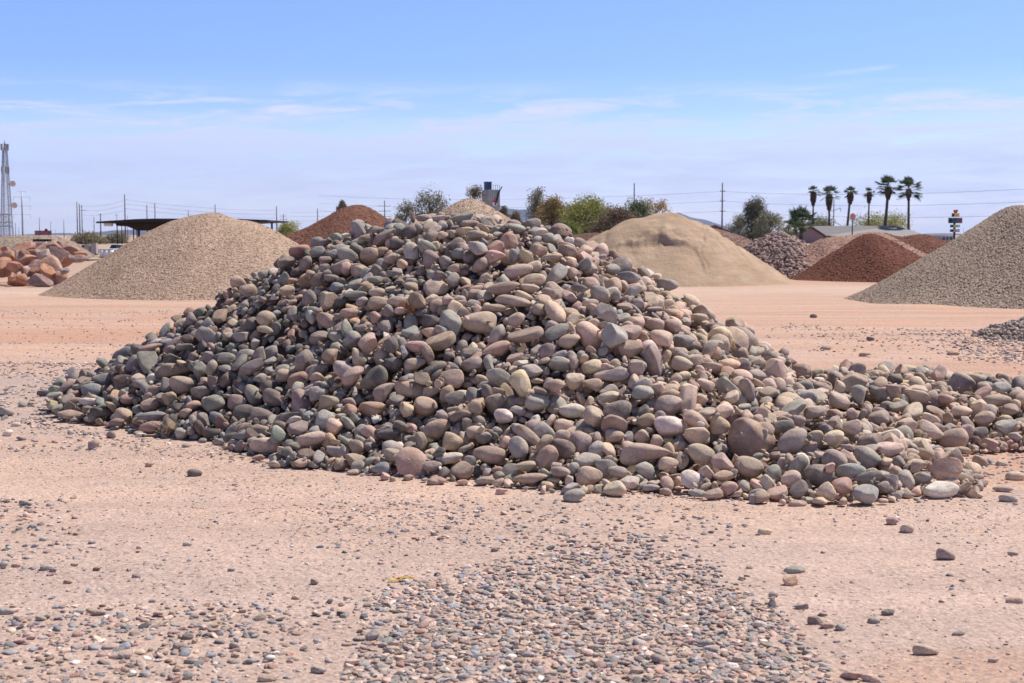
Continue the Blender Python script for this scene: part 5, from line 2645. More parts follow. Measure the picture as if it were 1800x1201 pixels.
38 907 415 24 88 1 6 17 1 63
25 705 351 90 117 4 4 59 1 28
27 303 386 2 39 5 7 54 59 13
10 312 606 105 92 8 0 61 3 24
16 987 377 14 150 1 5 29 63 12
24 912 394 38 149 1 6 22 4 18
2 559 334 73 100 3 4 4 8 19
31 734 232 43 145 1 6 5 59 12
26 579 377 110 104 6 7 9 62 49
19 851 211 22 105 8 7 47 59 14
3 323 654 103 61 8 5 30 3 62
15 498 466 127 82 7 7 41 5 54
20 757 390 77 139 2 1 25 62 20
28 372 573 130 65 5 2 6 0 50
25 272 473 20 136 7 7 8 30 6
17 834 267 24 201 3 0 2 2 55
28 718 139 3 74 4 1 62 62 13
2 1010 341 10 80 1 0 25 62 9
26 248 462 9 140 3 3 31 60 10
36 903 401 29 45 7 3 9 4 23
38 797 110 3 107 4 7 60 59 1
37 563 275 40 87 3 2 12 8 51
39 414 403 56 88 3 5 55 7 11
9 643 218 32 107 4 7 8 5 6
18 406 344 22 88 3 8 15 27 63
30 484 540 155 83 3 1 5 5 34
9 356 419 38 111 1 7 61 59 27
33 272 596 74 112 4 7 53 56 61
25 688 373 104 95 3 5 33 61 56
33 688 532 141 116 8 6 41 2 60
4 617 614 169 106 2 7 3 33 52
36 251 686 48 138 2 3 2 2 26
30 870 350 34 141 8 2 23 0 40
4 319 486 60 85 3 6 15 52 43
3 292 445 25 120 1 5 59 19 45
2 959 408 35 113 3 1 57 6 29
28 532 458 139 88 3 4 18 62 54
18 630 326 84 72 5 4 24 59 7
11 413 406 59 56 4 3 19 38 2
9 675 702 130 119 3 6 61 4 39
32 1016 351 9 82 3 5 0 32 6
0 310 515 66 76 7 3 57 26 9
3 367 575 129 78 7 1 62 62 8
20 608 152 4 73 7 3 7 62 41
31 971 578 31 132 7 1 7 14 49
39 555 492 163 131 6 3 31 2 52
28 416 631 159 156 8 7 57 41 15
14 474 494 138 130 3 5 58 36 8
14 444 440 99 72 2 6 34 59 54
28 374 528 114 81 6 6 4 24 11
8 213 537 21 85 6 7 7 40 54
20 929 442 38 110 2 5 4 5 23
1 340 565 108 45 8 1 6 2 61
15 507 222 8 103 6 6 51 3 16
13 768 347 65 80 5 4 55 44 13
0 840 111 7 95 2 3 40 2 49
36 1001 345 7 66 4 3 2 2 20
37 633 317 82 78 5 4 34 0 50
34 855 450 39 103 5 2 41 0 23
1 416 410 64 79 2 7 1 57 43
23 336 644 110 46 4 7 5 61 12
36 1002 607 32 173 3 7 13 57 50
3 385 467 82 116 1 8 0 27 17
40 376 574 133 77 1 6 6 30 53
20 670 300 79 91 4 7 59 39 56
1 393 529 123 80 5 7 9 23 5
0 479 256 14 89 4 8 52 38 62
31 671 712 129 146 5 3 53 0 53
18 451 634 173 270 3 6 52 3 21
27 708 395 102 77 6 1 3 36 9
22 275 431 11 121 4 2 59 53 62
6 844 301 35 109 2 3 59 4 12
36 839 516 61 107 7 2 23 61 9
37 854 509 52 109 4 3 1 20 59
30 375 464 73 73 5 7 12 60 57
20 791 366 66 100 5 6 2 60 22
18 918 486 37 204 1 5 60 2 24
23 500 253 24 49 4 6 9 56 41
31 412 862 64 124 5 6 7 4 57
5 536 787 110 87 2 1 59 2 10
39 490 415 114 89 4 8 63 26 57
35 474 406 95 45 3 7 52 1 4
2 659 134 3 109 4 0 30 62 61
8 660 151 4 57 7 3 62 2 24
34 460 375 66 68 3 5 56 59 17
24 780 187 19 70 5 3 61 63 27
15 641 302 65 67 4 2 2 5 51
22 563 370 93 82 7 4 8 1 59
24 218 485 1 86 6 4 56 57 10
27 968 422 23 103 4 2 7 0 31
26 506 452 128 66 5 4 61 3 27
24 651 449 133 60 6 6 61 4 53
17 555 365 89 85 3 2 59 58 19
41 295 563 79 70 6 2 2 0 51
0 363 400 21 64 6 6 2 6 40
15 566 279 40 75 5 1 6 4 50
32 1033 522 25 76 5 4 1 0 44
41 602 294 62 60 7 4 58 62 27
1 616 571 168 72 7 3 0 1 7
33 402 518 116 60 7 3 2 58 4
38 304 604 97 75 2 1 60 58 9
25 303 413 12 106 2 2 44 58 61
34 1014 484 33 79 6 6 1 40 56
19 434 497 131 93 8 3 21 55 5
38 475 567 160 86 2 5 56 34 52
12 977 365 13 88 4 8 25 60 62
9 536 508 157 132 7 7 10 60 57
16 312 612 107 140 5 0 5 26 59
10 861 304 26 62 2 1 45 3 21
20 440 524 137 114 7 6 60 37 60
19 364 477 81 134 5 2 4 0 47
12 454 431 95 90 7 3 56 1 22
39 421 540 139 128 4 4 9 54 1
13 738 288 57 93 1 6 30 1 59
23 372 415 42 81 1 1 48 1 58
15 609 367 104 95 2 0 57 3 50
3 450 473 117 99 4 3 12 57 17
34 456 486 128 69 2 7 37 2 56
6 330 515 82 49 3 8 56 2 3
14 880 541 36 45 3 4 55 62 0
24 425 288 10 121 2 3 60 61 46
3 580 328 76 130 3 5 1 34 48
12 1014 393 21 93 5 8 45 59 45
38 443 381 61 136 1 2 7 61 16
14 436 461 104 109 5 0 55 34 7
23 614 550 173 60 7 5 37 8 11
33 670 296 75 71 4 2 22 61 60
14 514 403 107 107 7 2 6 5 40
15 630 238 37 66 4 1 3 61 52
12 488 676 166 154 7 7 12 62 41
11 699 142 2 44 6 4 58 2 55
13 761 651 106 186 5 3 60 34 3
8 650 431 139 123 6 4 27 1 52
3 1004 516 31 146 4 3 5 28 55
0 1010 388 18 60 1 2 60 2 27
21 448 376 64 114 7 2 9 57 54
22 802 179 24 86 6 1 61 23 5
27 532 449 136 91 8 4 4 3 55
19 610 571 171 125 5 4 60 34 62
13 566 223 17 62 6 4 6 26 10
40 704 160 4 125 1 1 39 7 56
3 509 315 52 125 2 3 10 6 14
27 212 508 17 174 6 7 0 0 35
24 677 151 6 104 3 4 34 61 60
5 1033 507 33 206 5 7 1 58 48
17 607 256 48 87 2 1 11 63 21
27 504 411 116 129 4 2 22 62 18
4 510 337 71 56 1 4 0 25 47
16 987 434 24 57 1 4 21 4 1
21 491 443 122 80 4 4 12 59 14
24 519 247 16 75 4 3 2 30 2
3 684 354 96 78 3 6 0 24 53
11 542 520 167 157 3 7 23 56 61
23 340 671 105 158 4 0 1 1 24
28 296 520 61 96 2 1 60 61 11
4 853 149 14 106 3 4 58 10 63
30 264 572 67 102 6 8 60 62 24
15 634 470 144 77 7 6 61 0 22
7 685 474 129 119 2 4 21 62 43
9 436 550 148 75 4 7 59 11 57
21 358 467 72 56 6 2 50 39 57
4 1043 482 33 147 5 3 51 22 0
10 710 254 49 97 4 8 20 3 45
41 662 178 15 51 5 1 17 42 60
29 421 518 134 88 4 3 46 3 52
17 793 482 81 195 8 2 8 61 1
19 403 362 24 72 4 0 59 56 8
15 679 441 128 174 3 1 27 61 53
14 742 322 63 100 1 5 37 60 14
37 304 520 66 68 5 6 50 57 16
34 737 367 77 81 6 8 16 55 2
23 584 669 170 96 8 5 11 27 56
35 340 650 112 82 5 7 3 4 41
14 538 429 131 100 6 2 33 61 12
27 638 174 10 66 7 3 28 59 53
25 944 651 31 270 6 3 16 60 16
41 560 262 36 139 7 8 43 57 20
38 475 701 154 142 1 7 15 32 63
0 421 571 150 109 3 6 35 59 60
4 919 198 6 127 4 2 2 63 1
24 646 352 100 78 4 2 29 60 61
37 725 213 37 97 3 8 40 3 46
10 769 483 85 52 3 5 1 57 31
23 695 376 101 126 5 2 44 1 44
11 976 459 32 142 8 5 53 61 1
22 664 255 48 103 3 0 58 1 15
6 423 328 26 82 6 5 62 62 29
38 540 387 104 74 6 4 19 57 57
15 1041 562 22 94 7 3 1 35 15
16 283 454 23 95 2 8 56 13 53
21 667 420 125 122 2 2 58 24 18
1 296 520 67 122 6 3 31 59 59
28 884 405 34 92 3 6 60 63 34
35 995 372 14 99 7 6 34 56 57
3 430 253 2 45 7 6 9 2 19
10 764 530 99 94 6 7 19 5 4
41 389 419 52 122 2 7 55 58 11
32 856 537 52 120 6 1 6 9 26
11 441 287 18 68 3 7 63 31 53
7 703 253 50 73 2 7 15 1 37
5 1051 576 18 122 7 6 2 60 28
23 831 149 15 98 3 6 60 36 16
11 521 329 69 90 8 5 15 58 43
5 903 372 28 62 5 4 2 62 60
21 822 513 64 130 4 6 7 1 62
21 891 479 39 178 7 6 48 1 61
22 498 295 30 45 3 3 58 31 58
27 228 568 49 99 6 6 16 59 17
24 932 523 36 104 4 7 4 52 26
15 612 222 32 73 4 6 54 57 39
15 679 334 96 108 4 1 44 10 60
32 967 622 30 158 7 5 62 42 62
35 264 652 70 73 6 4 39 59 49
7 344 437 45 111 8 2 39 63 3
17 322 414 24 126 1 7 2 29 8
0 622 227 32 83 2 7 29 2 48
28 676 523 150 166 2 4 32 61 14
20 368 420 44 54 6 7 55 6 29
1 369 459 73 88 3 7 35 1 3
5 845 230 26 138 7 4 59 29 49
6 1006 482 31 99 1 5 38 7 51
12 831 279 27 59 7 7 62 3 25
24 893 591 33 190 2 0 3 36 47
11 966 499 32 160 2 4 56 59 11
26 755 494 101 184 3 3 59 61 38
5 514 393 104 93 3 7 2 42 1
24 691 413 114 67 4 2 7 10 40
22 877 264 17 149 2 7 9 58 2
20 845 106 2 48 5 3 61 6 51
20 356 535 103 63 4 1 26 5 56
0 540 400 115 135 5 1 33 1 54
6 193 505 9 153 6 1 13 1 28
5 390 424 58 77 3 7 17 28 63
13 939 460 33 129 6 2 3 9 36
39 523 697 167 263 4 8 8 4 2
24 829 134 9 99 5 7 23 43 60
29 918 623 29 170 3 7 49 1 58
37 450 537 149 135 6 3 61 36 3
26 785 231 37 147 5 7 19 1 21
13 704 339 87 143 3 4 31 62 56
10 333 373 10 70 4 2 55 56 40
7 355 531 101 75 2 3 31 3 51
0 1024 426 29 122 4 3 27 2 49
25 736 125 3 80 2 4 25 59 51
17 661 141 3 68 8 4 58 32 62
31 316 448 28 60 4 1 7 63 54
24 321 585 103 72 5 2 1 5 37
29 380 527 111 92 5 4 60 4 33
5 462 324 43 76 3 6 53 0 23
13 321 537 86 69 5 4 56 62 23
29 633 163 6 96 6 5 2 60 13
19 410 489 108 75 6 5 58 60 18
17 608 197 13 60 3 5 58 61 19
3 451 344 44 71 5 3 55 2 23
10 825 203 25 88 6 6 1 60 27
29 540 205 2 100 3 5 63 4 43
38 347 497 75 78 3 5 7 63 53
33 603 408 121 65 4 4 62 60 25
36 480 423 102 64 7 6 5 58 59
25 512 430 120 60 7 5 2 57 14
32 307 494 54 178 4 5 53 60 18
36 490 568 165 105 5 2 3 27 60
25 480 303 33 76 8 6 4 53 11
18 816 445 59 183 5 4 26 58 12
0 206 562 26 111 5 8 54 31 60
18 254 574 65 162 2 5 59 39 47
32 576 371 104 101 1 2 58 22 6
37 251 502 30 95 6 7 49 0 16
34 331 597 113 82 7 7 7 23 2
34 247 580 61 148 3 6 60 59 6
15 752 124 3 106 5 6 2 59 21
19 737 224 40 130 6 7 20 41 3
34 780 107 1 59 1 0 3 31 10
38 989 314 1 42 6 2 61 61 50
19 431 367 45 90 3 7 5 61 49
2 631 606 165 94 7 5 1 62 18
24 406 518 120 59 2 2 62 61 8
25 837 190 21 103 5 3 38 62 19
32 632 229 36 64 2 6 42 63 43
35 443 418 85 68 7 3 48 60 23
24 431 283 12 73 2 5 50 3 29
22 441 457 99 109 7 2 58 10 12
32 203 500 6 122 6 8 55 22 6
11 666 691 137 118 7 4 60 3 62
32 465 447 106 65 1 1 61 59 21
5 392 306 3 74 4 4 45 3 15
29 335 650 108 74 4 1 20 5 47
37 859 345 27 121 3 2 4 61 2
23 268 706 53 128 6 4 6 52 25
26 641 423 140 142 6 4 29 6 61
33 898 199 6 85 8 7 51 7 58
6 689 294 71 49 3 3 58 61 12
27 587 374 111 84 3 6 62 4 29
13 515 340 77 91 4 3 50 3 22
15 968 526 32 141 3 0 30 0 61
3 336 408 25 45 5 5 39 58 4
33 760 479 93 111 5 2 44 13 12
10 945 338 8 143 7 7 1 1 19
0 993 425 29 60 6 1 3 60 46
4 522 275 34 65 6 1 29 3 51
31 444 609 168 86 4 6 1 58 37
38 399 321 12 99 8 2 10 22 63
19 368 343 2 80 3 4 6 1 55
4 308 399 11 107 5 7 50 59 0
34 650 510 155 198 3 0 24 62 54
32 623 462 147 96 4 5 23 3 17
9 589 241 28 62 2 5 16 61 56
4 497 372 88 47 7 8 31 7 1
32 597 553 175 131 7 4 20 18 55
22 640 467 145 68 8 3 62 61 53
21 919 275 8 93 6 3 4 29 62
2 353 669 115 98 1 4 59 0 30
9 979 333 8 115 6 6 12 55 51
2 922 214 5 162 2 7 56 5 0
5 758 367 70 119 5 5 60 0 61
0 396 525 119 77 5 8 55 35 55
14 990 361 10 45 8 5 59 28 49
41 630 464 145 45 3 4 56 6 8
25 898 330 26 135 3 1 23 4 44
40 326 670 110 217 5 3 2 24 19
21 407 327 16 87 3 1 31 62 4
17 802 281 35 129 7 4 24 62 5
28 763 484 89 90 2 2 54 59 53
11 686 512 138 108 5 8 3 61 56
22 831 248 25 90 4 4 15 56 22
18 377 515 111 47 7 6 0 10 42
24 473 259 12 66 6 7 39 58 53
29 490 349 75 77 4 7 24 4 17
37 924 325 18 149 2 1 4 24 15
41 963 353 11 104 6 7 51 4 35
11 928 549 38 208 8 1 7 32 5
0 823 420 57 220 5 1 26 56 61
17 772 419 81 138 7 7 33 2 49
0 880 209 13 142 3 2 59 62 51
8 1029 512 27 52 2 2 0 3 50
11 900 126 4 82 8 5 11 36 62
39 853 525 52 150 2 2 28 3 6
29 877 369 32 114 1 2 57 57 50
28 524 262 27 77 3 3 1 37 44
34 812 320 39 139 4 7 6 62 34
32 633 610 161 52 7 7 62 29 53
10 842 613 60 162 6 4 9 4 29
18 604 163 3 89 2 3 6 62 51
21 308 426 22 81 8 7 19 51 52
0 373 674 132 118 5 5 58 9 19
24 263 608 76 74 8 5 30 6 10
39 504 551 168 77 2 5 1 6 38
0 404 620 142 53 3 4 32 59 51
15 413 387 43 64 1 1 2 3 42
38 718 122 2 54 7 1 32 62 9
5 228 679 32 111 6 3 63 55 44
33 190 496 3 86 3 7 26 0 9
20 1030 611 30 168 8 2 56 7 23
27 292 467 28 119 6 2 20 63 47
7 269 421 2 56 3 1 2 31 1
33 801 152 17 77 5 0 3 0 8
4 886 130 6 109 7 6 62 7 2
1 623 529 173 147 2 7 48 61 35
37 742 296 57 73 3 8 60 36 3
26 292 622 94 73 3 6 63 62 51
23 875 362 33 72 6 7 7 29 0
35 195 598 36 82 2 1 59 27 4
15 732 574 122 95 5 1 62 5 49
11 924 363 23 143 7 8 10 4 62
15 266 508 40 80 4 8 16 52 14
23 890 354 31 111 6 3 4 31 3
19 631 576 174 87 7 5 61 38 60
9 231 584 58 140 6 6 1 53 55
23 725 336 85 120 5 8 49 0 20
31 531 391 106 86 5 5 59 8 22
28 545 389 115 115 7 2 35 53 58
22 631 384 115 106 5 1 2 60 8
4 803 628 84 84 8 4 1 38 56
9 436 463 112 146 3 6 22 60 62
28 600 227 29 94 5 5 50 4 21
27 793 125 7 90 2 3 51 58 14
41 369 448 66 96 1 7 1 53 12
4 489 390 98 102 5 5 2 60 16
9 439 270 14 112 3 7 19 21 62
0 823 287 38 201 3 5 59 62 55
10 433 309 24 120 6 3 3 35 55
21 293 475 30 66 7 6 37 44 61
38 708 384 100 86 8 6 60 60 36
7 437 341 45 67 4 3 41 59 61
3 828 604 75 204 6 4 43 1 45
33 684 140 2 48 8 8 2 62 56
24 408 601 154 163 4 4 2 35 16
2 907 298 18 122 4 2 57 61 29
19 198 518 9 83 3 4 60 8 3
31 651 295 70 88 6 7 30 58 2
16 480 244 4 89 7 6 21 9 50
40 719 327 78 69 3 0 42 57 5
8 1012 409 23 107 4 0 5 2 17
29 289 631 93 104 6 8 57 4 42
40 534 583 180 98 8 5 42 61 23
27 814 537 78 189 3 8 35 59 56
25 842 185 23 62 8 5 39 61 3
21 1006 527 30 133 7 1 2 57 3
32 842 194 21 83 6 2 62 35 61
15 511 396 100 97 1 0 6 56 15
33 525 300 44 64 5 1 14 28 62
28 401 532 125 106 3 4 9 8 54
34 380 467 78 102 1 5 47 5 47
40 681 518 141 76 4 7 1 18 7
5 513 362 82 96 4 1 8 37 57
24 859 113 2 52 2 4 32 0 54
41 1017 411 24 62 8 7 5 12 56
12 672 277 70 61 7 0 23 14 4
27 237 459 2 58 1 5 34 62 48
20 1059 643 8 101 2 6 40 0 6
26 777 523 90 134 8 4 62 6 15
17 374 650 131 80 2 4 0 62 8
9 508 634 181 117 5 4 62 1 51
29 459 292 30 111 3 4 6 27 59
2 339 652 108 63 5 3 55 62 39
17 338 377 4 80 2 2 53 34 55
17 260 512 40 67 3 7 18 62 28
26 866 565 45 118 6 5 8 1 11
35 1055 589 29 192 6 4 6 60 49
39 497 449 124 62 5 4 0 57 62
33 403 314 9 90 2 4 48 36 4
27 906 167 12 132 6 0 62 4 11
31 667 489 137 109 5 6 5 2 7
36 545 301 50 91 6 3 4 0 59
31 597 213 14 60 5 2 62 5 35
28 431 429 75 87 4 5 53 58 14
18 505 344 61 73 6 1 0 0 56
17 703 178 13 62 5 5 62 4 42
10 549 250 20 60 2 2 7 5 48
2 948 520 34 60 7 6 29 62 50
33 506 461 127 83 3 0 57 1 19
0 790 229 26 180 7 4 62 1 57
36 400 607 144 191 5 4 52 60 16
17 220 523 19 117 2 4 4 29 49
32 878 154 14 61 4 6 1 62 5
3 454 507 140 116 3 5 50 3 55
36 747 116 2 58 6 5 8 4 48
21 642 604 164 186 2 5 57 5 24
5 481 492 133 97 2 1 50 1 0
4 448 437 97 87 7 1 52 26 58
28 420 668 145 91 2 4 59 4 21
28 618 383 113 92 3 5 55 1 22
27 576 456 148 125 5 2 58 26 2
20 529 247 22 79 5 0 0 62 50
40 492 448 121 62 5 7 4 42 47
23 727 462 111 190 4 4 1 10 1
14 349 646 119 87 4 2 33 62 58
9 300 529 73 160 4 3 6 4 38
5 222 493 12 83 7 4 5 61 41
17 448 337 45 142 3 1 43 55 56
12 345 581 121 97 2 7 47 57 55
21 675 320 87 91 7 8 4 28 52
21 807 224 30 67 2 4 63 61 6
22 459 266 18 117 2 4 6 3 10
34 661 197 21 132 7 8 61 58 20
9 276 728 51 171 8 1 4 57 9
8 763 344 59 54 7 1 5 2 23
25 617 438 139 132 8 4 37 57 63
28 985 439 26 113 6 5 2 62 32
21 475 678 157 130 5 2 50 6 16
32 512 369 82 129 4 2 3 57 62
20 662 251 44 45 8 6 54 52 52
7 634 725 133 131 7 5 54 3 60
26 408 277 2 48 4 3 27 62 51
28 962 385 21 87 4 7 0 62 28
11 414 526 132 93 7 2 14 46 15
6 516 257 23 57 8 7 42 55 3
40 483 250 8 109 7 1 8 56 20
17 572 375 105 90 2 7 5 63 35
17 462 696 152 153 7 6 2 0 33
34 539 565 180 133 5 2 1 1 5
34 903 333 21 120 1 7 1 62 60
24 882 373 29 81 6 3 60 7 5
29 705 646 128 88 6 1 7 57 18
39 598 532 171 102 2 4 16 60 44
25 758 115 2 85 6 1 61 63 41
4 299 502 51 67 7 6 0 62 1
34 550 564 180 123 6 6 25 8 2
4 443 466 105 74 7 5 59 3 43
7 627 620 172 166 7 6 10 24 8
23 347 622 127 110 7 2 38 60 8
18 346 465 69 55 7 5 12 43 5
3 599 203 18 57 6 3 50 57 41
12 700 288 67 57 8 0 62 4 48
10 995 456 30 45 3 8 18 3 11
5 461 602 170 98 2 7 4 62 43
22 779 383 67 167 2 1 8 60 43
38 447 590 163 101 2 3 57 59 24
0 579 551 173 72 1 6 26 0 19
10 585 246 29 51 6 6 26 0 48
9 675 329 93 134 3 5 16 59 23
0 222 541 27 70 6 8 55 3 60
1 925 635 26 166 3 8 62 58 8
4 344 657 112 140 2 4 3 3 37
17 213 526 16 90 5 5 60 58 18
23 842 598 58 204 5 3 34 61 2
33 359 847 44 93 7 2 18 10 56
29 881 171 12 87 8 3 24 5 54
3 512 410 116 119 2 4 28 1 47
39 459 489 130 76 1 8 13 62 24
14 625 309 75 96 7 6 7 28 56
40 734 313 63 109 1 3 62 62 12
21 740 544 110 106 5 7 38 1 45
35 486 298 31 71 7 6 43 7 61
4 666 372 107 89 6 7 4 6 58
29 325 593 110 79 3 6 61 59 55
14 530 334 74 87 3 4 3 29 51
39 788 515 82 136 6 7 0 7 45
39 563 561 179 132 5 4 10 26 60
7 356 542 108 100 5 1 45 2 60
24 854 397 38 117 4 7 49 57 7
9 392 582 141 99 2 1 54 58 15
26 940 354 19 105 8 3 47 10 56
25 200 537 20 94 5 2 62 0 6
39 242 599 61 149 7 3 37 3 15
19 631 256 49 129 3 3 39 61 44
12 531 480 152 70 2 6 58 9 34
3 831 189 21 85 1 0 59 35 59
15 770 453 87 62 2 1 55 0 48
4 670 246 40 96 2 1 2 3 12
27 792 691 72 68 6 5 1 42 2
36 293 420 14 103 5 7 1 18 7
29 760 557 107 165 3 5 60 28 8
21 483 232 2 79 5 2 29 62 48
39 775 366 64 110 7 7 19 2 24
13 181 512 3 73 5 4 62 6 31
30 612 326 77 55 8 1 61 59 21
19 908 479 40 173 7 6 8 62 24
20 251 485 15 45 6 5 23 60 13
20 734 374 82 140 4 5 53 57 36
9 917 158 2 83 7 2 2 1 36
37 440 531 134 116 2 4 30 56 10
10 896 407 33 144 5 3 2 35 1
14 956 326 13 110 4 5 2 20 24
2 613 673 161 108 6 1 62 61 50
4 337 425 30 73 2 3 36 3 52
32 517 481 142 88 2 5 14 60 14
17 529 578 179 103 2 7 10 3 60
16 784 423 70 95 4 6 56 34 2
27 768 359 67 152 3 6 8 34 3
31 939 411 29 98 7 6 20 59 5
41 866 365 36 154 1 7 60 61 36
4 761 123 3 103 2 1 54 2 35
37 435 641 163 228 7 4 62 6 59
12 649 336 94 121 4 3 51 5 39
10 502 372 85 85 6 4 56 2 38
30 711 336 84 151 2 4 31 55 2
27 280 448 20 134 3 7 46 52 3
38 955 632 31 164 6 4 56 1 47
6 417 687 145 112 3 7 62 30 8
15 412 297 11 105 2 3 61 0 34
40 438 361 47 84 7 7 8 33 4
12 593 225 23 64 2 7 58 3 42
17 740 567 116 95 2 6 42 1 9
12 666 432 128 104 8 7 48 35 4
25 786 507 84 104 6 6 51 23 10
4 976 570 30 106 6 2 51 6 20
13 782 152 18 56 8 5 37 7 52
25 969 340 13 101 2 5 48 61 61
14 422 524 135 128 4 4 15 7 24
16 921 417 32 166 5 4 61 1 14
10 227 738 18 122 2 4 60 63 16
30 1010 347 9 50 7 5 30 56 0
22 602 309 68 62 7 1 3 58 0
28 465 404 89 71 2 7 18 34 63
15 334 437 43 92 6 6 4 0 29
41 958 523 37 140 3 5 59 32 1
18 968 400 28 82 5 1 47 57 7
1 516 273 32 64 2 3 6 61 1
8 167 662 22 186 7 5 8 56 40
24 644 294 71 101 4 1 18 60 57
1 482 693 158 119 5 8 7 31 7
14 826 521 62 125 8 3 0 30 13
31 540 552 176 77 1 6 58 62 14
18 178 556 18 119 3 3 6 62 1
38 889 385 30 130 1 2 59 60 33
39 302 417 14 82 4 2 22 63 61
8 669 252 42 68 6 0 38 62 7
39 599 179 6 119 1 2 46 60 3
26 291 646 90 132 2 8 42 55 48
13 590 536 169 81 3 5 48 3 48
24 670 338 94 71 5 4 2 34 60
13 484 495 135 73 6 2 24 1 61
27 296 467 33 139 2 2 57 34 4
4 475 233 4 89 7 3 43 1 17
3 511 610 172 71 7 5 38 59 3
40 815 305 41 162 6 8 60 3 17
24 595 545 175 149 7 1 41 60 0
39 982 379 19 113 4 7 6 58 17
9 199 562 28 96 1 5 12 1 38
4 406 393 40 59 4 3 26 61 54
15 695 520 143 164 5 2 3 4 39
26 376 656 140 233 6 3 62 6 32
3 791 633 95 155 6 7 62 9 59
35 464 576 162 85 5 8 7 59 6
19 793 309 38 57 5 6 29 5 55
25 782 362 65 130 3 4 43 1 39
21 448 244 4 117 5 4 61 1 51
35 990 535 30 139 8 5 8 4 12
11 424 349 39 80 8 1 53 34 5
33 628 155 8 72 5 1 58 4 49
21 642 506 153 77 8 7 11 54 37
16 403 297 8 108 4 2 2 22 62
32 384 587 139 92 2 1 17 3 56
19 1038 406 28 179 3 2 2 25 62
10 1026 387 20 67 6 5 2 63 4
24 511 372 89 81 8 5 46 58 19
25 637 620 167 181 6 6 1 20 6
11 437 278 14 74 5 5 45 2 18
20 837 522 59 141 3 2 11 60 4
23 383 686 129 84 7 3 59 29 51
23 968 647 27 162 5 6 57 31 54
29 713 351 88 75 3 5 5 35 49
21 796 128 13 135 3 3 57 3 9
23 479 254 8 55 4 7 14 62 47
13 998 570 37 167 3 4 14 33 3
11 627 224 34 67 4 8 9 7 47
8 177 611 28 192 2 4 56 23 57
12 170 558 14 73 7 5 1 25 10
37 985 418 29 45 4 5 29 57 57
34 531 307 59 124 2 7 39 5 61
29 705 191 24 66 5 7 54 33 60
4 558 569 183 120 6 7 54 32 59
33 564 551 178 137 5 4 21 61 15
31 764 226 39 158 4 3 58 5 14
17 661 168 12 94 6 4 15 61 22
33 410 312 11 67 4 3 6 35 61
30 543 265 32 53 7 4 42 1 5
0 292 638 86 45 3 6 58 28 59
29 871 488 36 84 5 7 63 50 36
7 548 173 2 106 1 1 1 63 24
1 216 580 42 95 4 2 12 33 3
9 500 351 79 123 7 5 0 13 26
35 864 372 36 86 7 3 0 40 24
31 320 522 80 118 3 4 35 9 58
29 326 508 75 122 7 0 38 61 51
0 383 680 133 119 7 1 2 2 52
12 183 690 15 108 8 1 8 0 44
36 492 697 161 169 6 4 39 1 13
39 411 268 2 45 7 1 32 2 52
23 855 294 26 51 4 8 11 57 48
32 304 521 72 108 1 7 35 59 2
10 397 567 143 75 4 1 60 62 15
21 731 385 87 92 2 6 2 63 58
38 826 129 8 73 3 3 3 32 58
25 629 149 9 57 7 2 5 55 26
4 496 214 4 81 5 1 10 3 61
31 403 305 9 101 4 0 37 6 6
6 424 308 18 108 8 3 9 20 57
22 575 202 5 60 2 1 59 3 33
37 355 406 25 112 5 4 5 6 50
11 539 424 120 96 7 2 3 3 52
4 373 518 101 60 3 2 3 6 40
8 363 575 123 79 2 2 0 58 0
20 703 248 47 60 5 3 59 4 41
9 357 555 114 64 3 2 61 2 25
15 441 424 81 98 7 3 54 2 24
40 485 682 158 97 3 7 53 56 42
19 374 587 136 77 5 7 15 0 60
40 626 369 108 115 7 1 60 5 62
25 437 346 35 57 6 8 59 39 17
16 891 574 31 99 7 1 59 58 37
33 968 373 19 89 2 2 4 62 17
10 464 679 150 75 1 4 2 60 55
30 422 508 127 113 4 6 7 2 58
17 375 471 76 80 1 6 9 60 60
32 358 425 40 54 5 2 14 3 22
29 512 590 176 106 6 5 49 22 8
17 339 405 24 69 5 5 57 35 62
8 623 677 159 143 5 6 2 4 59
16 615 656 166 71 5 1 7 3 26
22 498 683 161 116 2 3 40 58 62
21 767 500 87 124 4 3 2 61 28
11 328 653 103 111 2 5 62 59 44
13 478 570 162 51 5 1 61 37 47
28 723 495 115 100 6 1 58 59 27
41 1042 580 20 63 3 3 12 55 8
39 177 525 5 161 5 6 5 61 25
23 639 296 66 56 2 1 61 4 40
19 875 525 31 130 1 1 10 57 16
6 257 466 10 73 5 3 61 33 60
30 956 528 33 94 4 2 6 3 2
5 744 213 29 98 8 4 10 58 61
1 704 565 130 150 2 0 7 62 17
3 331 657 108 128 3 7 20 5 61
21 587 662 170 83 8 2 60 8 7
31 416 654 148 144 5 6 62 63 15
19 435 533 139 101 7 1 57 3 61
13 286 519 56 91 3 1 53 27 56
39 757 308 55 76 6 6 38 59 59
21 851 499 45 141 8 7 34 1 2
6 388 362 17 161 3 7 25 0 54
20 514 600 176 142 3 6 11 63 14
24 421 293 6 82 2 4 36 57 56
1 462 431 98 66 6 1 38 62 54
12 942 545 33 148 2 4 30 2 59
37 462 525 148 87 3 3 12 33 1
11 502 535 163 97 3 5 2 37 45
24 442 248 5 90 5 7 42 3 20
24 227 674 30 83 2 0 57 1 6
27 288 453 20 61 5 2 0 61 15
20 151 674 2 100 2 0 1 62 51
14 902 357 26 87 4 1 61 32 4
4 559 367 96 78 4 3 59 61 18
35 286 394 1 43 1 1 30 62 54
12 790 127 7 62 4 1 6 22 10
36 517 400 102 102 3 7 57 58 21
37 598 399 127 112 7 0 1 9 7
33 672 142 4 75 4 5 15 59 54
2 646 277 54 76 5 3 4 61 8
41 805 233 29 120 8 1 59 56 13
21 280 721 53 65 6 8 55 52 42
40 932 318 9 75 2 2 58 63 47
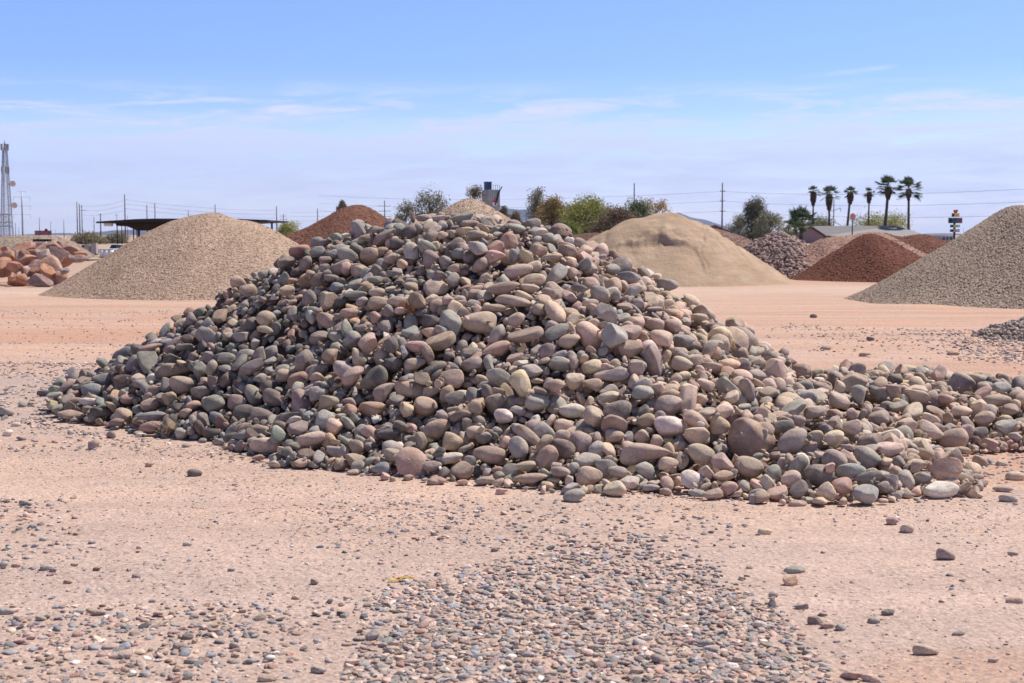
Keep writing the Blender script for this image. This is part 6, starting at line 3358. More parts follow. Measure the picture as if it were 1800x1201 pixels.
17 385 708 125 204 6 1 57 31 54
20 326 661 101 102 1 2 22 5 62
39 531 600 172 72 5 7 48 8 24
6 749 537 106 100 7 1 56 0 60
27 809 119 8 92 2 6 5 60 52
37 432 358 43 106 8 3 12 36 5
23 642 368 107 116 4 0 59 1 33
7 972 550 29 160 8 2 1 1 57
12 641 197 16 76 2 2 7 4 53
40 408 294 2 95 4 0 32 1 1
4 408 630 146 194 1 0 3 4 41
37 933 539 36 144 6 5 61 5 13
21 314 484 54 74 7 2 5 11 40
28 371 526 109 51 3 8 63 60 62
18 191 562 27 75 6 4 15 42 58
39 864 359 32 150 2 8 62 1 20
21 625 296 64 57 8 2 55 36 51
33 572 504 166 110 4 6 17 10 50
28 199 619 38 109 4 3 12 38 5
4 1043 584 19 84 7 5 49 62 28
41 251 694 43 54 7 1 1 31 14
36 430 512 127 73 5 7 6 2 43
10 761 345 65 100 7 3 45 62 60
1 495 572 169 110 5 2 5 2 44
0 373 482 92 125 5 5 55 60 47
37 587 534 170 58 6 3 42 54 51
19 332 438 36 133 2 4 46 60 57
5 441 692 150 198 8 1 6 50 51
38 742 440 99 165 4 1 54 62 37
11 715 483 116 107 8 3 12 61 22
16 882 381 26 62 5 2 54 30 56
40 559 532 171 95 6 3 0 58 14
20 584 312 66 90 3 1 0 62 62
20 616 321 76 83 3 1 8 0 57
4 509 556 174 122 2 5 27 61 16
6 848 730 36 184 3 1 59 3 11
15 886 396 31 138 4 0 59 1 36
9 216 676 27 80 5 5 27 1 50
27 824 380 51 88 6 6 36 3 52
29 435 351 41 142 4 7 25 4 3
9 744 558 110 130 2 2 35 6 61
5 820 147 7 79 5 0 58 28 9
30 606 552 173 112 7 7 4 60 7
10 985 341 7 66 1 2 1 29 6
37 323 640 107 45 2 4 2 2 26
35 222 548 27 88 3 8 61 59 13
20 407 612 147 74 7 1 2 26 9
13 572 260 32 101 4 6 20 60 48
18 728 229 41 53 8 8 48 62 27
17 354 522 95 68 2 2 59 57 20
10 171 544 10 97 1 0 22 57 5
37 865 451 36 93 7 3 38 56 11
16 287 510 57 117 4 2 59 63 7
24 683 344 93 206 6 0 61 59 33
32 1027 525 27 105 5 5 38 61 57
17 1019 388 22 111 5 6 19 61 10
40 429 576 157 82 6 5 6 4 55
7 698 279 63 79 3 2 60 57 25
34 601 537 169 59 6 2 57 3 18
18 765 352 61 125 4 3 60 56 31
8 381 418 50 83 3 0 62 32 6
28 652 173 9 98 2 2 1 3 31
36 473 694 152 73 6 2 61 25 59
1 402 403 47 62 6 2 55 2 27
9 261 646 77 215 4 7 5 1 25
12 366 462 71 97 1 3 40 1 1
36 742 451 98 185 2 3 4 2 31
4 598 433 136 132 4 3 16 2 28
18 386 428 60 69 6 3 30 55 5
36 731 128 3 88 1 8 57 58 18
28 835 165 18 115 4 5 49 59 23
27 694 554 134 68 7 3 31 1 7
15 646 246 42 165 2 3 1 32 58
39 615 456 148 128 6 7 23 46 6
7 500 219 7 80 6 6 26 60 44
35 536 392 103 109 3 6 1 6 36
19 220 675 29 80 7 5 63 5 50
5 676 158 6 64 8 3 60 61 8
9 1045 563 17 45 4 1 58 5 11
15 313 441 22 68 2 1 58 29 3
9 711 433 109 89 7 4 12 55 16
0 1045 558 20 80 3 5 25 4 13
24 700 152 2 81 2 3 3 63 43
12 644 731 130 113 5 6 53 0 48
17 341 626 122 145 4 2 60 1 21
33 182 530 11 147 7 2 2 2 55
14 676 717 125 45 3 6 35 8 58
25 1002 366 14 137 2 4 61 7 24
13 1051 589 13 92 4 2 6 36 58
33 816 510 72 161 4 3 44 60 62
1 217 785 6 110 4 8 1 58 13
39 315 489 56 75 3 7 3 10 19
21 477 608 176 112 8 2 59 30 50
31 790 360 65 102 7 0 9 57 33
32 986 383 17 68 2 2 6 32 57
37 946 533 35 61 2 7 37 61 51
8 776 501 83 61 5 3 3 4 7
40 647 173 13 122 2 3 19 2 1
3 242 548 50 148 3 3 63 34 4
7 454 287 23 131 5 1 35 55 3
39 780 394 68 125 3 4 42 60 54
17 415 566 145 45 7 7 9 63 59
37 475 588 172 139 7 8 60 63 53
22 712 263 57 99 7 4 61 34 11
39 746 219 39 169 1 2 61 19 49
10 690 363 98 89 5 2 12 0 14
23 748 327 68 129 2 1 5 61 51
32 791 425 66 91 8 0 5 2 5
8 753 374 71 106 2 3 57 4 39
20 682 424 117 129 6 2 52 60 50
27 908 411 32 158 2 2 54 5 4
11 695 428 113 101 4 7 8 57 35
37 482 499 136 59 4 5 20 62 4
19 746 611 115 137 7 3 29 58 55
41 971 485 29 165 2 2 52 4 38
0 735 499 112 137 2 5 34 61 14
17 440 294 20 99 7 4 31 1 2
8 787 147 18 117 4 7 41 59 16
2 714 184 18 93 2 0 1 4 46
20 691 144 3 64 6 6 62 34 58
18 1027 394 22 116 4 6 58 9 13
41 863 379 34 140 2 4 50 0 30
24 285 596 82 66 2 7 20 57 57
18 696 139 2 63 5 2 2 1 6
36 668 707 127 45 1 4 0 36 63
17 720 969 10 162 8 7 58 54 26
0 405 321 13 83 3 4 42 59 11
1 465 422 98 57 1 6 12 26 60
0 299 527 65 89 2 0 56 26 5
15 519 279 39 146 3 2 34 6 3
1 424 368 44 111 2 2 47 3 4
19 584 175 2 82 5 0 1 61 54
34 1007 319 3 85 4 3 57 60 23
16 428 553 148 84 3 1 47 58 63
9 334 637 117 159 2 2 60 54 51
1 279 642 81 85 5 1 5 61 50
37 380 408 39 71 5 2 59 61 61
14 338 616 120 97 1 5 23 21 1
29 317 462 40 113 2 2 53 4 29
11 643 282 56 104 6 1 28 5 49
16 244 540 40 60 5 6 18 57 6
17 476 600 174 126 2 5 27 61 54
5 839 722 46 270 6 0 2 1 22
3 790 736 67 156 6 2 62 37 19
31 208 573 36 114 6 4 61 23 17
34 861 130 4 91 6 5 60 61 25
23 752 243 40 68 7 7 48 42 58
6 1038 412 21 126 5 0 33 54 63
20 684 360 98 101 4 4 61 6 57
14 241 659 51 99 7 3 27 61 2
28 246 691 43 102 2 7 63 62 16
19 788 524 83 157 4 1 8 3 30
22 334 661 102 91 4 4 59 56 16
1 676 254 46 85 7 3 11 57 28
21 677 509 141 81 8 3 30 6 4
38 535 440 135 89 8 4 59 1 11
8 288 637 86 49 7 3 41 4 11
8 720 564 129 112 2 2 5 4 41
0 185 515 8 108 6 2 47 61 49
22 829 223 29 87 5 5 5 1 9
9 650 400 124 78 3 5 6 6 41
11 552 448 135 98 5 4 41 60 60
24 772 490 88 155 6 4 59 58 30
36 876 390 35 101 6 1 5 62 21
35 735 540 112 86 3 4 8 36 52
24 794 697 74 162 1 6 26 0 60
9 700 555 131 45 6 8 20 58 9
21 737 300 58 86 4 1 62 62 47
38 755 630 112 139 5 8 2 56 40
33 591 558 176 113 7 8 53 57 6
11 421 547 141 74 6 6 58 57 13
1 469 686 153 110 2 3 2 30 60
2 347 678 114 171 2 6 3 6 25
1 982 432 29 126 3 2 8 5 52
1 327 469 59 108 1 7 35 62 4
2 466 683 150 68 2 6 59 61 57
19 396 365 23 111 6 8 11 1 57
32 661 390 114 72 6 4 49 55 7
3 278 521 59 106 2 4 26 0 47
30 493 571 179 69 5 5 6 58 19
33 380 708 114 102 7 3 61 27 47
14 839 288 26 159 1 3 62 1 37
2 382 425 56 59 8 0 54 31 59
36 168 549 9 84 5 1 6 54 1
5 295 453 20 74 5 0 61 59 7
35 480 682 157 56 1 6 6 53 32
34 299 515 60 57 4 3 59 2 38
9 999 507 30 125 5 5 10 63 8
41 1022 344 13 158 5 2 55 1 5
20 622 322 81 114 4 2 2 61 6
15 652 276 56 81 4 3 24 4 61
29 502 316 47 129 5 4 50 22 60
12 294 637 90 107 3 3 2 3 37
6 570 426 125 66 6 1 61 34 62
5 276 452 15 70 2 7 59 36 48
7 374 712 113 107 5 1 9 52 10
9 928 513 35 103 6 8 24 8 60
24 1035 454 30 134 4 6 37 61 16
11 455 633 159 66 4 0 3 35 12
3 793 166 17 55 7 8 22 7 50
30 855 524 46 105 5 3 55 0 37
21 563 408 114 68 3 3 3 7 49
7 938 518 35 108 6 2 51 62 43
18 744 121 2 46 6 3 63 34 54
32 808 587 79 270 2 3 58 62 35
28 682 371 106 95 8 4 34 60 60
1 973 369 18 91 2 6 24 13 57
27 429 241 2 65 6 2 62 61 14
4 605 543 172 79 2 2 63 5 21
15 982 592 35 115 1 1 2 2 21
41 674 352 98 65 4 1 2 9 5
6 506 310 41 86 7 5 2 54 63
3 925 416 26 68 4 6 59 25 48
40 464 659 162 170 6 8 1 57 47
41 655 188 20 100 1 3 12 24 9
13 594 536 174 87 6 6 24 2 51
7 824 275 27 74 6 1 55 34 60
17 1051 586 19 121 5 1 7 55 2
0 379 449 70 70 5 2 37 61 51
33 369 426 52 143 4 5 62 24 16
22 522 302 54 83 8 7 15 62 26
33 719 554 129 88 2 5 6 57 51
1 510 743 135 112 5 7 7 4 18
36 627 419 130 94 5 1 56 3 37
14 287 474 26 86 2 6 47 62 27
20 213 584 43 90 4 0 45 3 40
35 577 234 25 134 1 2 15 29 60
11 733 456 101 118 7 0 33 62 59
38 722 206 29 55 3 0 61 56 14
11 336 445 56 113 4 7 19 57 15
36 411 326 19 63 7 6 26 58 59
14 281 497 51 59 5 4 4 60 13
22 535 600 174 52 5 1 57 43 10
24 1032 391 22 62 3 1 62 5 31
22 241 535 38 92 7 8 51 5 25
8 665 217 27 67 8 4 41 9 51
19 589 483 161 127 6 7 15 61 7
16 439 342 38 70 5 4 54 5 44
27 848 217 18 91 3 2 25 4 55
2 1039 440 30 115 5 6 49 50 12
10 1062 638 13 107 6 0 27 54 62
2 646 305 76 75 5 7 31 1 11
14 818 430 58 122 5 7 27 1 58
34 857 372 34 105 3 6 5 38 62
22 789 216 28 126 3 6 48 38 3
34 350 420 43 66 2 3 1 38 60
5 857 432 39 134 2 5 10 58 34
32 366 466 73 70 3 8 62 31 5
10 500 521 157 57 7 6 15 62 20
27 950 468 33 92 5 7 62 2 48
16 977 416 29 90 1 4 2 29 58
3 417 414 66 55 2 5 8 5 7
40 734 364 81 82 2 6 39 4 9
39 408 532 127 112 3 2 24 62 41
5 357 655 124 105 5 3 47 8 14
16 716 332 78 104 6 6 33 12 57
8 539 438 132 70 5 1 3 0 27
24 562 381 108 97 7 6 42 2 6
26 903 274 11 142 3 4 5 5 4
28 847 282 28 133 7 0 60 61 14
30 298 462 27 96 3 5 10 61 21
20 982 315 3 55 8 5 53 0 31
30 808 327 40 119 2 7 2 28 0
29 865 666 46 141 8 5 58 55 54
37 733 318 64 105 1 2 51 60 4
33 995 496 33 81 3 7 3 60 52
19 991 488 32 107 7 3 47 52 7
18 552 527 169 89 1 4 7 59 6
5 637 734 130 118 4 8 48 1 22
0 1067 650 7 92 2 4 48 29 59
27 893 493 40 134 6 1 3 61 18
22 544 610 184 124 6 7 50 5 41
18 200 597 39 66 7 1 55 0 5
39 743 429 95 111 5 4 4 63 45
29 337 657 118 185 4 2 40 54 53
6 304 402 5 52 7 2 10 60 56
14 901 501 36 182 5 6 61 58 58
18 703 303 71 70 2 4 4 2 56
19 488 401 101 94 4 6 54 62 59
24 577 505 168 56 7 8 58 10 29
40 430 295 16 58 2 6 8 32 1
6 495 210 2 48 7 4 18 4 14
41 872 118 6 64 6 5 48 1 32
33 829 196 21 86 6 2 59 3 50
37 821 117 3 102 3 2 56 60 27
3 404 377 28 61 4 5 5 60 56
36 604 200 13 60 3 4 58 61 18
40 654 337 86 64 5 2 60 58 6
11 774 525 83 99 5 4 61 57 28
16 492 399 99 60 6 2 5 1 55
35 655 275 52 64 6 6 4 5 47
0 709 247 48 61 6 7 6 62 11
15 372 532 111 76 6 4 57 3 29
25 667 273 52 77 3 3 1 60 23
12 941 288 4 93 7 5 33 1 16
25 814 144 9 67 1 4 57 35 9
38 1038 662 18 270 7 1 10 43 16
32 1025 325 3 54 7 4 62 61 62
24 1103 522 26 270 6 7 55 21 48
16 240 740 33 270 5 4 61 41 22
34 754 474 93 138 5 8 60 57 54
17 848 260 25 146 5 4 6 3 1
16 768 313 54 108 3 4 60 35 62
29 605 559 169 59 6 8 45 61 12
13 245 670 51 119 4 5 1 36 61
3 422 642 154 162 5 4 54 22 57
20 701 678 125 66 7 6 28 6 54
33 1042 376 20 133 8 2 60 62 33
13 1048 412 15 70 6 6 34 2 4
21 326 483 63 133 1 1 63 60 7
27 690 175 12 66 3 6 53 28 2
3 1053 323 5 124 5 8 4 3 55
26 762 194 18 132 6 5 3 0 4
13 509 683 167 133 8 2 54 1 23
17 1051 648 9 109 3 0 14 5 56
25 1081 552 26 167 3 5 53 59 58
29 1090 513 25 165 6 5 3 48 8
20 464 676 154 108 8 2 35 4 54
10 1042 396 23 150 6 1 2 62 24
1 238 666 45 128 7 4 10 61 43
14 810 245 33 127 5 0 55 59 59
3 336 935 8 135 8 5 52 55 54
10 1023 330 12 177 7 8 9 56 12
30 1072 405 17 167 5 1 61 63 37
36 1079 384 13 149 2 5 24 62 57
27 577 689 154 93 7 3 56 61 51
17 873 326 21 129 2 0 5 1 16
20 729 361 81 100 1 4 43 41 62
1 973 589 29 209 6 0 2 62 5
14 619 550 173 89 1 3 22 3 49
6 602 759 125 144 7 2 2 31 5
28 903 421 26 134 5 3 28 13 60
3 1079 377 11 143 3 3 25 58 61
39 384 692 126 102 6 3 7 5 31
28 677 244 43 89 2 8 15 58 61
25 769 120 4 105 7 8 42 58 46
8 1055 352 8 147 6 7 53 56 29
5 450 307 30 113 2 3 55 38 51
29 410 643 142 71 6 0 62 31 47
3 882 325 22 106 2 6 0 0 61
21 698 468 125 155 3 6 53 5 21
12 860 543 48 144 3 5 61 13 28
29 650 713 135 166 2 7 62 26 15
7 1064 326 2 54 4 4 30 0 55
12 1073 413 23 158 2 7 62 36 0
24 565 800 105 116 7 5 11 1 34
37 801 437 67 124 4 5 59 0 50
22 861 521 40 83 7 4 6 4 55
18 1092 423 13 139 8 7 18 54 52
27 1043 364 14 102 4 5 49 57 61
17 1034 333 8 164 5 1 49 6 42
35 1067 362 9 141 2 6 3 2 13
27 664 425 123 101 2 6 32 0 12
37 338 659 106 76 6 3 8 41 54
17 1057 378 16 93 6 1 41 61 15
6 1090 406 12 141 7 7 5 1 19
39 592 677 162 68 5 0 2 37 11
22 596 673 168 157 5 7 60 35 5
18 1044 332 3 183 1 0 1 62 7
4 1123 527 22 270 8 3 5 23 57
10 333 651 104 46 5 7 56 60 40
32 1094 437 21 209 4 2 24 1 10
26 155 632 20 132 5 7 28 63 2
20 784 313 50 148 4 6 60 3 23
13 605 451 143 52 6 1 11 34 2
14 926 234 4 148 8 2 58 62 34
3 1059 574 19 81 3 6 18 0 35
26 875 797 8 201 5 7 0 62 58
25 277 568 73 74 3 6 52 28 5
19 1092 568 24 228 2 5 10 62 37
4 527 801 111 112 5 1 59 58 61
22 1065 330 9 169 7 6 23 7 13
22 935 448 32 174 8 3 59 35 55
8 1082 507 29 121 5 8 4 0 17
14 1038 354 8 124 3 5 17 2 8
8 1055 333 6 90 4 5 35 62 48
29 1049 410 22 125 3 4 5 59 50
13 261 603 71 132 2 7 5 61 5
14 693 684 132 120 6 6 4 59 58
16 864 618 46 189 3 7 12 4 2
29 971 373 25 133 4 5 62 28 56
15 1086 415 17 132 5 5 62 5 27
5 717 545 126 103 7 4 12 4 25
41 860 323 25 105 5 1 59 6 39
37 531 861 81 190 5 3 57 56 29
20 1012 320 8 152 7 2 2 5 5
11 1069 378 17 270 2 5 61 3 21
10 1058 387 24 168 4 4 9 60 62
4 1046 403 19 82 7 4 15 9 21
28 368 652 129 58 2 5 9 3 28
22 1061 430 23 123 6 2 5 31 58
10 1035 380 25 164 5 2 57 2 11
16 823 649 72 269 5 5 2 28 9
6 1026 318 3 96 7 2 33 61 4
9 1110 490 19 215 4 3 9 59 10
6 1046 419 29 183 6 2 38 57 4
2 1035 359 12 108 4 8 60 1 58
13 1058 403 24 129 7 7 53 57 30
16 729 380 87 84 5 7 8 58 19
30 1046 357 11 129 3 8 44 3 8
7 1044 329 8 124 2 1 61 0 30
41 1086 483 24 132 3 7 58 56 5
25 1075 496 26 163 8 6 4 31 10
15 1060 341 7 125 1 1 53 60 45
2 1049 346 10 110 7 6 6 2 60
28 1057 363 15 174 7 7 17 57 16
23 1089 474 24 148 6 6 56 0 13
25 1048 318 2 57 7 1 0 35 53
12 864 484 39 86 1 1 3 29 49
14 1087 444 23 154 3 6 30 58 59
5 1103 467 18 108 3 8 59 1 62
19 829 316 38 88 8 3 36 6 7
41 1043 338 9 106 3 0 4 5 45
7 506 677 166 80 5 1 48 56 53
39 712 614 140 160 5 6 52 62 21
17 1056 341 4 100 5 7 2 4 62
7 1085 456 23 158 8 0 1 60 7
15 1068 441 28 220 1 7 55 1 41
14 1036 321 5 137 7 6 32 4 52
31 343 422 31 79 2 0 55 2 29
9 1103 562 25 174 4 3 62 1 15
3 726 367 85 104 2 6 29 1 0
37 990 515 32 131 6 4 4 1 13
8 426 675 144 80 5 2 1 28 49
37 629 192 22 86 4 1 5 30 11
41 833 486 59 140 1 5 63 2 40
1 655 719 130 125 6 6 19 55 10
33 1107 475 19 127 7 1 2 32 7
25 905 236 12 111 4 6 63 43 13
14 718 659 135 154 6 7 53 2 56
"""
# ---------------------------------------------------------------- ground
def graded(a0, fine0, fine1, a1, step, grow):
    c = list(np.arange(fine0, fine1 + 1e-6, step)); s = step
    while c[-1] < a1: s *= grow; c.append(c[-1] + s)
    s = step; l = []; v = fine0
    while v > a0: s *= grow * 1.02; v -= s; l.append(v)
    return np.array(l[::-1] + c)
GW1, GW2 = waves(31, 22, 1.2, 9, 2), waves(32, 10, .15, .8, 2)
GW3 = waves(33, 26, 8, 40, 2)
def ground_z(P):
    P = np.atleast_2d(np.asarray(P, float))[:, :2]
    near = np.clip((60 - P[:, 1]) / 40, 0, 1) * np.clip((40 - np.abs(P[:, 0])) / 20, 0, 1)
    z = wnoise(P, GW1) * .007 + wnoise(P, GW2) * .012 + np.where(P[:, 1] < 17, wnoise(P, GW3) * .0035, 0)
    # low ridges pushed up by wheels in the yard behind the pile
    x, y = P[:, 0], P[:, 1]
    for yc, sl, amp, wd in ((21.5, .05, .05, .3), (22.3, .05, .05, .25), (23.6, .04, .045, .3), (27.0, -.06, .07, .4), (28.4, -.06, .07, .4), (30.5, .03, .07, .5), (18.6, .0, .035, .35), (34, .05, .08, .6)):
        d = (y - yc - sl * x - .5 * np.sin(x * .21 + yc)) / wd
        z = z + amp * np.exp(-d * d) * (.55 + .45 * np.sin(x * .7 + yc * 3))
    return z * near
gx = graded(-14000, -6.5, 6.5, 14000, .055, 1.06); gy = graded(-400, 4.3, 16, 14000, .05, 1.035)
Xg, Yg = np.meshgrid(gx, gy); Pg = np.c_[Xg.ravel(), Yg.ravel()]
n_x, n_y = len(gx), len(gy)
I = (np.arange(n_y - 1)[:, None] * n_x + np.arange(n_x - 1)[None, :]).ravel()
Fg = np.c_[I, I + 1, I + n_x + 1, I + n_x]
M_ground = mat_ground()
tag(link("ground", mesh_np("ground", np.c_[Pg, ground_z(Pg)], Fg, True, None, M_ground)), "packed pinkish tan dirt yard strewn with grit", None, None, "structure")

# ---------------------------------------------------------------- stockpile mounds
def interp_profile(out, Y):
    xs = [at(px, py, Y)[0] for px, py in out]; zs = [at(px, py, Y)[2] for px, py in out]
    return np.array(xs), np.array(zs)

def mound(name, label, cat, out, Y, R, step, grain, mat, seed, ridge=.03, p=1.15, feature=None, back=.55, group=None, jit=1.0, smooth=False):
    """a tipped heap whose skyline follows OUT (pixels at distance Y); R = how far its foot reaches towards the yard"""
    xs, zs = interp_profile(out, Y)
    X = np.arange(xs[0] - .3, xs[-1] + .3, step); Yv = np.arange(-R * 1.06, R * back, step)
    XX, YY = np.meshgrid(X, Yv)
    pr = np.interp(XX, xs, zs); H = max(zs)
    # round the drawn skyline a little
    k = max(1, int(.25 / step)); ker = np.ones(2 * k + 1) / (2 * k + 1)
    row = np.convolve(np.pad(pr[0], k, mode="edge"), ker, "valid"); pr = np.tile(row, (len(Yv), 1))
    Rx = R * np.sqrt(np.clip(pr / H, 0, None)) + 1e-4
    rnd = .22 * R
    dist = (np.sqrt(YY ** 2 + rnd ** 2) - rnd) / (math.sqrt(R * R + rnd * rnd) - rnd) * R
    z = np.where(pr > 0, pr * (1 - np.clip(dist / Rx, 0, 3) ** p), pr - .3 * np.abs(YY) / R - .02)
    P = np.c_[XX.ravel(), YY.ravel()]
    z = z.ravel()
    z = z + np.clip(z + .1, 0, 1) * ridge * (wnoise(P, waves(seed, 14, .5, 3, 2)) + .5 * wnoise(P, waves(seed + 1, 14, 2, 8, 2)))
    # runnels where the aggregate slid down the face
    z = z + np.clip(z, 0, .6) * ridge * .9 * np.sin(P[:, 0] * 2.3 + 1.5 * np.sin(P[:, 0] * .8 + seed))
    if feature: z = feature(P, z)
    z = np.where(z < -.12, -.12, z)
    r = np.random.RandomState(seed)
    V = np.c_[P[:, 0], P[:, 1] + Y, z]
    V += r.normal(size=V.shape) * np.array([.32 * step, .32 * step, grain]) * jit
    nx, ny = len(X), len(Yv)
    I = (np.arange(ny - 1)[:, None] * nx + np.arange(nx - 1)[None, :]).ravel()
    keep = z.reshape(ny, nx); kq = np.maximum.reduce([keep[:-1, :-1], keep[1:, :-1], keep[:-1, 1:], keep[1:, 1:]]).ravel() > -.10
    I = I[kq]
    if smooth: F = np.c_[I, I + 1, I + nx + 1, I + nx]
    else: F = np.concatenate([np.c_[I, I + 1, I + nx + 1], np.c_[I, I + nx + 1, I + nx]])
    g = r.uniform(0, 1, len(V)) if not smooth else .5 + .1 * r.normal(size=len(V))
    x0 = float(np.mean(xs)); V[:, 0] -= x0; V[:, 1] -= Y
    o = link(name, mesh_np(name, V, F, smooth, np.repeat(g[:, None], 3, 1), mat), None, (x0, Y, 0))
    return tag(o, label, cat, group)

G_M = "stockpile mounds around the yard"
mound("gravel_mound", "wide beige fine gravel mound beside the pile of red boulders", "gravel mound",
      [(60, 528), (84, 516), (130, 489), (180, 459), (230, 430), (262, 410), (300, 390), (328, 382), (343, 376), (358, 375), (372, 372), (384, 374), (408, 385), (440, 388), (470, 400), (520, 428), (575, 458), (640, 480), (690, 500)],
      41.5, 4.6, .032, .0032, mat_grain("beige_gravel", (.36, .25, .18), (.48, .355, .265), 1.1, .022), 3, .03, group=G_M)
mound("gravel_mound", "grey brown coarse gravel mound cut off by the picture edge", "gravel mound",
      [(1478, 545), (1500, 528), (1560, 494), (1620, 458), (1680, 425), (1740, 387), (1776, 362), (1786, 358), (1800, 360), (1850, 366), (1930, 395), (2050, 460), (2200, 530)],
      37.0, 5.0, .034, .0062, mat_grain("grey_gravel", (.235, .172, .13), (.41, .325, .255), 1.0, .025), 7, .03, group=G_M)
mound("gravel_mound", "tan coarse gravel mound peeking over the crest of the cobble pile", "gravel mound",
      [(660, 445), (700, 415), (740, 392), (790, 363), (815, 351), (828, 349), (840, 352), (870, 370), (905, 392), (950, 418), (990, 440)],
      62.0, 5.5, .05, .014, mat_grain("tan_gravel", (.36, .265, .19), (.52, .40, .30), .7, .03), 9, .03, group=G_M)
mound("gravel_mound", "red brown cinder mound between the beige gravel mound and the cobble pile", "gravel mound",
      [(430, 450), (480, 428), (510, 411), (545, 398), (575, 382), (600, 366), (614, 361), (630, 360), (645, 364), (680, 384), (705, 398), (760, 425), (800, 440)],
      72.0, 7, .06, .009, mat_grain("red_cinder", (.155, .068, .045), (.21, .10, .068), .8, .02), 12, .03, group=G_M)

SANDW = waves(55, 16, 1.5, 9, 2); SANDW2 = waves(57, 26, 3, 16, 2); SANDW3 = waves(58, 30, 9, 30, 2)
def sand_face(P, z):
    # a loader bit into the front: a ragged scarp under the crest and a smooth fan of fallen sand below it
    x, y = P[:, 0], P[:, 1]
    u = x - (1150 - 900) * 50 / FPX
    n, n2 = wnoise(P, SANDW), wnoise(P, SANDW2)
    edge = 1.5 + .16 * n + .06 * n2
    side = np.clip((edge - np.abs(u - .05)) / np.where(u > 0, .12, .6), 0, 1)
    brow = 1.58 + .10 * n - .10 * (u - .2) ** 2 + .05 * n2            # height at which the cut face begins
    cut = .17 + .05 * n                                              # how far the loader dug back
    z2 = z - cut * side * np.clip((brow - z) / .09, 0, 1) * np.clip((z - .25) / .9, 0, 1)
    # crumbled clods along the brow and the crest
    cl = np.exp(-((z - brow - .06) / .20) ** 2) * np.clip(2.2 - np.abs(u), 0, 1)
    n3 = wnoise(P, SANDW3)
    z2 = z2 + cl * (.034 * n2 + .03 * n3 + .012 * np.abs(n)) + .018 * n2 * np.clip((z - 1.5) / .3, 0, 1)
    for uc, wd, dp, zl in ((2.3, .10, .07, .9), (2.95, .08, .05, .5), (-1.9, .16, .05, 1.0), (1.5, .05, .05, .3)):
        z2 = z2 - dp * np.exp(-((u - uc - .18 * n - .1 * z) / wd) ** 2) * np.clip((z - zl) * 2.0, 0, 1)
    return z2 + .010 * n2 * np.clip(z, 0, 1)
def mat_sand():
    t = NT("sand"); p = t.pos()
    c = t.ramp(t.noise(p, .9, 5, .6, .5), [(.3, (.37, .26, .175)), (.55, (.425, .31, .215)), (.72, (.48, .36, .255))])
    mp = t.n("ShaderNodeMapping"); mp.inputs["Scale"].default_value = (1, 1, 5); t.l(p, mp.inputs["Vector"])
    c = t.mul(c, t.remap(t.noise(mp.outputs[0], 1.4, 5, .65), .3, .7, .84, 1.1))
    c = t.mul(c, t.remap(t.noise(p, 30, 3, .7), .3, .7, .9, 1.1))
    t.bump(t.noise(p, 9, 6, .7), .6, .05)
    return t.out(c, .95)
mound("sand_mound", "pale tan sand mound with a ragged loader bite in its face", "sand mound",
      [(930, 470), (985, 445), (1030, 425), (1052, 413), (1085, 396), (1120, 383), (1150, 376.5), (1180, 375), (1197, 377), (1215, 387), (1235, 392), (1250, 399), (1290, 428), (1330, 455), (1370, 480), (1400, 503)],
      51.0, 4.4, .045, .006, mat_sand(), 15, .025, p=1.1, feature=sand_face, group=G_M, smooth=True, jit=.5)
mound("earth_mound", "low dark brown mound between the cobble pile and the sand mound", "earth mound",
      [(930, 440), (985, 416), (1012, 411), (1040, 408), (1075, 409), (1110, 414), (1180, 440)], 76, 5, .07, .012, mat_grain("brown_earth", (.13, .072, .052), (.19, .112, .084), .7, .03), 18, group=G_M)
mound("earth_mound", "dark red earth mound with a smooth peak in front of the house roof", "earth mound",
      [(1376, 497), (1400, 487), (1440, 462), (1480, 436), (1505, 419), (1520, 411), (1530, 410.5), (1545, 415), (1575, 427), (1610, 447), (1650, 468), (1700, 490)],
      54.5, 3.9, .05, .008, mat_grain("red_earth", (.125, .045, .029), (.165, .064, .042), .8, .02), 21, .035, group=G_M)
mound("earth_mound", "pinkish ridge of crushed granite spilling behind the smooth red earth mound", "earth mound",
      [(1385, 452), (1425, 431), (1440, 421), (1465, 417), (1490, 416), (1512, 412), (1535, 408), (1555, 411), (1580, 424), (1625, 448), (1660, 470)],
      59.5, 4.5, .06, .008, mat_grain("pink_granite", (.29, .17, .13), (.37, .235, .185), .8, .02), 24, .02, group=G_M)
mound("earth_mound", "broad rust brown earth mound behind the smooth red one, below the palms", "earth mound",
      [(1530, 440), (1545, 408), (1555, 410), (1580, 417.5), (1595, 416), (1612, 414), (1630, 415), (1650, 421), (1668, 427), (1720, 450)], 70, 5, .06, .010, mat_grain("rust_earth", (.135, .056, .038), (.18, .08, .055), .8, .02), 27, .04, group=G_M)
mound("earth_mound", "small dull red earth mound under the pylon sign", "earth mound",
      [(1630, 440), (1650, 425), (1662, 422.5), (1676, 425), (1700, 440)], 82, 4, .08, .010, mat_grain("dull_earth", (.17, .072, .05), (.22, .105, .075), .7, .03), 29, .02, group=G_M)
mound("gravel_mound", "brownish pink gravel mound behind the sand mound, below the small gable", "gravel mound",
      [(1215, 440), (1240, 405), (1256, 402), (1280, 409), (1300, 414), (1318, 422), (1350, 445), (1400, 470)], 68, 5, .06, .012, mat_grain("brown_gravel", (.20, .118, .092), (.28, .178, .142), .7, .03), 33, .02, group=G_M)
mound("gravel_mound", "long low grey gravel mound behind the red boulders", "gravel mound",
      [(-90, 424), (-20, 420), (25, 415.5), (60, 413.5), (95, 414.5), (118, 422), (142, 441), (165, 452)], 95, 7, .09, .012, mat_grain("dusty_gravel", (.27, .21, .165), (.36, .285, .225), .6, .03), 36, .03, group=G_M)
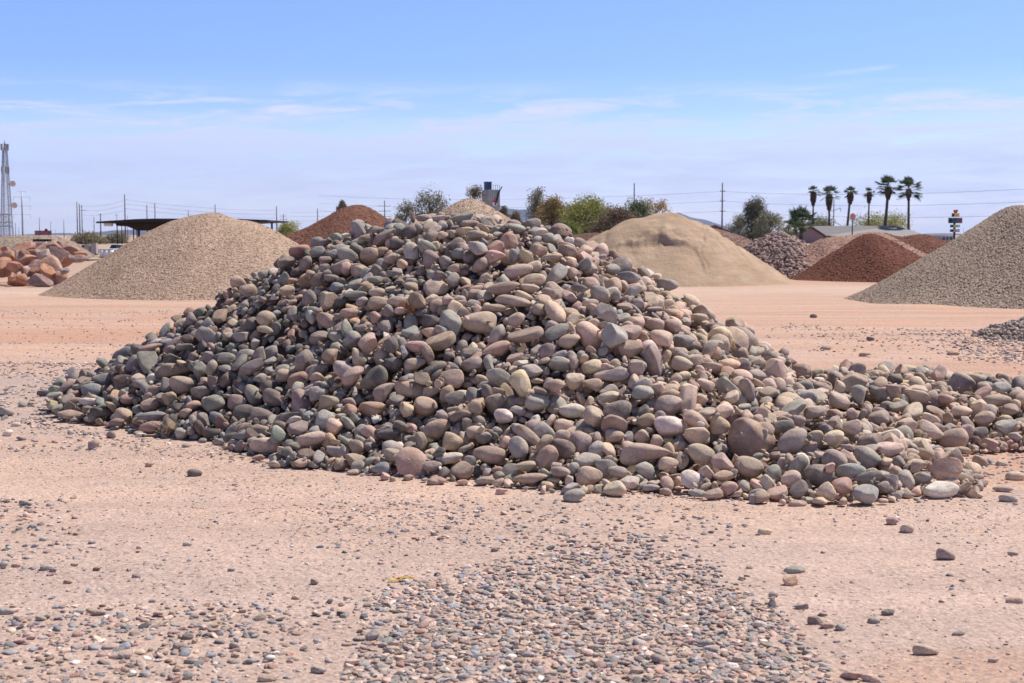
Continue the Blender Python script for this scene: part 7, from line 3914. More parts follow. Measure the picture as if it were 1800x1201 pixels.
# maroon rock: angular stones laid over a heap
def rock_coat(o, xs0, n, smin, smax, pal, seed, y_front, extra=0):
    me = o.data; nv = len(me.vertices)
    V = np.empty(nv * 3, np.float32); me.vertices.foreach_get("co", V); V = V.reshape(-1, 3)
    r = np.random.RandomState(seed)
    ok = np.nonzero((V[:, 2] > -.03) & (V[:, 1] < y_front))[0]
    pick = V[r.choice(ok, n)]
    Vs, Fs, Cs, b = [], [], [], 0
    for i in range(n):
        v, f = shape(N_SMOOTH + r.randint(N_ANG), 2)
        s = math.exp(r.uniform(math.log(smin), math.log(smax))) / 2
        R = np.array(Quaternion(r.normal(size=4)).normalized().to_matrix())
        v = (v * (s * np.array([1, r.uniform(.6, .9), r.uniform(.45, .8)]))) @ R.T + pick[i] + np.array([r.normal() * .04, r.normal() * .04, s * .25])
        c = np.array(pal[r.randint(len(pal))]) * r.uniform(.75, 1.25)
        Vs.append(v); Fs.append(f + b); Cs.append(np.tile(c, (len(v), 1))); b += len(v)
    return np.concatenate(Vs), np.concatenate(Fs), np.concatenate(Cs)
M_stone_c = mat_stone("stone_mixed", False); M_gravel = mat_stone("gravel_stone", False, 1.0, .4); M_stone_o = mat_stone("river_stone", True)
M_rubble = mat_stone("quarried_rock", False, .6)
dark_soil = mat_plain("dark_soil", (.10, .07, .06), .95, var=.3)
mr = mound("rock_mound", "dark maroon mound of broken rock between the sand and red earth mounds", "rock mound",
      [(1285, 465), (1310, 441), (1340, 421), (1358, 413), (1368, 411.5), (1380, 415), (1405, 428), (1440, 449), (1475, 470), (1500, 490)], 61, 4.6, .12, .03, dark_soil, 41, .03, group=G_M)
V, F, C = rock_coat(mr, 0, 3600, .10, .26, [(.20, .12, .115), (.26, .165, .155), (.15, .09, .09), (.33, .225, .21)], 42, .4)
link("broken_rock", mesh_np("broken_rock", V, F, True, C, M_rubble), mr)["kind"] = "stuff"
mr = mound("gravel_mound", "low dark grey pebble mound at the yard edge before the coarse gravel mound", "gravel mound",
      [(1670, 606), (1715, 596), (1745, 585), (1775, 573), (1800, 565), (1840, 560), (1900, 566), (1990, 600)], 23.6, 1.3, .05, .02, dark_soil, 44, .02, group=G_M)
V, F, C = rock_coat(mr, 0, 2600, .04, .10, [(.27, .235, .22), (.21, .19, .18), (.34, .28, .25), (.40, .32, .27)], 45, .6)
link("pebble_layer", mesh_np("pebble_layer", V, F, True, C, M_rubble), mr)["kind"] = "stuff"

# ---------------------------------------------------------------- red boulders by the beige mound
RB = """14 455 34 30 0 o|3 470 36 36 0 o|40 455 26 34 0 b|42 438 40 26 20 r|44 462 34 40 70 o|58 447 40 24 -20 r|73 438 26 22 0 p|74 452 28 30 0 w|46 478 26 22 0 k|62 472 32 32 60 m|24 470 22 30 80 r|104 447 42 26 -15 m|94 468 34 42 60 p
84 477 24 30 60 o|104 487 34 22 20 r|114 477 18 12 10 g|118 460 24 18 30 o|32 493 38 26 -10 o|72 494 44 24 -5 m|90 490 22 18 -30 p|138 455 34 14 5 m|128 440 30 16 -20 r|112 432 28 14 -20 r|20 490 14 10 0 o|-22 470 40 40 0 o|-10 448 30 26 0 r
8 440 24 14 0 r|140 447 24 12 -10 o|96 434 26 16 0 r|57 480 20 18 0 b"""
RBL = {"o": "orange", "r": "rusty red", "b": "brown", "p": "pinkish", "w": "chalky pale", "k": "pink", "m": "purplish grey", "g": "grey"}
RBC = {"o": (.54, .285, .175), "r": (.48, .255, .18), "b": (.30, .145, .095), "p": (.58, .37, .27), "w": (.64, .50, .40), "k": (.55, .37, .31), "m": (.30, .20, .185), "g": (.33, .30, .28)}
RB_WHERE = ["at the picture edge above the yard floor", "at the picture edge, half cut off", "wedged behind the orange upright one", "topping the heap beside the steel hopper", "standing upright near the heap's middle", "lying just below the hopper",
  "directly under the hopper's mouth", "shining below the hopper, palest of the heap", "resting behind the two front boulders", "standing in shadow at the heap's centre", "in shade between two orange ones", "largest on top, slabby, beyond the hopper",
  "with a creased sunlit face, biggest at mid heap", "in front of the creased pinkish one", "tucked against the beige gravel", "smallest at the beige gravel's edge", "leaning out from under the slabby top one", "lone in front on the yard floor, rounded",
  "second in front on the yard floor, banded", "behind the banded front one", "flat against the slope of beige gravel", "above the slab by the beige gravel", "on the heap's far top behind the slab", "small, on the open floor before the heap", "beyond the picture edge", "half out of the picture near the top",
  "far back at the picture edge", "far back by the parked vehicles", "peeping out behind the hopper", "squeezed low under the pink one"]
M_rb = NT("weathered_boulder"); _p = M_rb.pos()
_c = M_rb.n("ShaderNodeObjectInfo").outputs["Color"]
_c = M_rb.mul(_c, M_rb.remap(M_rb.noise(_p, 3.2, 5, .65, .6), .3, .7, .68, 1.25))
_c = M_rb.mix(M_rb.remap(M_rb.noise(_p, 1.9, 5, .7), .50, .56, 0, .55), _c, (.40, .31, .27))
M_rb.bump(M_rb.noise(_p, 5, 7, .7), 1.0, .10); M_rb = M_rb.out(_c, .92)
for i, m in enumerate(parse_marks(RB)):
    px, py, bw, bh, ang, col, _ = m
    Y = np.interp(py, [432, 450, 470, 495], [51.2, 49.2, 48.0, 46.9]) + .5 * math.sin(i * 2.4)
    c = at(px, py, Y); s = Y / FPX
    v, f = stone_shape(7000 + i, 4, True, .01, 13)
    v = v * (1 + .03 * wnoise(v, waves(600 + i, 8, 1.5, 4)) + .03 * wnoise(v, waves(700 + i, 22, 4, 12)))[:, None]
    c[2] = max(c[2], bh / 2 * s * .9)
    me = mesh_np("boulder", v, f, True, None, M_rb)
    o = link("boulder", me, None, c); o.scale = (bw / 2 * s, (bw + bh) / 4 * s, bh / 2 * s); o.rotation_euler = (0, -math.radians(ang), 0)
    o.color = (*RBC[col], 1)
    tag(o, f"{RBL[col]} boulder {RB_WHERE[i]}", "boulder", "red boulders heaped beside the beige gravel mound")

# ---------------------------------------------------------------- the cobble pile
marks = parse_marks(MARKS)
S_idx, S_s, S_p, S_q, S_mark = [], [], [], [], []
for row in STONES.strip().split("\n"):
    q = [int(x) for x in row.split()]
    if len(q) == 1:                          # a stone read off the photograph
        c, s, Mx = mark_pose(marks[q[0]], q[0])
        S_idx.append(N_SMOOTH + q[0] % N_ANG if marks[q[0]][6] else q[0] % N_SMOOTH); S_s.append(s); S_p.append(c); S_q.append(Matrix(Mx.tolist()).to_quaternion()); S_mark.append(q[0])
    else:                                    # shape, place in cm, length in mm, two slenderness steps, turn in tenths of a radian
        L = q[4] / 2000; bb = L * (.55 + q[5] / 20)
        S_idx.append(N_SMOOTH + q[0] % N_ANG if q[0] < N_SMOOTH and q[0] % 3 == 1 else q[0]); S_p.append(((q[1] - 600) / 100, (q[2] + 800) / 100, q[3] / 100)); S_s.append((L, bb, bb * (.5 + q[6] / 20)))
        S_q.append(Euler((q[7] / 10, q[8] / 10, q[9] / 10), 'XYZ').to_quaternion()); S_mark.append(-1)
N = len(S_idx); S_p, S_s, S_q = np.array(S_p), np.array(S_s), np.array([q[:] for q in S_q])
N_IND = 300
rc = np.random.RandomState(5)
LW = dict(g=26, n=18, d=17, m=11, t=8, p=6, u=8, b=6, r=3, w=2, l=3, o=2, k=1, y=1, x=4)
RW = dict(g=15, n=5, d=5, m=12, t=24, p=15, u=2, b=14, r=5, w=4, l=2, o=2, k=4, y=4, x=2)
codes = list(PAL)
S_code = []
for i in range(N):
    if S_mark[i] >= 0: S_code.append(marks[S_mark[i]][5]); continue
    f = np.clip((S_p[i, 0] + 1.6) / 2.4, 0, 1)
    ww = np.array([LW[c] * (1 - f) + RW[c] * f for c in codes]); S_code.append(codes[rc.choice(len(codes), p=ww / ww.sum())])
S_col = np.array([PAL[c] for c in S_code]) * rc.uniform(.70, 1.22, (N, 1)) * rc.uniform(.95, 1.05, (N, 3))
S_col = S_col * np.clip(.90 + .07 * (S_p[:, :1] + .5), .74, 1.0)      # darker tone towards the beige-mound side, partly its shade put into the stone colour
# the many: one object
def merged(name, idx, pos, semi, rot, colr, sub, mat):
    Vs, Fs, Cs, b = [], [], [], 0
    for i in range(len(idx)):
        v, f = shape(idx[i], sub if np.isscalar(sub) else sub[i])
        v = (v * semi[i]) @ rot[i].T + pos[i]
        Vs.append(v); Fs.append(f + b); Cs.append(np.tile(colr[i], (len(v), 1))); b += len(v)
    return link(name, mesh_np(name, np.concatenate(Vs), np.concatenate(Fs), True, np.concatenate(Cs), mat))
def rots(Q): return np.array([np.array(Quaternion(q).normalized().to_matrix()) for q in Q])
r_ = slice(N_IND, N)
N_IND = min(N_IND, N)
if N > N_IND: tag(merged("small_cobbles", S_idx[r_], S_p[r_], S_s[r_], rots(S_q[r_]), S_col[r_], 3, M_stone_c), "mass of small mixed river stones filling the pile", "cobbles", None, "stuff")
# chips and fines washed into the hollows between the stones
x0_, y0_, g_ = -5.6, 8.6, .015
nxh, nyh = int(13.0 / g_), int(7.6 / g_)
HM = np.full((nyh, nxh), -1.0)
R_all = rots(S_q)
for i in range(N):
    s = S_s[i]; rx = float(np.linalg.norm(R_all[i][0] * s)); ry = float(np.linalg.norm(R_all[i][1] * s)); rz = float(np.linalg.norm(R_all[i][2] * s))
    a0, a1 = int((S_p[i, 0] - rx - x0_) / g_), int((S_p[i, 0] + rx - x0_) / g_) + 1; b0, b1 = int((S_p[i, 1] - ry - y0_) / g_), int((S_p[i, 1] + ry - y0_) / g_) + 1
    if a0 < 0 or b0 < 0 or a1 >= nxh or b1 >= nyh: continue
    uu = ((np.arange(a0, a1) * g_ + x0_ - S_p[i, 0]) / rx)[None, :] ** 2 + ((np.arange(b0, b1) * g_ + y0_ - S_p[i, 1]) / ry)[:, None] ** 2
    HM[b0:b1, a0:a1] = np.maximum(HM[b0:b1, a0:a1], np.where(uu < 1, S_p[i, 2] + rz * np.sqrt(np.clip(1 - uu, 0, 1)), -1))
cI, cP, cS, cQ, cC = [], [], [], [], []
for _ in range(60000):
    if len(cI) >= 2600: break
    a, bb = rc.randint(8, nxh - 8), rc.randint(8, nyh - 8)
    z = HM[bb, a]; x, y = a * g_ + x0_, bb * g_ + y0_
    nb = HM[bb - 6:bb + 7:3, a - 6:a + 7:3]
    if (nb > -.5).sum() < 12 or z < -.5: continue
    if z > np.median(nb[nb > -.5]) - .028: continue
    L = math.exp(rc.uniform(math.log(.022), math.log(.062))) / 2
    cI.append(rc.randint(N_SMOOTH) if rc.rand() < .4 else N_SMOOTH + rc.randint(N_ANG)); cS.append((L, L * rc.uniform(.6, .9), L * rc.uniform(.35, .7)))
    cP.append((x, y, z + cS[-1][2] * .35)); cQ.append(rc.normal(size=4)); HM[bb - 1:bb + 2, a - 1:a + 2] += L
    cC.append(np.array(PAL["gnttppmbdw"[rc.randint(10)]]) * rc.uniform(.6, 1.05))
tag(merged("stone_chips", cI, np.array(cP), np.array(cS), rots(cQ), np.array(cC), 2, M_stone_c), "small chips and pebbles lodged between the cobbles", "gravel", None, "stuff")
# dirt and broken fines in the heart of the pile
hx, hy = np.arange(-6, 7.6, .07), np.arange(8, 18.6, .07)
XX, YY = np.meshgrid(hx, hy); P = np.c_[XX.ravel(), YY.ravel()]
z = pile_h(P) - .17 + .02 * wnoise(P, waves(78, 30, 4, 22, 2)); z = np.maximum(z, -.06)
I = (np.arange(len(hy) - 1)[:, None] * len(hx) + np.arange(len(hx) - 1)[None, :]).ravel()
I = I[(z[I] > -.05) | (z[I + len(hx) + 1] > -.05)]
tag(link("pile_soil", mesh_np("pile_soil", np.c_[P, z], np.c_[I, I + 1, I + len(hx) + 1, I + len(hx)], True, None, mat_plain("pile_fines", (.13, .095, .075), .95, var=.3, scale=14, bump=.5))), "dirt and fines deep inside the cobble pile", None, None, "structure")

CNAME = dict(g="grey", n="greenish grey", d="dark grey", t="tan", p="pinkish tan", m="mauve brown", w="chalky pale", o="orange", b="brown", u="bluish grey", r="reddish", y="yellowish tan", k="salmon pink", l="lilac grey", x="dark maroon")
ANCHOR = {(1320, 775): "the big red boulder", (1135, 800): "the brown bean-shaped boulder", (725, 812): "the angular salmon boulder", (790, 806): "the white chalky rock", (1005, 722): "the pale oval cobble",
          (1149, 635): "the tall pitted cobble", (1035.5, 590): "the huge tan egg", (842, 568): "the big flat tan cobble", (765, 506): "the broken pink slab", (937, 394): "the lone crest cobble",
          (871, 453): "the salmon crest cobble", (911, 477): "the broad flat cobble", (902, 529): "the long tan loaf", (774, 600): "the brown potato-shaped cobble", (310, 652): "the humped tan cobble",
          (466, 783): "the outlying tan loaf", (265, 751): "the pink foot cobble", (377, 711): "the domed greenish cobble", (530, 707): "the pitted purple cobble", (1689, 678): "the great mauve boulder",
          (1654, 862): "the whitish flat cobble", (1522, 868): "the blue-white rock", (1440, 836): "the squat dark cobble", (1393, 777): "the split mauve boulder", (675.5, 417): "the slanting mauve cobble",
          (1173, 503): "the lone shoulder cobble", (220, 672): "the dark maroon cobble", (575.5, 564): "the tilted brown cobble", (1662, 702): "the small red heart", (1177, 750): "the pale wide cobble", (1635, 757): "the tilted pinkish cobble", (723, 441): "the cracked white cobble"}
anchors = []
for i in range(N_IND):
    if S_mark[i] >= 0 and marks[S_mark[i]][:2] in ANCHOR:
        x, y, zz = topix(S_p[i]); anchors.append((i, x, y, ANCHOR[marks[S_mark[i]][:2]]))
AN_LABEL = {(1320, 775): "biggest boulder of the pile, reddish and round, at its sunny foot", (1135, 800): "big brown bean-shaped boulder lying along the pile's foot", (725, 812): "big angular salmon pink boulder with flat broken faces at the pile's foot",
  (790, 806): "white chalky rough rock beside the angular salmon boulder", (1005, 722): "pale oval cobble, the whitest smooth one low on the face", (1149, 635): "tall pitted grey brown cobble standing on end", (1035.5, 590): "huge tan egg-shaped cobble, tilted, in mid face",
  (842, 568): "big flat rounded tan cobble, broadest of the upper face", (765, 506): "broken pale pink slab with a chipped corner, high on the shaded face", (937, 394): "lone light grey cobble sticking up from the crest against the trees", (871, 453): "salmon pink smooth cobble just below the crest",
  (911, 477): "broad flat tan grey cobble resting below the salmon crest cobble", (902, 529): "long tan loaf-shaped cobble, longest of the upper face", (774, 600): "large brown potato-shaped cobble in the middle of the face", (310, 652): "humped tan cobble, larger of the top two on the low shaded flank",
  (466, 783): "long tan cobble lying alone out front of the pile's foot", (265, 751): "long pink cobble on the ground beside the dry weed", (377, 711): "domed greenish grey cobble, smooth, near the shaded foot", (530, 707): "pitted purple cobble standing upright low on the face", (1689, 678): "great mauve brown boulder crowning the low tail of the pile",
  (1654, 862): "whitish flat wide cobble on the sand at the tail's foot", (1522, 868): "blue-white lumpy rock on the sand before the dark cobbles", (1440, 836): "squat dark grey cobble, blackest large one at the foot", (1393, 777): "mauve boulder split by a pale fracture beside the biggest boulder", (675.5, 417): "long mauve cobble slanting up near the crest",
  (1173, 503): "lone dark grey round cobble perched on the sunny shoulder against the sand mound", (220, 672): "dark maroon cobble at the tip of the shaded flank", (575.5, 564): "long brown cobble tilted downhill on the shaded face", (1662, 702): "small red heart-shaped cobble below the great mauve boulder", (1177, 750): "pale wide cobble with a grey patch above the brown bean-shaped boulder",
  (1635, 757): "pinkish tan tilted cobble in the middle of the low tail", (723, 441): "cracked whitish cobble high on the shaded face"}
used = {}
def stone_words(semi, ang, vert_px, semi_px):
    size = "large" if semi_px > 21 else "medium" if semi_px > 15.5 else "small"
    a, b = semi_px, vert_px
    shp = "long" if a / max(b, 1) > 1.85 else "oval" if a / max(b, 1) > 1.3 else "rounded"
    return size, shp
for i in range(N_IND):
    v, f = shape(S_idx[i], 4)
    key = "cobble_%d" % S_idx[i]
    me = bpy.data.meshes.get(key) or mesh_np(key, v, f, True, None, M_stone_o)
    o = link("river_cobble", me, None, S_p[i]); o.scale = S_s[i]; o.rotation_mode = "QUATERNION"; o.rotation_quaternion = S_q[i]
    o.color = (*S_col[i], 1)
    x, y, dz = topix(S_p[i])
    mk = S_mark[i]; xy = marks[mk][:2] if mk >= 0 else None
    cat = "boulder" if xy in ((1320, 775), (1135, 800), (725, 812), (1689, 678), (1393, 777)) else "cobble"
    if xy in AN_LABEL: lab = AN_LABEL[xy]; used[lab] = 1
    else:
        R = np.array(Quaternion(S_q[i]).normalized().to_matrix()) * S_s[i]
        wpx = FPX / dz * np.linalg.norm(R[0]); hpx = FPX / dz * np.linalg.norm(R[2])
        size = "large" if max(wpx, hpx) > 21 else "medium" if max(wpx, hpx) > 15.5 else "small"
        rt = wpx / hpx
        shp = "long flat" if rt > 1.9 else "oval" if rt > 1.3 else "rounded" if rt > .8 else "upright"
        if S_idx[i] >= N_SMOOTH: shp = "angular"
        ds = sorted(anchors, key=lambda q: math.hypot(q[1] - x, q[2] - y))
        cands = []
        for q in ds[:5]:
            dx, dy = x - q[1], y - q[2]; D = math.hypot(dx, dy)
            near = "touching" if D < 42 else "near" if D < 85 else "some way"
            sd = "on the sand-mound side of" if dx > 0 else "on the beige-mound side of"
            an = q[3]
            if abs(dx) > 1.7 * abs(dy): wd = sd
            elif abs(dy) > 1.7 * abs(dx): wd = "below" if dy > 0 else "above"
            else: wd = ("below, " if dy > 0 else "above, ") + sd.replace("the ", ""); an = an.replace("the ", "")
            cands.append(f"{size} {CNAME[S_code[i]]} {shp} cobble {'just ' if D < 42 else '' if D < 85 else 'well '}{wd} {an}")
        for a in range(5):
            for b in range(5):
                if a != b and ds[a][3] != ds[b][3]:
                    cands.append(f"{size} {CNAME[S_code[i]]} {shp} cobble between {ds[a][3]} and {ds[b][3]}")
        cands.append(f"{size} {CNAME[S_code[i]]} {shp} cobble {round(x / 18)} hundredths across and {round(y / 12)} down the photo")
        lab = next((c for c in cands if c not in used and len(c.split()) <= 16), cands[-1])
        used[lab] = 1
    tag(o, lab, cat, "river cobbles heaped in the pile")

# ---------------------------------------------------------------- loose stones on the yard
LOOSE = """1402 885 34 12 0 p|1327 878 22 20 10 m|1345 935 24 12 0 y|1568 916 20 17 -20 k|1594 930 22 18 0 t|1662 977 34 20 -15 m|1397 998 40 15 3 n|1389 1017 28 24 -10 o A|1408 1063 26 11 3 d A|1446 1076 18 8 0 d A|1432 1085 28 16 -5 x A|1455 1094 24 11 0 r A|1478 1097 20 13 -20 u
1360 1042 18 12 0 l A|1537 1085 22 12 0 g|1561 1073 24 13 -5 d A|1783 1055 30 12 8 r A|1627 1138 46 20 -3 t|1685 1108 24 8 5 d|1746 1158 22 10 0 m|1423 1144 22 11 -8 n|1497 1186 40 18 0 r A|1530 1190 32 16 -10 p|1781 974 20 7 0 g|1283 926 12 8 0 u
263 816 14 9 0 o|342 830 26 15 0 d|165 783 21 20 0 m|195 765 17 15 20 m|388 780 24 13 -5 g|327 785 14 9 0 g|248 766 19 9 0 w|329 960 16 8 0 g|139 1077 22 10 0 g|159 1076 14 9 0 t|72 1087 19 10 0 g|330 1117 20 13 0 d|342 1127 10 10 0 o|317 1137 28 16 -5 m|440 1112 18 13 0 m|412 1131 20 13 0 g
120 1025 17 8 5 r|240 1016 16 9 0 m|170 1002 13 8 0 x|82 1000 24 11 0 g|5 992 20 15 0 g|28 993 18 8 0 k|553 1023 14 12 0 m|655 1112 28 18 30 g|407 1006 14 7 0 u|12 1075 28 13 0 g|213 1150 46 15 8 p A|335 1162 26 11 0 g|45 885 24 10 -5 g|765 847 28 15 0 b|882 864 22 13 0 k|690 843 11 11 0 b
1009 874 38 26 0 n|1170 865 20 16 0 b|10 725 30 17 -10 g|40 712 13 11 0 g|55 711 12 9 0 n|28 747 16 9 0 w|14 762 18 13 0 w|77 692 26 13 0 d|1722 812 27 20 -15 b|1761 814 22 12 0 t|1711 842 36 17 -3 m|1786 839 34 17 0 t|1763 862 36 12 -8 m|1772 878 32 14 -10 g|1716 873 24 12 -5 t
1740 811 16 12 -15 u|1795 785 22 12 0 t|1535 852 14 9 0 t|960 858 30 13 0 r|1430 555 12 8 0 d|1530 597 14 9 0 d|1452 612 20 8 0 m|1520 624 22 8 0 b|1676 622 22 8 0 b|268 1060 14 8 0 n|520 1048 15 9 0 o|600 1075 17 9 0 d|870 965 14 8 0 d|775 945 14 7 0 x
690 1138 26 12 0 p|720 1160 28 13 5 m|800 1120 26 12 0 g|905 1105 22 12 0 p|965 1052 20 13 0 x|1050 1140 28 14 0 g|1160 1160 32 16 -20 m|1240 1130 26 14 0 g|1335 1096 26 16 0 w|1300 1160 26 12 0 k|1255 1140 20 12 0 g|1120 1180 26 12 0 b|930 1180 30 14 0 l|850 1150 24 12 0 g|1010 1095 20 10 0 t|560 1175 28 14 0 g|470 1190 34 15 0 t|620 1160 30 14 5 p"""
used2 = {}
LAND = [(1320, 850, "the big red boulder"), (725, 850, "the angular salmon boulder"), (466, 800, "the outlying tan loaf"), (1654, 880, "the whitish flat cobble"), (705, 1022, "the yellow strap"), (1009, 874, "the lone greenish cobble"),
        (1389, 1017, "the orange broken stone"), (1627, 1138, "the half buried tan stone"), (165, 783, "the mauve ball-like stone"), (213, 1150, "the flat pink flake"), (1662, 977, "the smooth mauve stone"), (342, 830, "the dark stone"), (265, 765, "the dry weed"), (1750, 580, "the dark pebble mound")]
SPECIAL = {(1009, 874): "lone greenish grey cobble out on the sand before the pile", (1389, 1017): "orange angular broken stone beside a long pale one on the sand", (1627, 1138): "half buried tan stone in the sand near the picture corner", (165, 783): "mauve ball-like stone on the sand by the shaded flank",
           (213, 1150): "flat pink flake of rock in the near gravel", (1662, 977): "smooth mauve oval stone alone on open sand", (342, 830): "dark grey stone on the sand before the outlying tan loaf"}
for i, m in enumerate(parse_marks(LOOSE)):
    c, s, Mx = mark_pose(m, 500 + i, True)
    idx = N_SMOOTH + i % N_ANG if m[6] else (i * 5 + 3) % N_SMOOTH
    v, f = shape(idx, 4); key = "cobble_%d" % idx
    me = bpy.data.meshes.get(key) or mesh_np(key, v, f, True, None, M_stone_o)
    o = link("loose_stone", me, None, c + np.array([0, 0, ground_z(c[:2])[0]])); o.scale = s * 1.05; o.rotation_mode = "QUATERNION"; o.rotation_quaternion = Matrix(Mx.tolist()).to_quaternion()
    o.color = (*(np.array(PAL[m[5]]) * rc.uniform(.85, 1.15)), 1)
    if m[:2] in SPECIAL: lab = SPECIAL[m[:2]]
    else:
        shp = "broken" if m[6] else "flat" if m[2] / m[3] > 1.9 else "oval" if m[2] / m[3] > 1.25 else "round"
        size = "large" if m[2] > 30 else "medium" if m[2] > 19 else "small"
        c_ = []
        ds = sorted(LAND, key=lambda q: math.hypot(q[0] - m[0], 1.6 * (q[1] - m[1])))
        for q in ds[:4]:
            dx, dy = m[0] - q[0], m[1] - q[1]
            wd = ("on the sand-mound side of" if dx > 0 else "on the beige-mound side of") if abs(dx) > 1.5 * abs(dy) else ("nearer than" if dy > 0 else "farther off than")
            D = math.hypot(dx, 1.6 * dy)
            c_.append(f"{size} {CNAME[m[5]]} {shp} stone on the ground{' close and' if D < 70 else ' well' if D > 220 else ''} {wd} {q[2]}")
        for a in range(4):
            for b in range(a + 1, 4): c_.append(f"{size} {CNAME[m[5]]} {shp} stone between {ds[a][2]} and {ds[b][2]}")
        lab = next((x for x in c_ if x not in used2 and len(x.split()) <= 16), c_[-1])
    used2[lab] = 1
    tag(o, lab, "stone", "loose stones lying on the yard")

# ---------------------------------------------------------------- gravel scattered over the yard
rg = np.random.RandomState(21)
def scatter(poly_px, n, smin, smax, flat=(.3, .65), clump=0.0, dens=None, pal=None):
    poly = np.array([gpt(*p)[:2] for p in poly_px])
    lo, hi = poly.min(0), poly.max(0); out = []
    W = waves(rg.randint(9999), 12, 1.2, 5, 2)
    while len(out) < n:
        P = rg.uniform(lo, hi, (4000, 2)); ok = _polydist(P, poly) > rg.uniform(-.15, .12, 4000)
        if clump: ok &= wnoise(P, W) * .5 + .5 > rg.uniform(0, 1, 4000) ** (1 / clump)
        if dens is not None: ok &= dens(P) > rg.uniform(0, 1, 4000)
        out += list(P[ok])
    P = np.array(out[:n]); s = np.exp(rg.uniform(math.log(smin), math.log(smax), n)) * np.where(rg.rand(n) < .06, 1.35, 1)
    return P, s, rg.uniform(flat[0], flat[1], n)
GP = "gnglppmmbulrdtwkpgtpul"
sets = [
 scatter([(590, 1230), (635, 1130), (690, 1085), (650, 1055), (760, 1012), (880, 985), (1000, 952), (1130, 942), (1230, 985), (1290, 1040), (1340, 1060), (1400, 1095), (1430, 1150), (1440, 1230)], 5600, .015, .048, dens=lambda P: np.clip((8.3 - P[:, 1]) / 2.0, .12, 1)),
 scatter([(-60, 1080), (400, 1065), (660, 1040), (640, 1230), (-60, 1230)], 900, .014, .05, clump=1.2),
 scatter([(-20, 875), (110, 875), (200, 960), (100, 1010), (-20, 1015)], 170, .018, .05, clump=1.2),
 scatter([(-80, 640), (230, 640), (150, 700), (70, 720), (110, 760), (240, 790), (-80, 800)], 1500, .016, .06, clump=1.0),
 scatter([(-80, 780), (500, 785), (900, 872), (1880, 890), (1880, 1240), (-80, 1240)], 7500, .005, .020, clump=.8),
 scatter([(-80, 780), (500, 785), (900, 872), (1880, 890), (1880, 1240), (-80, 1240)], 260, .02, .042, clump=.8),
 scatter([(1360, 572), (1880, 585), (1880, 665), (1620, 642), (1450, 622), (1330, 592)], 1500, .016, .06, clump=1.0),
 scatter([(1620, 612), (1700, 588), (1880, 560), (1880, 640), (1700, 640)], 900, .025, .075, clump=1.2),
 scatter([(560, 878), (1300, 890), (1300, 960), (560, 965)], 560, .014, .04, clump=1.0),
 scatter([(-80, 545), (420, 545), (250, 640), (-80, 640)], 900, .014, .05, clump=1.0),
 scatter([(470, 815), (700, 838), (1000, 866), (1350, 882), (1700, 884), (1700, 872), (1330, 868), (1000, 855), (700, 828), (480, 800)], 700, .012, .045),
 scatter([(60, 720), (100, 745), (250, 775), (480, 800), (480, 820), (250, 790), (60, 760)], 350, .012, .045),
 scatter([(1690, 790), (1880, 780), (1880, 890), (1700, 890)], 300, .012, .045, clump=1.0),
]
P = np.concatenate([s[0] for s in sets]); Sz = np.concatenate([s[1] for s in sets]); Fl = np.concatenate([s[2] for s in sets])
n = len(P)
yaw, tx, ty = rg.uniform(0, 6.28, n), rg.normal(0, .22, n), rg.normal(0, .22, n)
Vs, Fs, Cs, b = [], [], [], 0
gz = ground_z(P)
for i in range(n):
    v, f = shape(rg.randint(N_SMOOTH) if rg.rand() < .55 else N_SMOOTH + rg.randint(N_ANG), 3 if Sz[i] > .034 and P[i, 1] < 9 else 2 if Sz[i] > .012 else 1)
    L = Sz[i] / 2; s = L * np.array([1, rg.uniform(.6, .92), Fl[i] * .8])
    cy, sy = math.cos(yaw[i]), math.sin(yaw[i])
    R = np.array([[cy, -sy, 0], [sy, cy, 0], [0, 0, 1]]) @ np.array([[1, 0, ty[i]], [0, 1, tx[i]], [-ty[i], -tx[i], 1]])
    v = (v * s) @ R.T + np.array([P[i, 0], P[i, 1], gz[i] + s[2] * .48])
    c = np.array(PAL[GP[rg.randint(len(GP))]]) * rg.uniform(.62, 1.22) * np.array([1, 1, 1.07])
    Vs.append(v); Fs.append(f + b); Cs.append(np.tile(c, (len(v), 1))); b += len(v)
tag(link("gravel", mesh_np("gravel", np.concatenate(Vs), np.concatenate(Fs), True, np.concatenate(Cs), M_gravel)), "mixed rounded pebbles and grit strewn over the yard", "gravel", None, "stuff")
# ---------------------------------------------------------------- background materials
M_wood = mat_plain("pole_wood", (.11, .095, .085), .9, var=.25, scale=2)
M_steel = mat_plain("galvanised_steel", (.34, .36, .38), .5, .6, var=.1)
M_dark = mat_plain("dark_painted_steel", (.03, .027, .025), .7)
M_wire = mat_plain("cable_black", (.05, .05, .055), .6)
M_bark = mat_plain("bark", (.16, .12, .09), .95, var=.3, scale=4, bump=.5)
M_palmbark = mat_plain("palm_bark", (.10, .075, .06), .95, var=.3, scale=3, bump=.5)
M_skirt = mat_leaf("dead_fronds", (.11, .06, .04), (.23, .14, .09))
M_palm = mat_leaf("palm_fronds", (.035, .06, .028), (.13, .17, .085))
M_white = mat_plain("white_paint", (.78, .77, .74), .6, var=.06)
M_glass = mat_plain("dark_glazing", (.02, .06, .09), .15, var=.3)
M_tyre = mat_plain("tyre_rubber", (.03, .03, .03), .9)

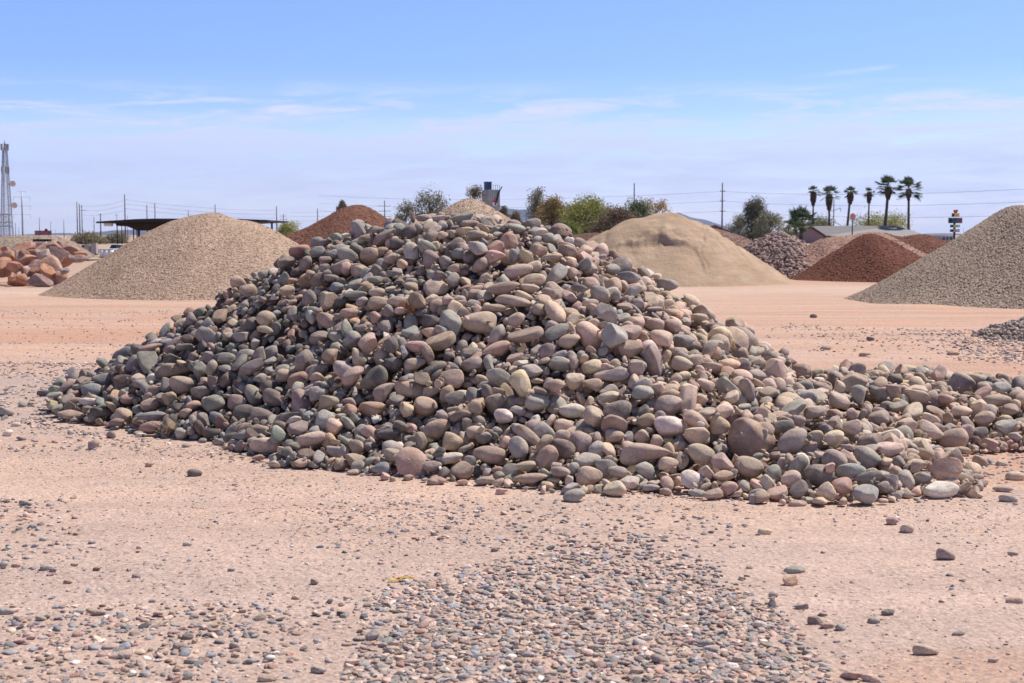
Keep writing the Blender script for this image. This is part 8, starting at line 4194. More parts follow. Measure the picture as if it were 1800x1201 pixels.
# ---------------------------------------------------------------- far mountains
M_mtn = mat_plain("desert_mountain", (.12, .115, .12), .95, var=.3, scale=.004)
def range_(out, Y, label, seed):
    xs, zs = interp_profile(out, Y)
    X = np.linspace(xs[0], xs[-1], 260); T = np.linspace(-1, 1, 40); D = .12 * Y
    XX, TT = np.meshgrid(X, T)
    pr = np.clip(np.interp(XX, xs, zs), 0, None)
    Pn = np.c_[XX.ravel() / (.02 * Y), TT.ravel() * 4]
    n = wnoise(Pn, waves(seed, 20, .8, 6, 2)).reshape(XX.shape)
    z = pr * (1 - np.abs(TT) ** 1.2) * (1 + .10 * n * (1 - .6 * (1 - np.abs(TT)))) - 2
    V = np.c_[XX.ravel(), (Y + TT * D).ravel(), z.ravel()]
    I = (np.arange(39)[:, None] * 260 + np.arange(259)[None, :]).ravel()
    tag(link("mountains", mesh_np("mountains", V, np.c_[I, I + 1, I + 261, I + 260], True, None, M_mtn)), label, None, None, "structure")
range_([(60, 416), (110, 409), (150, 411), (190, 407), (205, 404), (240, 403), (290, 408), (330, 413), (380, 416)], 9000, "faint blue mountain ridge low behind the pole yard", 1)
range_([(840, 414), (880, 372), (893, 367), (915, 369), (945, 366), (965, 357), (985, 357), (1003, 362), (1020, 376), (1060, 398), (1110, 400), (1170, 381), (1192, 374), (1215, 382), (1240, 386), (1262, 394), (1300, 405), (1350, 414)], 9500, "blue mountain range behind the trees and the sand mound", 2)
range_([(1570, 416), (1612, 412), (1635, 410), (1660, 409.5), (1672, 411), (1700, 413), (1750, 416)], 8500, "low bluish hills behind the pylon sign", 3)

# ---------------------------------------------------------------- trees
def leaf_quads(C, size, r, droop=0.0, aspect=.45):
    n = len(C)
    d = r.normal(size=(n, 3)); d[:, 2] -= droop; d /= np.linalg.norm(d, axis=1)[:, None]
    u = np.cross(d, r.normal(size=(n, 3))); u /= np.linalg.norm(u, axis=1)[:, None]
    s = size * r.uniform(.6, 1.3, (n, 1))
    V = np.stack([C - d * s, C + u * s * aspect, C + d * s, C - u * s * aspect], 1).reshape(-1, 3)
    return V, np.arange(4 * n).reshape(n, 4)

def tree(px, top, wpx, Y, col, col2, label, seed, dens=1.0, base=.25, gap=.35, leaf=.15, lean=0, shape_="round", droop=.3, name="tree", group="trees beyond the stockpiles"):
    r = np.random.RandomState(seed)
    x0 = at(px, top, Y)[0]; H = at(px, top, Y)[2]; W = wpx * 1.16 * Y / FPX
    t = empty(name, (x0, Y, 0), label, "tree", group)
    tr = MB(); tr.path([(0, 0, -.1), (.05 * W, 0, H * .25), (lean * .5 * W, .05, H * .5), (lean * W, 0, H * .85)], [.028 * H, .022 * H, .014 * H, .004 * H])
    nc = int(58 * dens); cs = []
    for k in range(nc):
        a = r.uniform(0, 6.283); hz = base + (1 - base) * r.uniform(0.03, .97) ** .85
        q = (hz - base) / (1 - base)
        rad = {"round": math.sin(math.pi * min(1, .15 + .82 * q)) ** .7, "spire": (1 - q) ** .6 * .8 + .12, "vase": .35 + .65 * math.sin(math.pi * (.1 + .7 * q))}[shape_]
        rr = math.sqrt(r.uniform(.1, 1)) * rad * W / 2 * .90
        c = np.array([lean * W * hz + rr * math.cos(a), rr * math.sin(a) * .9, H * hz * .96]); cs.append((c, W * r.uniform(.11, .20)))
        if k % 2 == 0:
            z0 = H * max(.12, hz - .28); tr.path([(lean * W * z0 / H, 0, z0), tuple(c * np.array([.55, .55, 1]) - np.array([0, 0, .1 * H * .5])), tuple(c)], [.009 * H, .006 * H, .002 * H], 5)
    tr.build("trunk", M_bark, t, True)
    Vs, Fs, Cs, b = [], [], [], 0
    for c, rad in cs:
        m = int(r.uniform(60, 120) * (1 - gap * .5))
        P = r.normal(size=(m, 3)); P /= np.linalg.norm(P, axis=1)[:, None]
        P = c + P * (rad * r.uniform(.25, 1.15, (m, 1))) * np.array([1.1, 1.1, 1.0 + droop * .6])
        V, F = leaf_quads(P, leaf, r, droop)
        g = np.clip(r.uniform(0, 1) * .6 + r.uniform(0, .5, m), 0, 1)
        Vs.append(V); Fs.append(F + b); Cs.append(np.repeat(np.repeat(g, 4)[:, None], 3, 1)); b += len(V)
    link("crown", mesh_np("crown", np.concatenate(Vs), np.concatenate(Fs), False, np.concatenate(Cs), mat_leaf("foliage_%d" % seed, tuple(q * 1.25 for q in col), tuple(q * 1.45 for q in col2))), t)

OL, OL2 = (.085, .085, .055), (.19, .18, .12)
tree(712, 357, 50, 190, OL, OL2, "sparse grey green tree, shorter of two beside the cobble crest", 101, .8, .2, .5, .13, .03)
tree(756, 333, 58, 185, OL, OL2, "sparse olive tree with drooping sprays, taller of two beside the cobble crest", 102, 1.2, .25, .5, .13, -.03, "vase", .6)
tree(833, 325, 46, 205, (.12, .10, .06), (.24, .20, .12), "thin tan olive tree behind the tan gravel mound beside the silo", 103, 1.0, .3, .5, .14)
tree(602, 351, 24, 240, OL, OL2, "little tree top showing over the red cinder mound", 104, .5, .5, .3, .15)
tree(508, 391, 38, 150, (.20, .21, .07), (.36, .36, .13), "yellow green bush between the beige gravel and red cinder mounds", 105, .9, .15, .4, .10, 0, "vase", 0)
tree(884, 362, 26, 220, (.10, .085, .06), (.19, .16, .10), "brownish slim tree at the foot of the silo", 106, .5, .3, .4, .14)
tree(906, 371, 26, 225, (.11, .085, .055), (.20, .15, .08), "small brown tree between the silo and the tall olive tree", 107, .5, .3, .4, .14)
tree(942, 333, 52, 190, (.12, .11, .075), (.25, .22, .14), "tall narrow grey olive tree with a wispy pointed top", 108, 1.1, .15, .5, .13, .04, "spire", .6)
tree(972, 348, 54, 180, (.175, .125, .055), (.30, .225, .10), "orange tan weeping tree beside the tall olive tree", 109, 1.5, .1, .3, .14, 0, "round", .7)
tree(1030, 350, 88, 175, (.13, .145, .045), (.28, .285, .085), "bright yellow green broad tree in the middle of the row", 110, 2.0, .12, .35, .15, 0, "round", 0)
tree(997, 388, 44, 165, (.10, .13, .04), (.22, .25, .08), "low green bush under the bright yellow green tree", 111, .9, .05, .2, .13, 0, "round", 0)
tree(1085, 367, 84, 160, (.10, .075, .05), (.19, .14, .095), "dark brown broad tree behind the low brown mound", 112, 1.7, .08, .2, .14, 0, "round", 0)
tree(1062, 366, 56, 200, OL, OL2, "olive crown filling the gap between the bright yellow green and dark brown trees", 122, 1.2, .05, .3, .14, 0, "round", .1)
tree(1008, 362, 46, 205, (.11, .11, .055), (.24, .23, .11), "dull olive crown behind the orange tan and bright yellow green trees", 123, 1.1, .05, .3, .14, 0, "round", .2)
tree(1122, 352, 58, 185, (.075, .10, .05), (.18, .20, .11), "grey green tree in front of the bare pole top", 113, 1.4, .1, .25, .14, 0, "round", .1)
tree(1150, 348, 42, 200, (.22, .14, .06), (.36, .25, .12), "golden brown tree at the end of the row over the sand mound", 114, .8, .25, .45, .14, .06, "vase", .2)
tree(1328, 349, 62, 190, (.060, .065, .045), (.15, .15, .10), "dark olive tree with a spiky top beside the tall pole", 115, 1.9, .1, .25, .13, 0, "spire", 0)
tree(1353, 374, 52, 186, (.12, .125, .085), (.25, .25, .17), "pale olive rounded tree under the dark olive one", 116, 1.4, .05, .3, .12, 0, "round", .1)
tree(1298, 378, 40, 195, (.13, .135, .09), (.27, .27, .19), "pale olive tree closest to the tall pole", 117, 1.0, .05, .35, .12, 0, "round", .1)
tree(1386, 396, 24, 200, (.09, .11, .06), (.19, .21, .12), "small green bush between the olive trees and the fan palm", 118, .5, .05, .3, .12, 0, "round", 0)
tree(1440, 384, 62, 310, (.12, .125, .08), (.24, .24, .14), "olive bush showing over the roof beside the fan palm", 119, 1.1, .2, .3, .22, 0, "round", 0)
tree(1552, 381, 92, 320, (.19, .20, .08), (.33, .33, .15), "yellowish green bush showing over the roof ridge under the tall palms", 120, 1.5, .2, .45, .22, 0, "vase", 0)
tree(155, 416, 60, 260, (.14, .12, .07), (.24, .21, .13), "low straw coloured scrub beyond the parked vehicles", 121, .9, .02, .3, .2, 0, "round", 0)
tree(205, 415, 50, 280, (.12, .11, .07), (.22, .20, .13), "low brush under the steel canopy", 122, .7, .02, .3, .2, 0, "round", 0)

# ---------------------------------------------------------------- palms
def palm(px, top, Y, crown_px, skirt_px, skirt_w, trunk_px, label, seed, lean=0, nf=26, short=False):
    r = np.random.RandomState(seed)
    s = Y / FPX; x0 = at(px, top, Y)[0]; H = at(px, top, Y)[2]; cr = crown_px * s / 2 * 1.3
    hub = H - cr * (.95 if not short else .8)
    t = empty("palm_tree", (x0, Y, 0), label, "palm tree", "fan palms behind the house")
    tb = MB(); tw = trunk_px * s / 2
    tb.path([(lean * s, 0, -.1), (lean * s * .9, 0, hub * .3), (lean * s * .4, 0, hub * .65), (0, 0, hub + .1)], [tw * 1.35, tw * 1.1, tw * .95, tw * .9], 10)
    tb.build("trunk", M_palmbark, t, True)
    # dead fronds hanging as a skirt
    L = skirt_px * s; sw = skirt_w * s / 2; Vs, n = [], 900 if not short else 300
    q = r.uniform(0, 1, n); a = r.uniform(0, 6.283, n)
    prof = np.interp(q, [0, .25, .6, 1], [.75, 1.0, .85, .3])
    P = np.c_[np.cos(a) * sw * prof * r.uniform(.6, 1.05, n), np.sin(a) * sw * prof * r.uniform(.6, 1.05, n), hub - q * L]
    V, F = leaf_quads(P, .42 * s * 8, r, 2.5, .22)
    link("dead_skirt", mesh_np("dead_skirt", V, F, False, np.repeat(np.repeat(r.uniform(0, 1, n), 4)[:, None], 3, 1), M_skirt), t)
    # fan leaves: a stalk, then a fan of folded blades
    Vs, Fs, Cs, b = [], [], [], 0
    for k in range(nf):
        az_ = r.uniform(0, 6.283); elv = r.uniform(-.75, 1.5) if not short else r.uniform(-.2, 1.5)
        d = np.array([math.cos(az_) * math.cos(elv), math.sin(az_) * math.cos(elv), math.sin(elv)])
        side = np.cross(d, [0, 0, 1.0]); side /= np.linalg.norm(side) + 1e-6; nrm = np.cross(side, d)
        o = np.array([0, 0, hub]); st = o + d * cr * r.uniform(.42, .6); bl = cr * r.uniform(.45, .55)
        g0 = r.uniform(0, .5)
        def quad(p, q_, w_, up, g):
            nonlocal b
            m = (p + q_) / 2
            Vs.extend([p, m + up * w_, q_, m - up * w_]); Fs.append([b, b + 1, b + 2, b + 3]); Cs.extend([g] * 4); b += 4
        quad(o, st + d * .05, .018 * cr + .01, side, .8)
        for j in range(11):
            th = (j - 5) / 5 * 1.2
            dd = d * math.cos(th) + side * math.sin(th); dd = dd / np.linalg.norm(dd)
            dd = dd - np.array([0, 0, .10 + .25 * abs(math.sin(th)) * .4])
            ln = bl * (1 - .22 * abs(th) / 1.25) * r.uniform(.9, 1.08)
            tip = st + dd * ln; sd = np.cross(dd, nrm); sd /= np.linalg.norm(sd) + 1e-6
            quad(st, tip, ln * .085, sd * math.cos(.5) + nrm * (.5 if j % 2 else -.5), np.clip(g0 + r.uniform(0, .5), 0, 1))
            quad(tip - dd * ln * .05, tip + dd * ln * .06 - np.array([0, 0, ln * .16]), ln * .04, sd, np.clip(g0 + r.uniform(.1, .5), 0, 1))
    g = np.array(Cs)[:, None]
    link("crown", mesh_np("crown", np.array(Vs), np.array(Fs), False, np.repeat(g, 3, 1), M_palm), t)
palm(1430, 325, 300, 22, 22, 10, 3.0, "slim palm at the row's end with a bare oval brown skirt and tiny crown", 201)
palm(1458, 323, 300, 32, 26, 11, 3.6, "palm with a long brown skirt and ragged crown, standing beside the bracket pole", 202, 1)
palm(1495, 326, 295, 23, 17, 11, 4.0, "palm with a kinked trunk standing in front of the round sign", 203, -5)
palm(1528, 328, 305, 19, 16, 8, 2.8, "thinnest and smallest crowned palm, between the kinked and the tall palms", 204)
palm(1562, 306, 290, 38, 20, 12, 5.0, "tallest palm with a broad dark crown and thick leaning trunk", 205, -5, 38)
palm(1598, 309, 288, 40, 16, 9, 4.2, "round full crowned tall palm at the sign end of the row", 206, 1, 42)
palm(1409, 367, 230, 52, 12, 10, 7, "low bushy fan palm beside the house gable", 207, 0, 46, True)
palm(1398, 385, 226, 40, 8, 8, 6, "lower dark fan palm hugging the house gable", 208, 0, 34, True)

# ---------------------------------------------------------------- poles and cables
def pole(px, top, H, label, arms=(), rad=.17, mat=None, base_py=None, extra=None):
    Y = (H - CAM_H) * FPX / (HOR - top) if H else 250
    x0 = at(px, top, Y)[0]
    t = empty("utility_pole", (x0, Y, 0), label, "utility pole", "utility poles along the skyline")
    b = MB().tube((0, 0, -.1), (0, 0, H), rad * 1.2, rad * .75, 10); b.build("pole", mat or M_wood, t, True)
    for (dz, L, off) in arms:
        m = MB().box((off, -.2, H - dz), (L, .12, .14)); a = m.build("crossarm", mat or M_wood, t)
        i = MB()
        for e_ in (-.46, .46): i.tube((off + L * e_, -.2, H - dz + .07), (off + L * e_, -.2, H - dz + .35), .06, .04, 6)
        i.build("insulator", M_steel, a)
    if extra: extra(t, H)
    return x0, Y, H
def hang(t, H):
    for dz in (3.2, 8.2, 13.0):
        for sx in (-1, 1): MB().tube((sx * 4.6, 0, H - dz), (sx * 4.6, 0, H - dz - 2.4), .09, .09, 6).build("insulator", M_steel, t)
P1 = pole(1270, 322, 13, "tall grey pole standing between the sand mound and the olive trees", [(1.9, 1.1, 0), (4.0, 1.1, 0), (6.2, 1.1, 0)])
P2 = pole(1115, 323, 14, "bare pole top rising out of the grey green tree")
P3 = pole(676, 353, 12, "pole with three thin arms beside the red cinder mound", [(1.7, 3.6, 0), (3.2, 3.6, 0), (4.8, 3.6, 0)])
P4 = pole(219, 343, 13, "tallest pole at the canopy's tip")
P5 = pole(486, 363, 11, "pole at the far end of the canopy roof")
P6 = pole(498, 376, 10, "short pole with crossarms beside the yellow green bush", [(1.0, 2.4, 0), (2.2, 3.0, 0)])
P7 = pole(558, 367, 11, "thin pole before the red cinder mound's slope")
P8 = pole(601, 351, 12.5, "pole tip beside the little tree over the red cinder mound")
P9 = pole(378, 360, 12, "pole tip above the peak of the beige gravel mound")
P10 = pole(331, 371, 11, "short pole tip over the beige gravel mound's shoulder")
P11 = pole(272, 358, 12, "pole over the canopy roof, farther from its tip")
P12 = pole(258, 361, 12, "slightly shorter pole over the canopy roof, nearer its tip")
P13 = pole(135, 355, 13, "first and tallest of three clustered poles")
P14 = pole(139.5, 359, 13, "middle one of three clustered poles", rad=.2)
P15 = pole(143.5, 361, 13, "last of three clustered poles, with a small arm", [(2, 2.0, .6)])
P16 = pole(165, 382, 10, "plain thin pole past the three clustered poles")
P17 = pole(176.5, 376, 11, "pole with a transformer top past the three clustered poles", [(.5, 1.4, 0)], rad=.26)
P18 = pole(112, 387, 10, "thin leaning-looking pole before the clustered poles")
P19 = pole(89, 391, 9, "short lamp pole beside the billboard", [(.2, .9, .3)], rad=.12)
P20 = pole(69, 383, 11, "dark pole rising behind the billboard")
P21 = pole(38, 337, 26, "tall steel transmission pole with wide drooping arms beside the lattice tower", [(.3, 5.2, 0), (3.2, 9.4, 0), (8.2, 9.4, 0), (13.0, 9.4, 0)], .42, M_steel, None, hang)
P22 = pole(27, 392, 9, "short pole at the foot of the lattice tower")
P23 = pole(205, 377, 11, "thin pole just outside the canopy's tip", [(.4, 1.6, 0)], .12)
P24 = pole(224, 380, 10, "short pole close behind the canopy's tallest pole", (), .12)
P25 = pole(97, 404, 8, "tiny far lamp pole beyond the billboard", [(.2, 1.2, 0)], .14)
P26 = pole(156, 404, 8, "tiny far lamp pole among the clustered poles", [(.2, 1.2, 0)], .14)
P27 = pole(33, 399, 8, "tiny far pole beside the transmission pole")
P28 = pole(1694, 401, 6, "thin pole beside the pylon sign at the gravel slope", (), .08)
def bracket(t, H):
    for sz, o in ((4.0, 1), (8.5, -1)):
        a = MB().tube((-2.6, 0, H - sz - .9 * o), (2.6, 0, H - sz + .9 * o - (0 if o > 0 else 0)), .09, .09, 6).build("crossarm", M_wood, t)
        MB().tube((2.6, 0, H - sz + .9 * o), (2.6, 0, H - sz + .9 * o - 1.4), .14, .14, 6).build("insulator", M_steel, a)
P29 = pole(1466, 352, 15, "pole with slanting bracket arms beside the ragged palm", (), .22, None, None, bracket)

def cable(pts, sag, label, rad=.028):
    p, q = Vector(pts[0]), Vector(pts[1]); n = 24
    P = [p.lerp(q, k / n) - Vector((0, 0, sag * 4 * (k / n) * (1 - k / n))) for k in range(n + 1)]
    o = MB().path(P, rad, 5).build("power_cable", M_wire, None, True)
    tag(o, label, "power cable", "power cables along the skyline")
nm3 = ("upper", "middle", "lower")
R1 = at(2150, 318, 190)
for k, dz in enumerate((1.9, 4.0, 6.2)):
    cable([(P1[0], P1[1] - .2, P1[2] - dz), (R1[0], R1[1], 8.6 + 1.1 - k * 2.0)], 1.5, f"{nm3[k]} of the three main cables running from the tall grey pole over the palms", .022)
    L1 = at(560, 352, 420)
    cable([(P1[0], P1[1] - .2, P1[2] - dz), (L1[0], L1[1], 13.2 - k * 2.2)], 1.4, f"{nm3[k]} of the three cables running from the tall grey pole over the trees", .022)
for k, dz in enumerate((1.7, 3.2, 4.8)):
    cable([(P3[0] - 1.6, P3[1], P3[2] - dz), (P5[0], P5[1] + 30, 11 - dz * .9)], .6, f"{nm3[k]} thin cable between the three-armed pole and the canopy end pole", .025)
    cable([(P4[0], P4[1], P4[2] - dz * .8), (P5[0], P5[1], P5[2] - dz * .8)], .8, f"{nm3[k]} thin cable over the beige gravel mound", .025)
    cable([(P4[0], P4[1], P4[2] - dz * .9), (P13[0], P13[1], P13[2] - dz * .9)], .8, f"{nm3[k]} thin cable between the clustered poles and the canopy pole", .025)

# ---------------------------------------------------------------- lattice tower with dishes
def lattice():
    Y = 440; s = Y / FPX; H = at(12, 253, Y)[2]; x0 = at(12, 400, Y)[0]
    t = empty("lattice_tower", (x0, Y, 0), "grey steel lattice tower carrying antennas and two pale dishes", "radio tower")
    W = lambda z: np.interp(z, [0, H], [17 * s / 2, 5 * s / 2])
    lv = [H * (1 - (1 - k / 17) ** 1.05) for k in range(18)]
    for sx in (-1, 1):
        for sy in (-1, 1):
            MB().path([(sx * W(z), sy * W(z), z) for z in lv], [.17] * 18, 6).build("leg", M_steel, t)
    br = MB()
    cn = [(-1, -1), (1, -1), (1, 1), (-1, 1)]
    for k in range(17):
        z0, z1 = lv[k], lv[k + 1]
        for j in range(4):
            a, b = cn[j], cn[(j + 1) % 4]
            br.tube((a[0] * W(z1), a[1] * W(z1), z1), (b[0] * W(z1), b[1] * W(z1), z1), .07, .07, 4)
            br.tube((a[0] * W(z0), a[1] * W(z0), z0), (b[0] * W(z1), b[1] * W(z1), z1), .055, .055, 4)
            br.tube((b[0] * W(z0), b[1] * W(z0), z0), (a[0] * W(z1), a[1] * W(z1), z1), .055, .055, 4)
    br.build("bracing", M_steel, t)
    M_dish = mat_plain("dish_cover", (.66, .56, .47), .6, var=.05)
    for px, py, r in ((22.5, 323, 5), (25.5, 361, 5)):
        c = at(px, py, Y - 3); c = (c[0] - x0, -3, c[2])
        d = MB().disc(c, r * s, (.25, -1, 0), .7, 24).build("dish", M_dish, t)
        MB().tube((c[0], -2.8, c[2]), (W(c[2]) * .9, -W(c[2]), c[2]), .1, .1, 6).build("bracket", M_steel, d)
    for py, n in ((259, 7), (299, 7)):
        z = at(12, py, Y)[2]; 
        for k in range(n):
            a = k * 6.283 / n
            MB().box((math.cos(a) * 1.0, math.sin(a) * 1.0, z), (.45, .3, 2.0), a).build("antenna", M_white if k % 2 else M_steel, t)
    MB().tube((0, 0, H - .5), (0, 0, H + 1), .2, .12, 6).build("top_mast", M_steel, t)
lattice()
def substation():
    Y = 380; s = Y / FPX; x0 = at(6, 400, Y)[0]
    t = empty("switchyard_frame", (x0, Y, 0), "grey switchyard gantry frame at the foot of the lattice tower", "gantry")
    top = at(0, 376, Y)[2]
    for px in (-14, 4, 13):
        x = at(px, 400, Y)[0] - x0
        m = MB()
        for o in (-.35, .35):
            m.tube((x + o, 0, 0), (x + o, 0, top), .09, .09, 5)
        for k in range(6): m.tube((x - .35, 0, top * k / 6), (x + .35, 0, top * (k + 1) / 6), .05, .05, 4)
        m.build("column", M_steel, t)
    for py in (377, 391, 398): 
        z = at(0, py, Y)[2]; MB().box((-.6, 0, z), (6.0, .3, .28)).build("beam", M_steel, t)
substation()

# ---------------------------------------------------------------- canopy
def canopy():
    Y = 140; t = empty("steel_canopy", (at(340, 400, Y)[0], Y, 0), "long dark open steel canopy behind the beige gravel mound", "canopy"); x0 = at(340, 400, Y)[0]
    X = lambda px: at(px, 400, Y)[0] - x0
    Z = lambda py: at(340, py, Y)[2]
    M_rust = mat_plain("rusty_underside", (.060, .036, .026), .9)
    MB().prism([(X(195), Z(390.5)), (X(262), Z(386.2)), (X(300), Z(385.3)), (X(440), Z(386)), (X(487), Z(387.8)), (X(487), Z(390.4)), (X(438), Z(392.8)), (X(300), Z(391)), (X(250), Z(391.5)), (X(195), Z(393.2))], -5, 7).build("roof", M_dark, t)
    MB().prism([(X(215), Z(391.8)), (X(300), Z(391.2)), (X(300), Z(404)), (X(252), Z(405.5)), (X(236), Z(398.5)), (X(217), Z(397.5))], -2.5, 1.5).build("truss", M_rust, t)
    MB().box((X(209), -3.6, Z(395.6)), (13 * Y / FPX, .5, 5 * Y / FPX)).build("flood_light", M_white, t)
    for px, r in ((244, .115), (206, .05), (214, .04), (234.5, .06), (240.5, .05), (292, .1), (440, .1), (478, .1)):
        MB().tube((X(px), 0, 0), (X(px), 0, Z(391.8)), r, r, 8).build("post", M_dark, t)
canopy()

# ---------------------------------------------------------------- billboard, hopper, vehicles, stored goods
def billboard():
    Y = 240; s = Y / FPX; x0 = at(75.5, 409, Y)[0]; z0, z1 = at(75, 413.6, Y)[2], at(75, 405.5, Y)[2]
    t = empty("billboard", (x0, Y, 0), "dark billboard with a blurred red and blue picture on two posts", "billboard")
    W = 29 * s
    for sx in (-.3, .3): MB().tube((sx * W, .25, 0), (sx * W, .25, z0 + .1), .09, .09, 8).build("post", M_steel, t)
    b = MB().box((0, .1, (z0 + z1) / 2), (W, .18, z1 - z0)).build("backing", M_dark, t)
    n = NT("billboard_print"); p = n.n("ShaderNodeTexCoord").outputs["Object"]
    c = n.ramp(n.noise(p, 1.6, 3, .6, .4), [(.30, (.05, .06, .16)), (.44, (.12, .09, .14)), (.52, (.38, .10, .09)), (.60, (.16, .12, .18)), (.72, (.45, .35, .40))])
    pn = MB().box((0, -.012, (z0 + z1) / 2), (W * .97, .04, (z1 - z0) * .92)).build("printed_panel", n.out(c, .5), t)
    MB().disc((W * .22, -.2, z1 + .1), .22, (0, 1, 0), .3, 12).build("figure_cutout", M_dark, t)
billboard()
def hopper():
    Y = 62; s = Y / FPX; x0 = at(69, 425, Y)[0]
    t = empty("feed_hopper", (x0, Y, 0), "pale steel hopper with a bright rim and dark grille behind the red boulders", "hopper")
    X = lambda px: (px - 69) * s; Z = lambda py: at(69, py, Y)[2]
    M_h = mat_plain("scuffed_pale_steel", (.36, .29, .27), .6, .1, var=.25, scale=6)
    MB().prism([(X(53.5), Z(427)), (X(86), Z(427)), (X(82), Z(438)), (X(62), Z(438))], -.35, .35).build("bin", M_h, t)
    MB().box((0, -.33, Z(426)), (33.5 * s, .12, 2.2 * s)).build("rim", mat_plain("pale_rim", (.70, .63, .58), .6), t)
    MB().prism([(X(58), Z(424.9)), (X(86), Z(424.9)), (X(88), Z(420.5)), (X(60), Z(420.5))], -.1, .3).build("grille", M_dark, t)
    for px in (55, 84): MB().box((X(px), .2, Z(438) / 2), (.06, .06, Z(438))).build("leg", M_dark, t)
    MB().box((X(52), 0, Z(431)), (.05, .4, .16)).build("side_bracket", M_dark, t)
hopper()
def truck(px, Y, Wd, label, body, kind, rz):
    """a small utility truck: cab with glazing, bed, wheels; about Wd metres long"""
    x0 = at(px, 430, Y)[0]; t = empty("utility_truck", (x0, Y, 0), label, "truck", None, rz); L = Wd
    lo = MB().prism([(-L / 2, .38), (L / 2, .38), (L / 2, .95), (L * .12, 1.0), (-L * .46, .95), (-L / 2, .8)], -.85, .85); lo.build("body", body, t)
    cab = MB().prism([(-L * .30, .98), (L * .14, 1.0), (L * .12, 1.62), (-L * .16, 1.62)], -.74, .74); c = cab.build("cab", M_glass, t)
    MB().box((-L * .02, 0, 1.66), (L * .34, 1.6, .08)).build("cab_roof", body, c)
    for sx in (-.33, .33):
        for sy in (-.78, .78):
            w_ = MB().disc((L * sx, sy, .36), .36, (0, 1, 0), .24, 18).build("wheel", M_tyre, t)
            MB().disc((L * sx, sy * 1.17, .36), .19, (0, 1, 0), .04, 14).build("rim", M_steel, w_)
    t.scale = (.5, .5, .5)
    for sy in (-.6, .6): MB().box((-L / 2 - .02, sy, .72), (.05, .28, .16)).build("headlight", M_white, t)
truck(154, 122, 3.8, "dark parked pickup with a bluish windscreen behind the red boulders", mat_plain("dark_truck_paint", (.09, .085, .085), .4), 0, 1.15)
truck(205, 128, 3.4, "white roofed service truck with dark blue glazing under the canopy", M_white, 0, 1.0)
def goods():
    Y = 118; 
    M_block = mat_plain("grey_block", (.40, .36, .35), .9, var=.1)
    for px, w_, lab in ((154.5, 9, "grey block stack beside the dark pickup, duller of two"), (166, 10, "grey block stack beside the dark pickup, lighter and taller of two")):
        c = at(px, 436, Y); h = 2 * (1 if px > 160 else .93) * .43
        t = empty("block_stack", (c[0], Y, 0), lab, "block stack", "grey block stacks by the pickup")
        MB().box((0, 0, .08), (w_ * Y / FPX * 1.05, .7, .1)).build("pallet", M_wood, t)
        for k in range(2): MB().box((0, 0, .15 + h * (.25 + .5 * k)), (w_ * Y / FPX - .02 * k, .6, h * .49)).build("block", M_block, t)
    Y = 108
    for px, r, lab in ((180, .21, "white wrapped drum next to the grey blocks"), (187.5, .23, "biggest white wrapped drum before the service truck"), (195.5, .20, "white wrapped drum closest to the beige gravel mound"), (137, .16, "small white drum over the red boulder heap")):
        c = at(px, 441, Y)
        t = empty("storage_drum", (c[0], Y, 0), lab, "drum", "white drums by the parked trucks")
        MB().tube((0, 0, .02), (0, 0, .78 - r), r, r * .97, 16).build("drum", M_white, t, True)
        MB().tube((0, 0, .78 - r), (0, 0, .82 - r), r * 1.03, r * 1.0, 16).build("lid", M_steel, t)
goods()

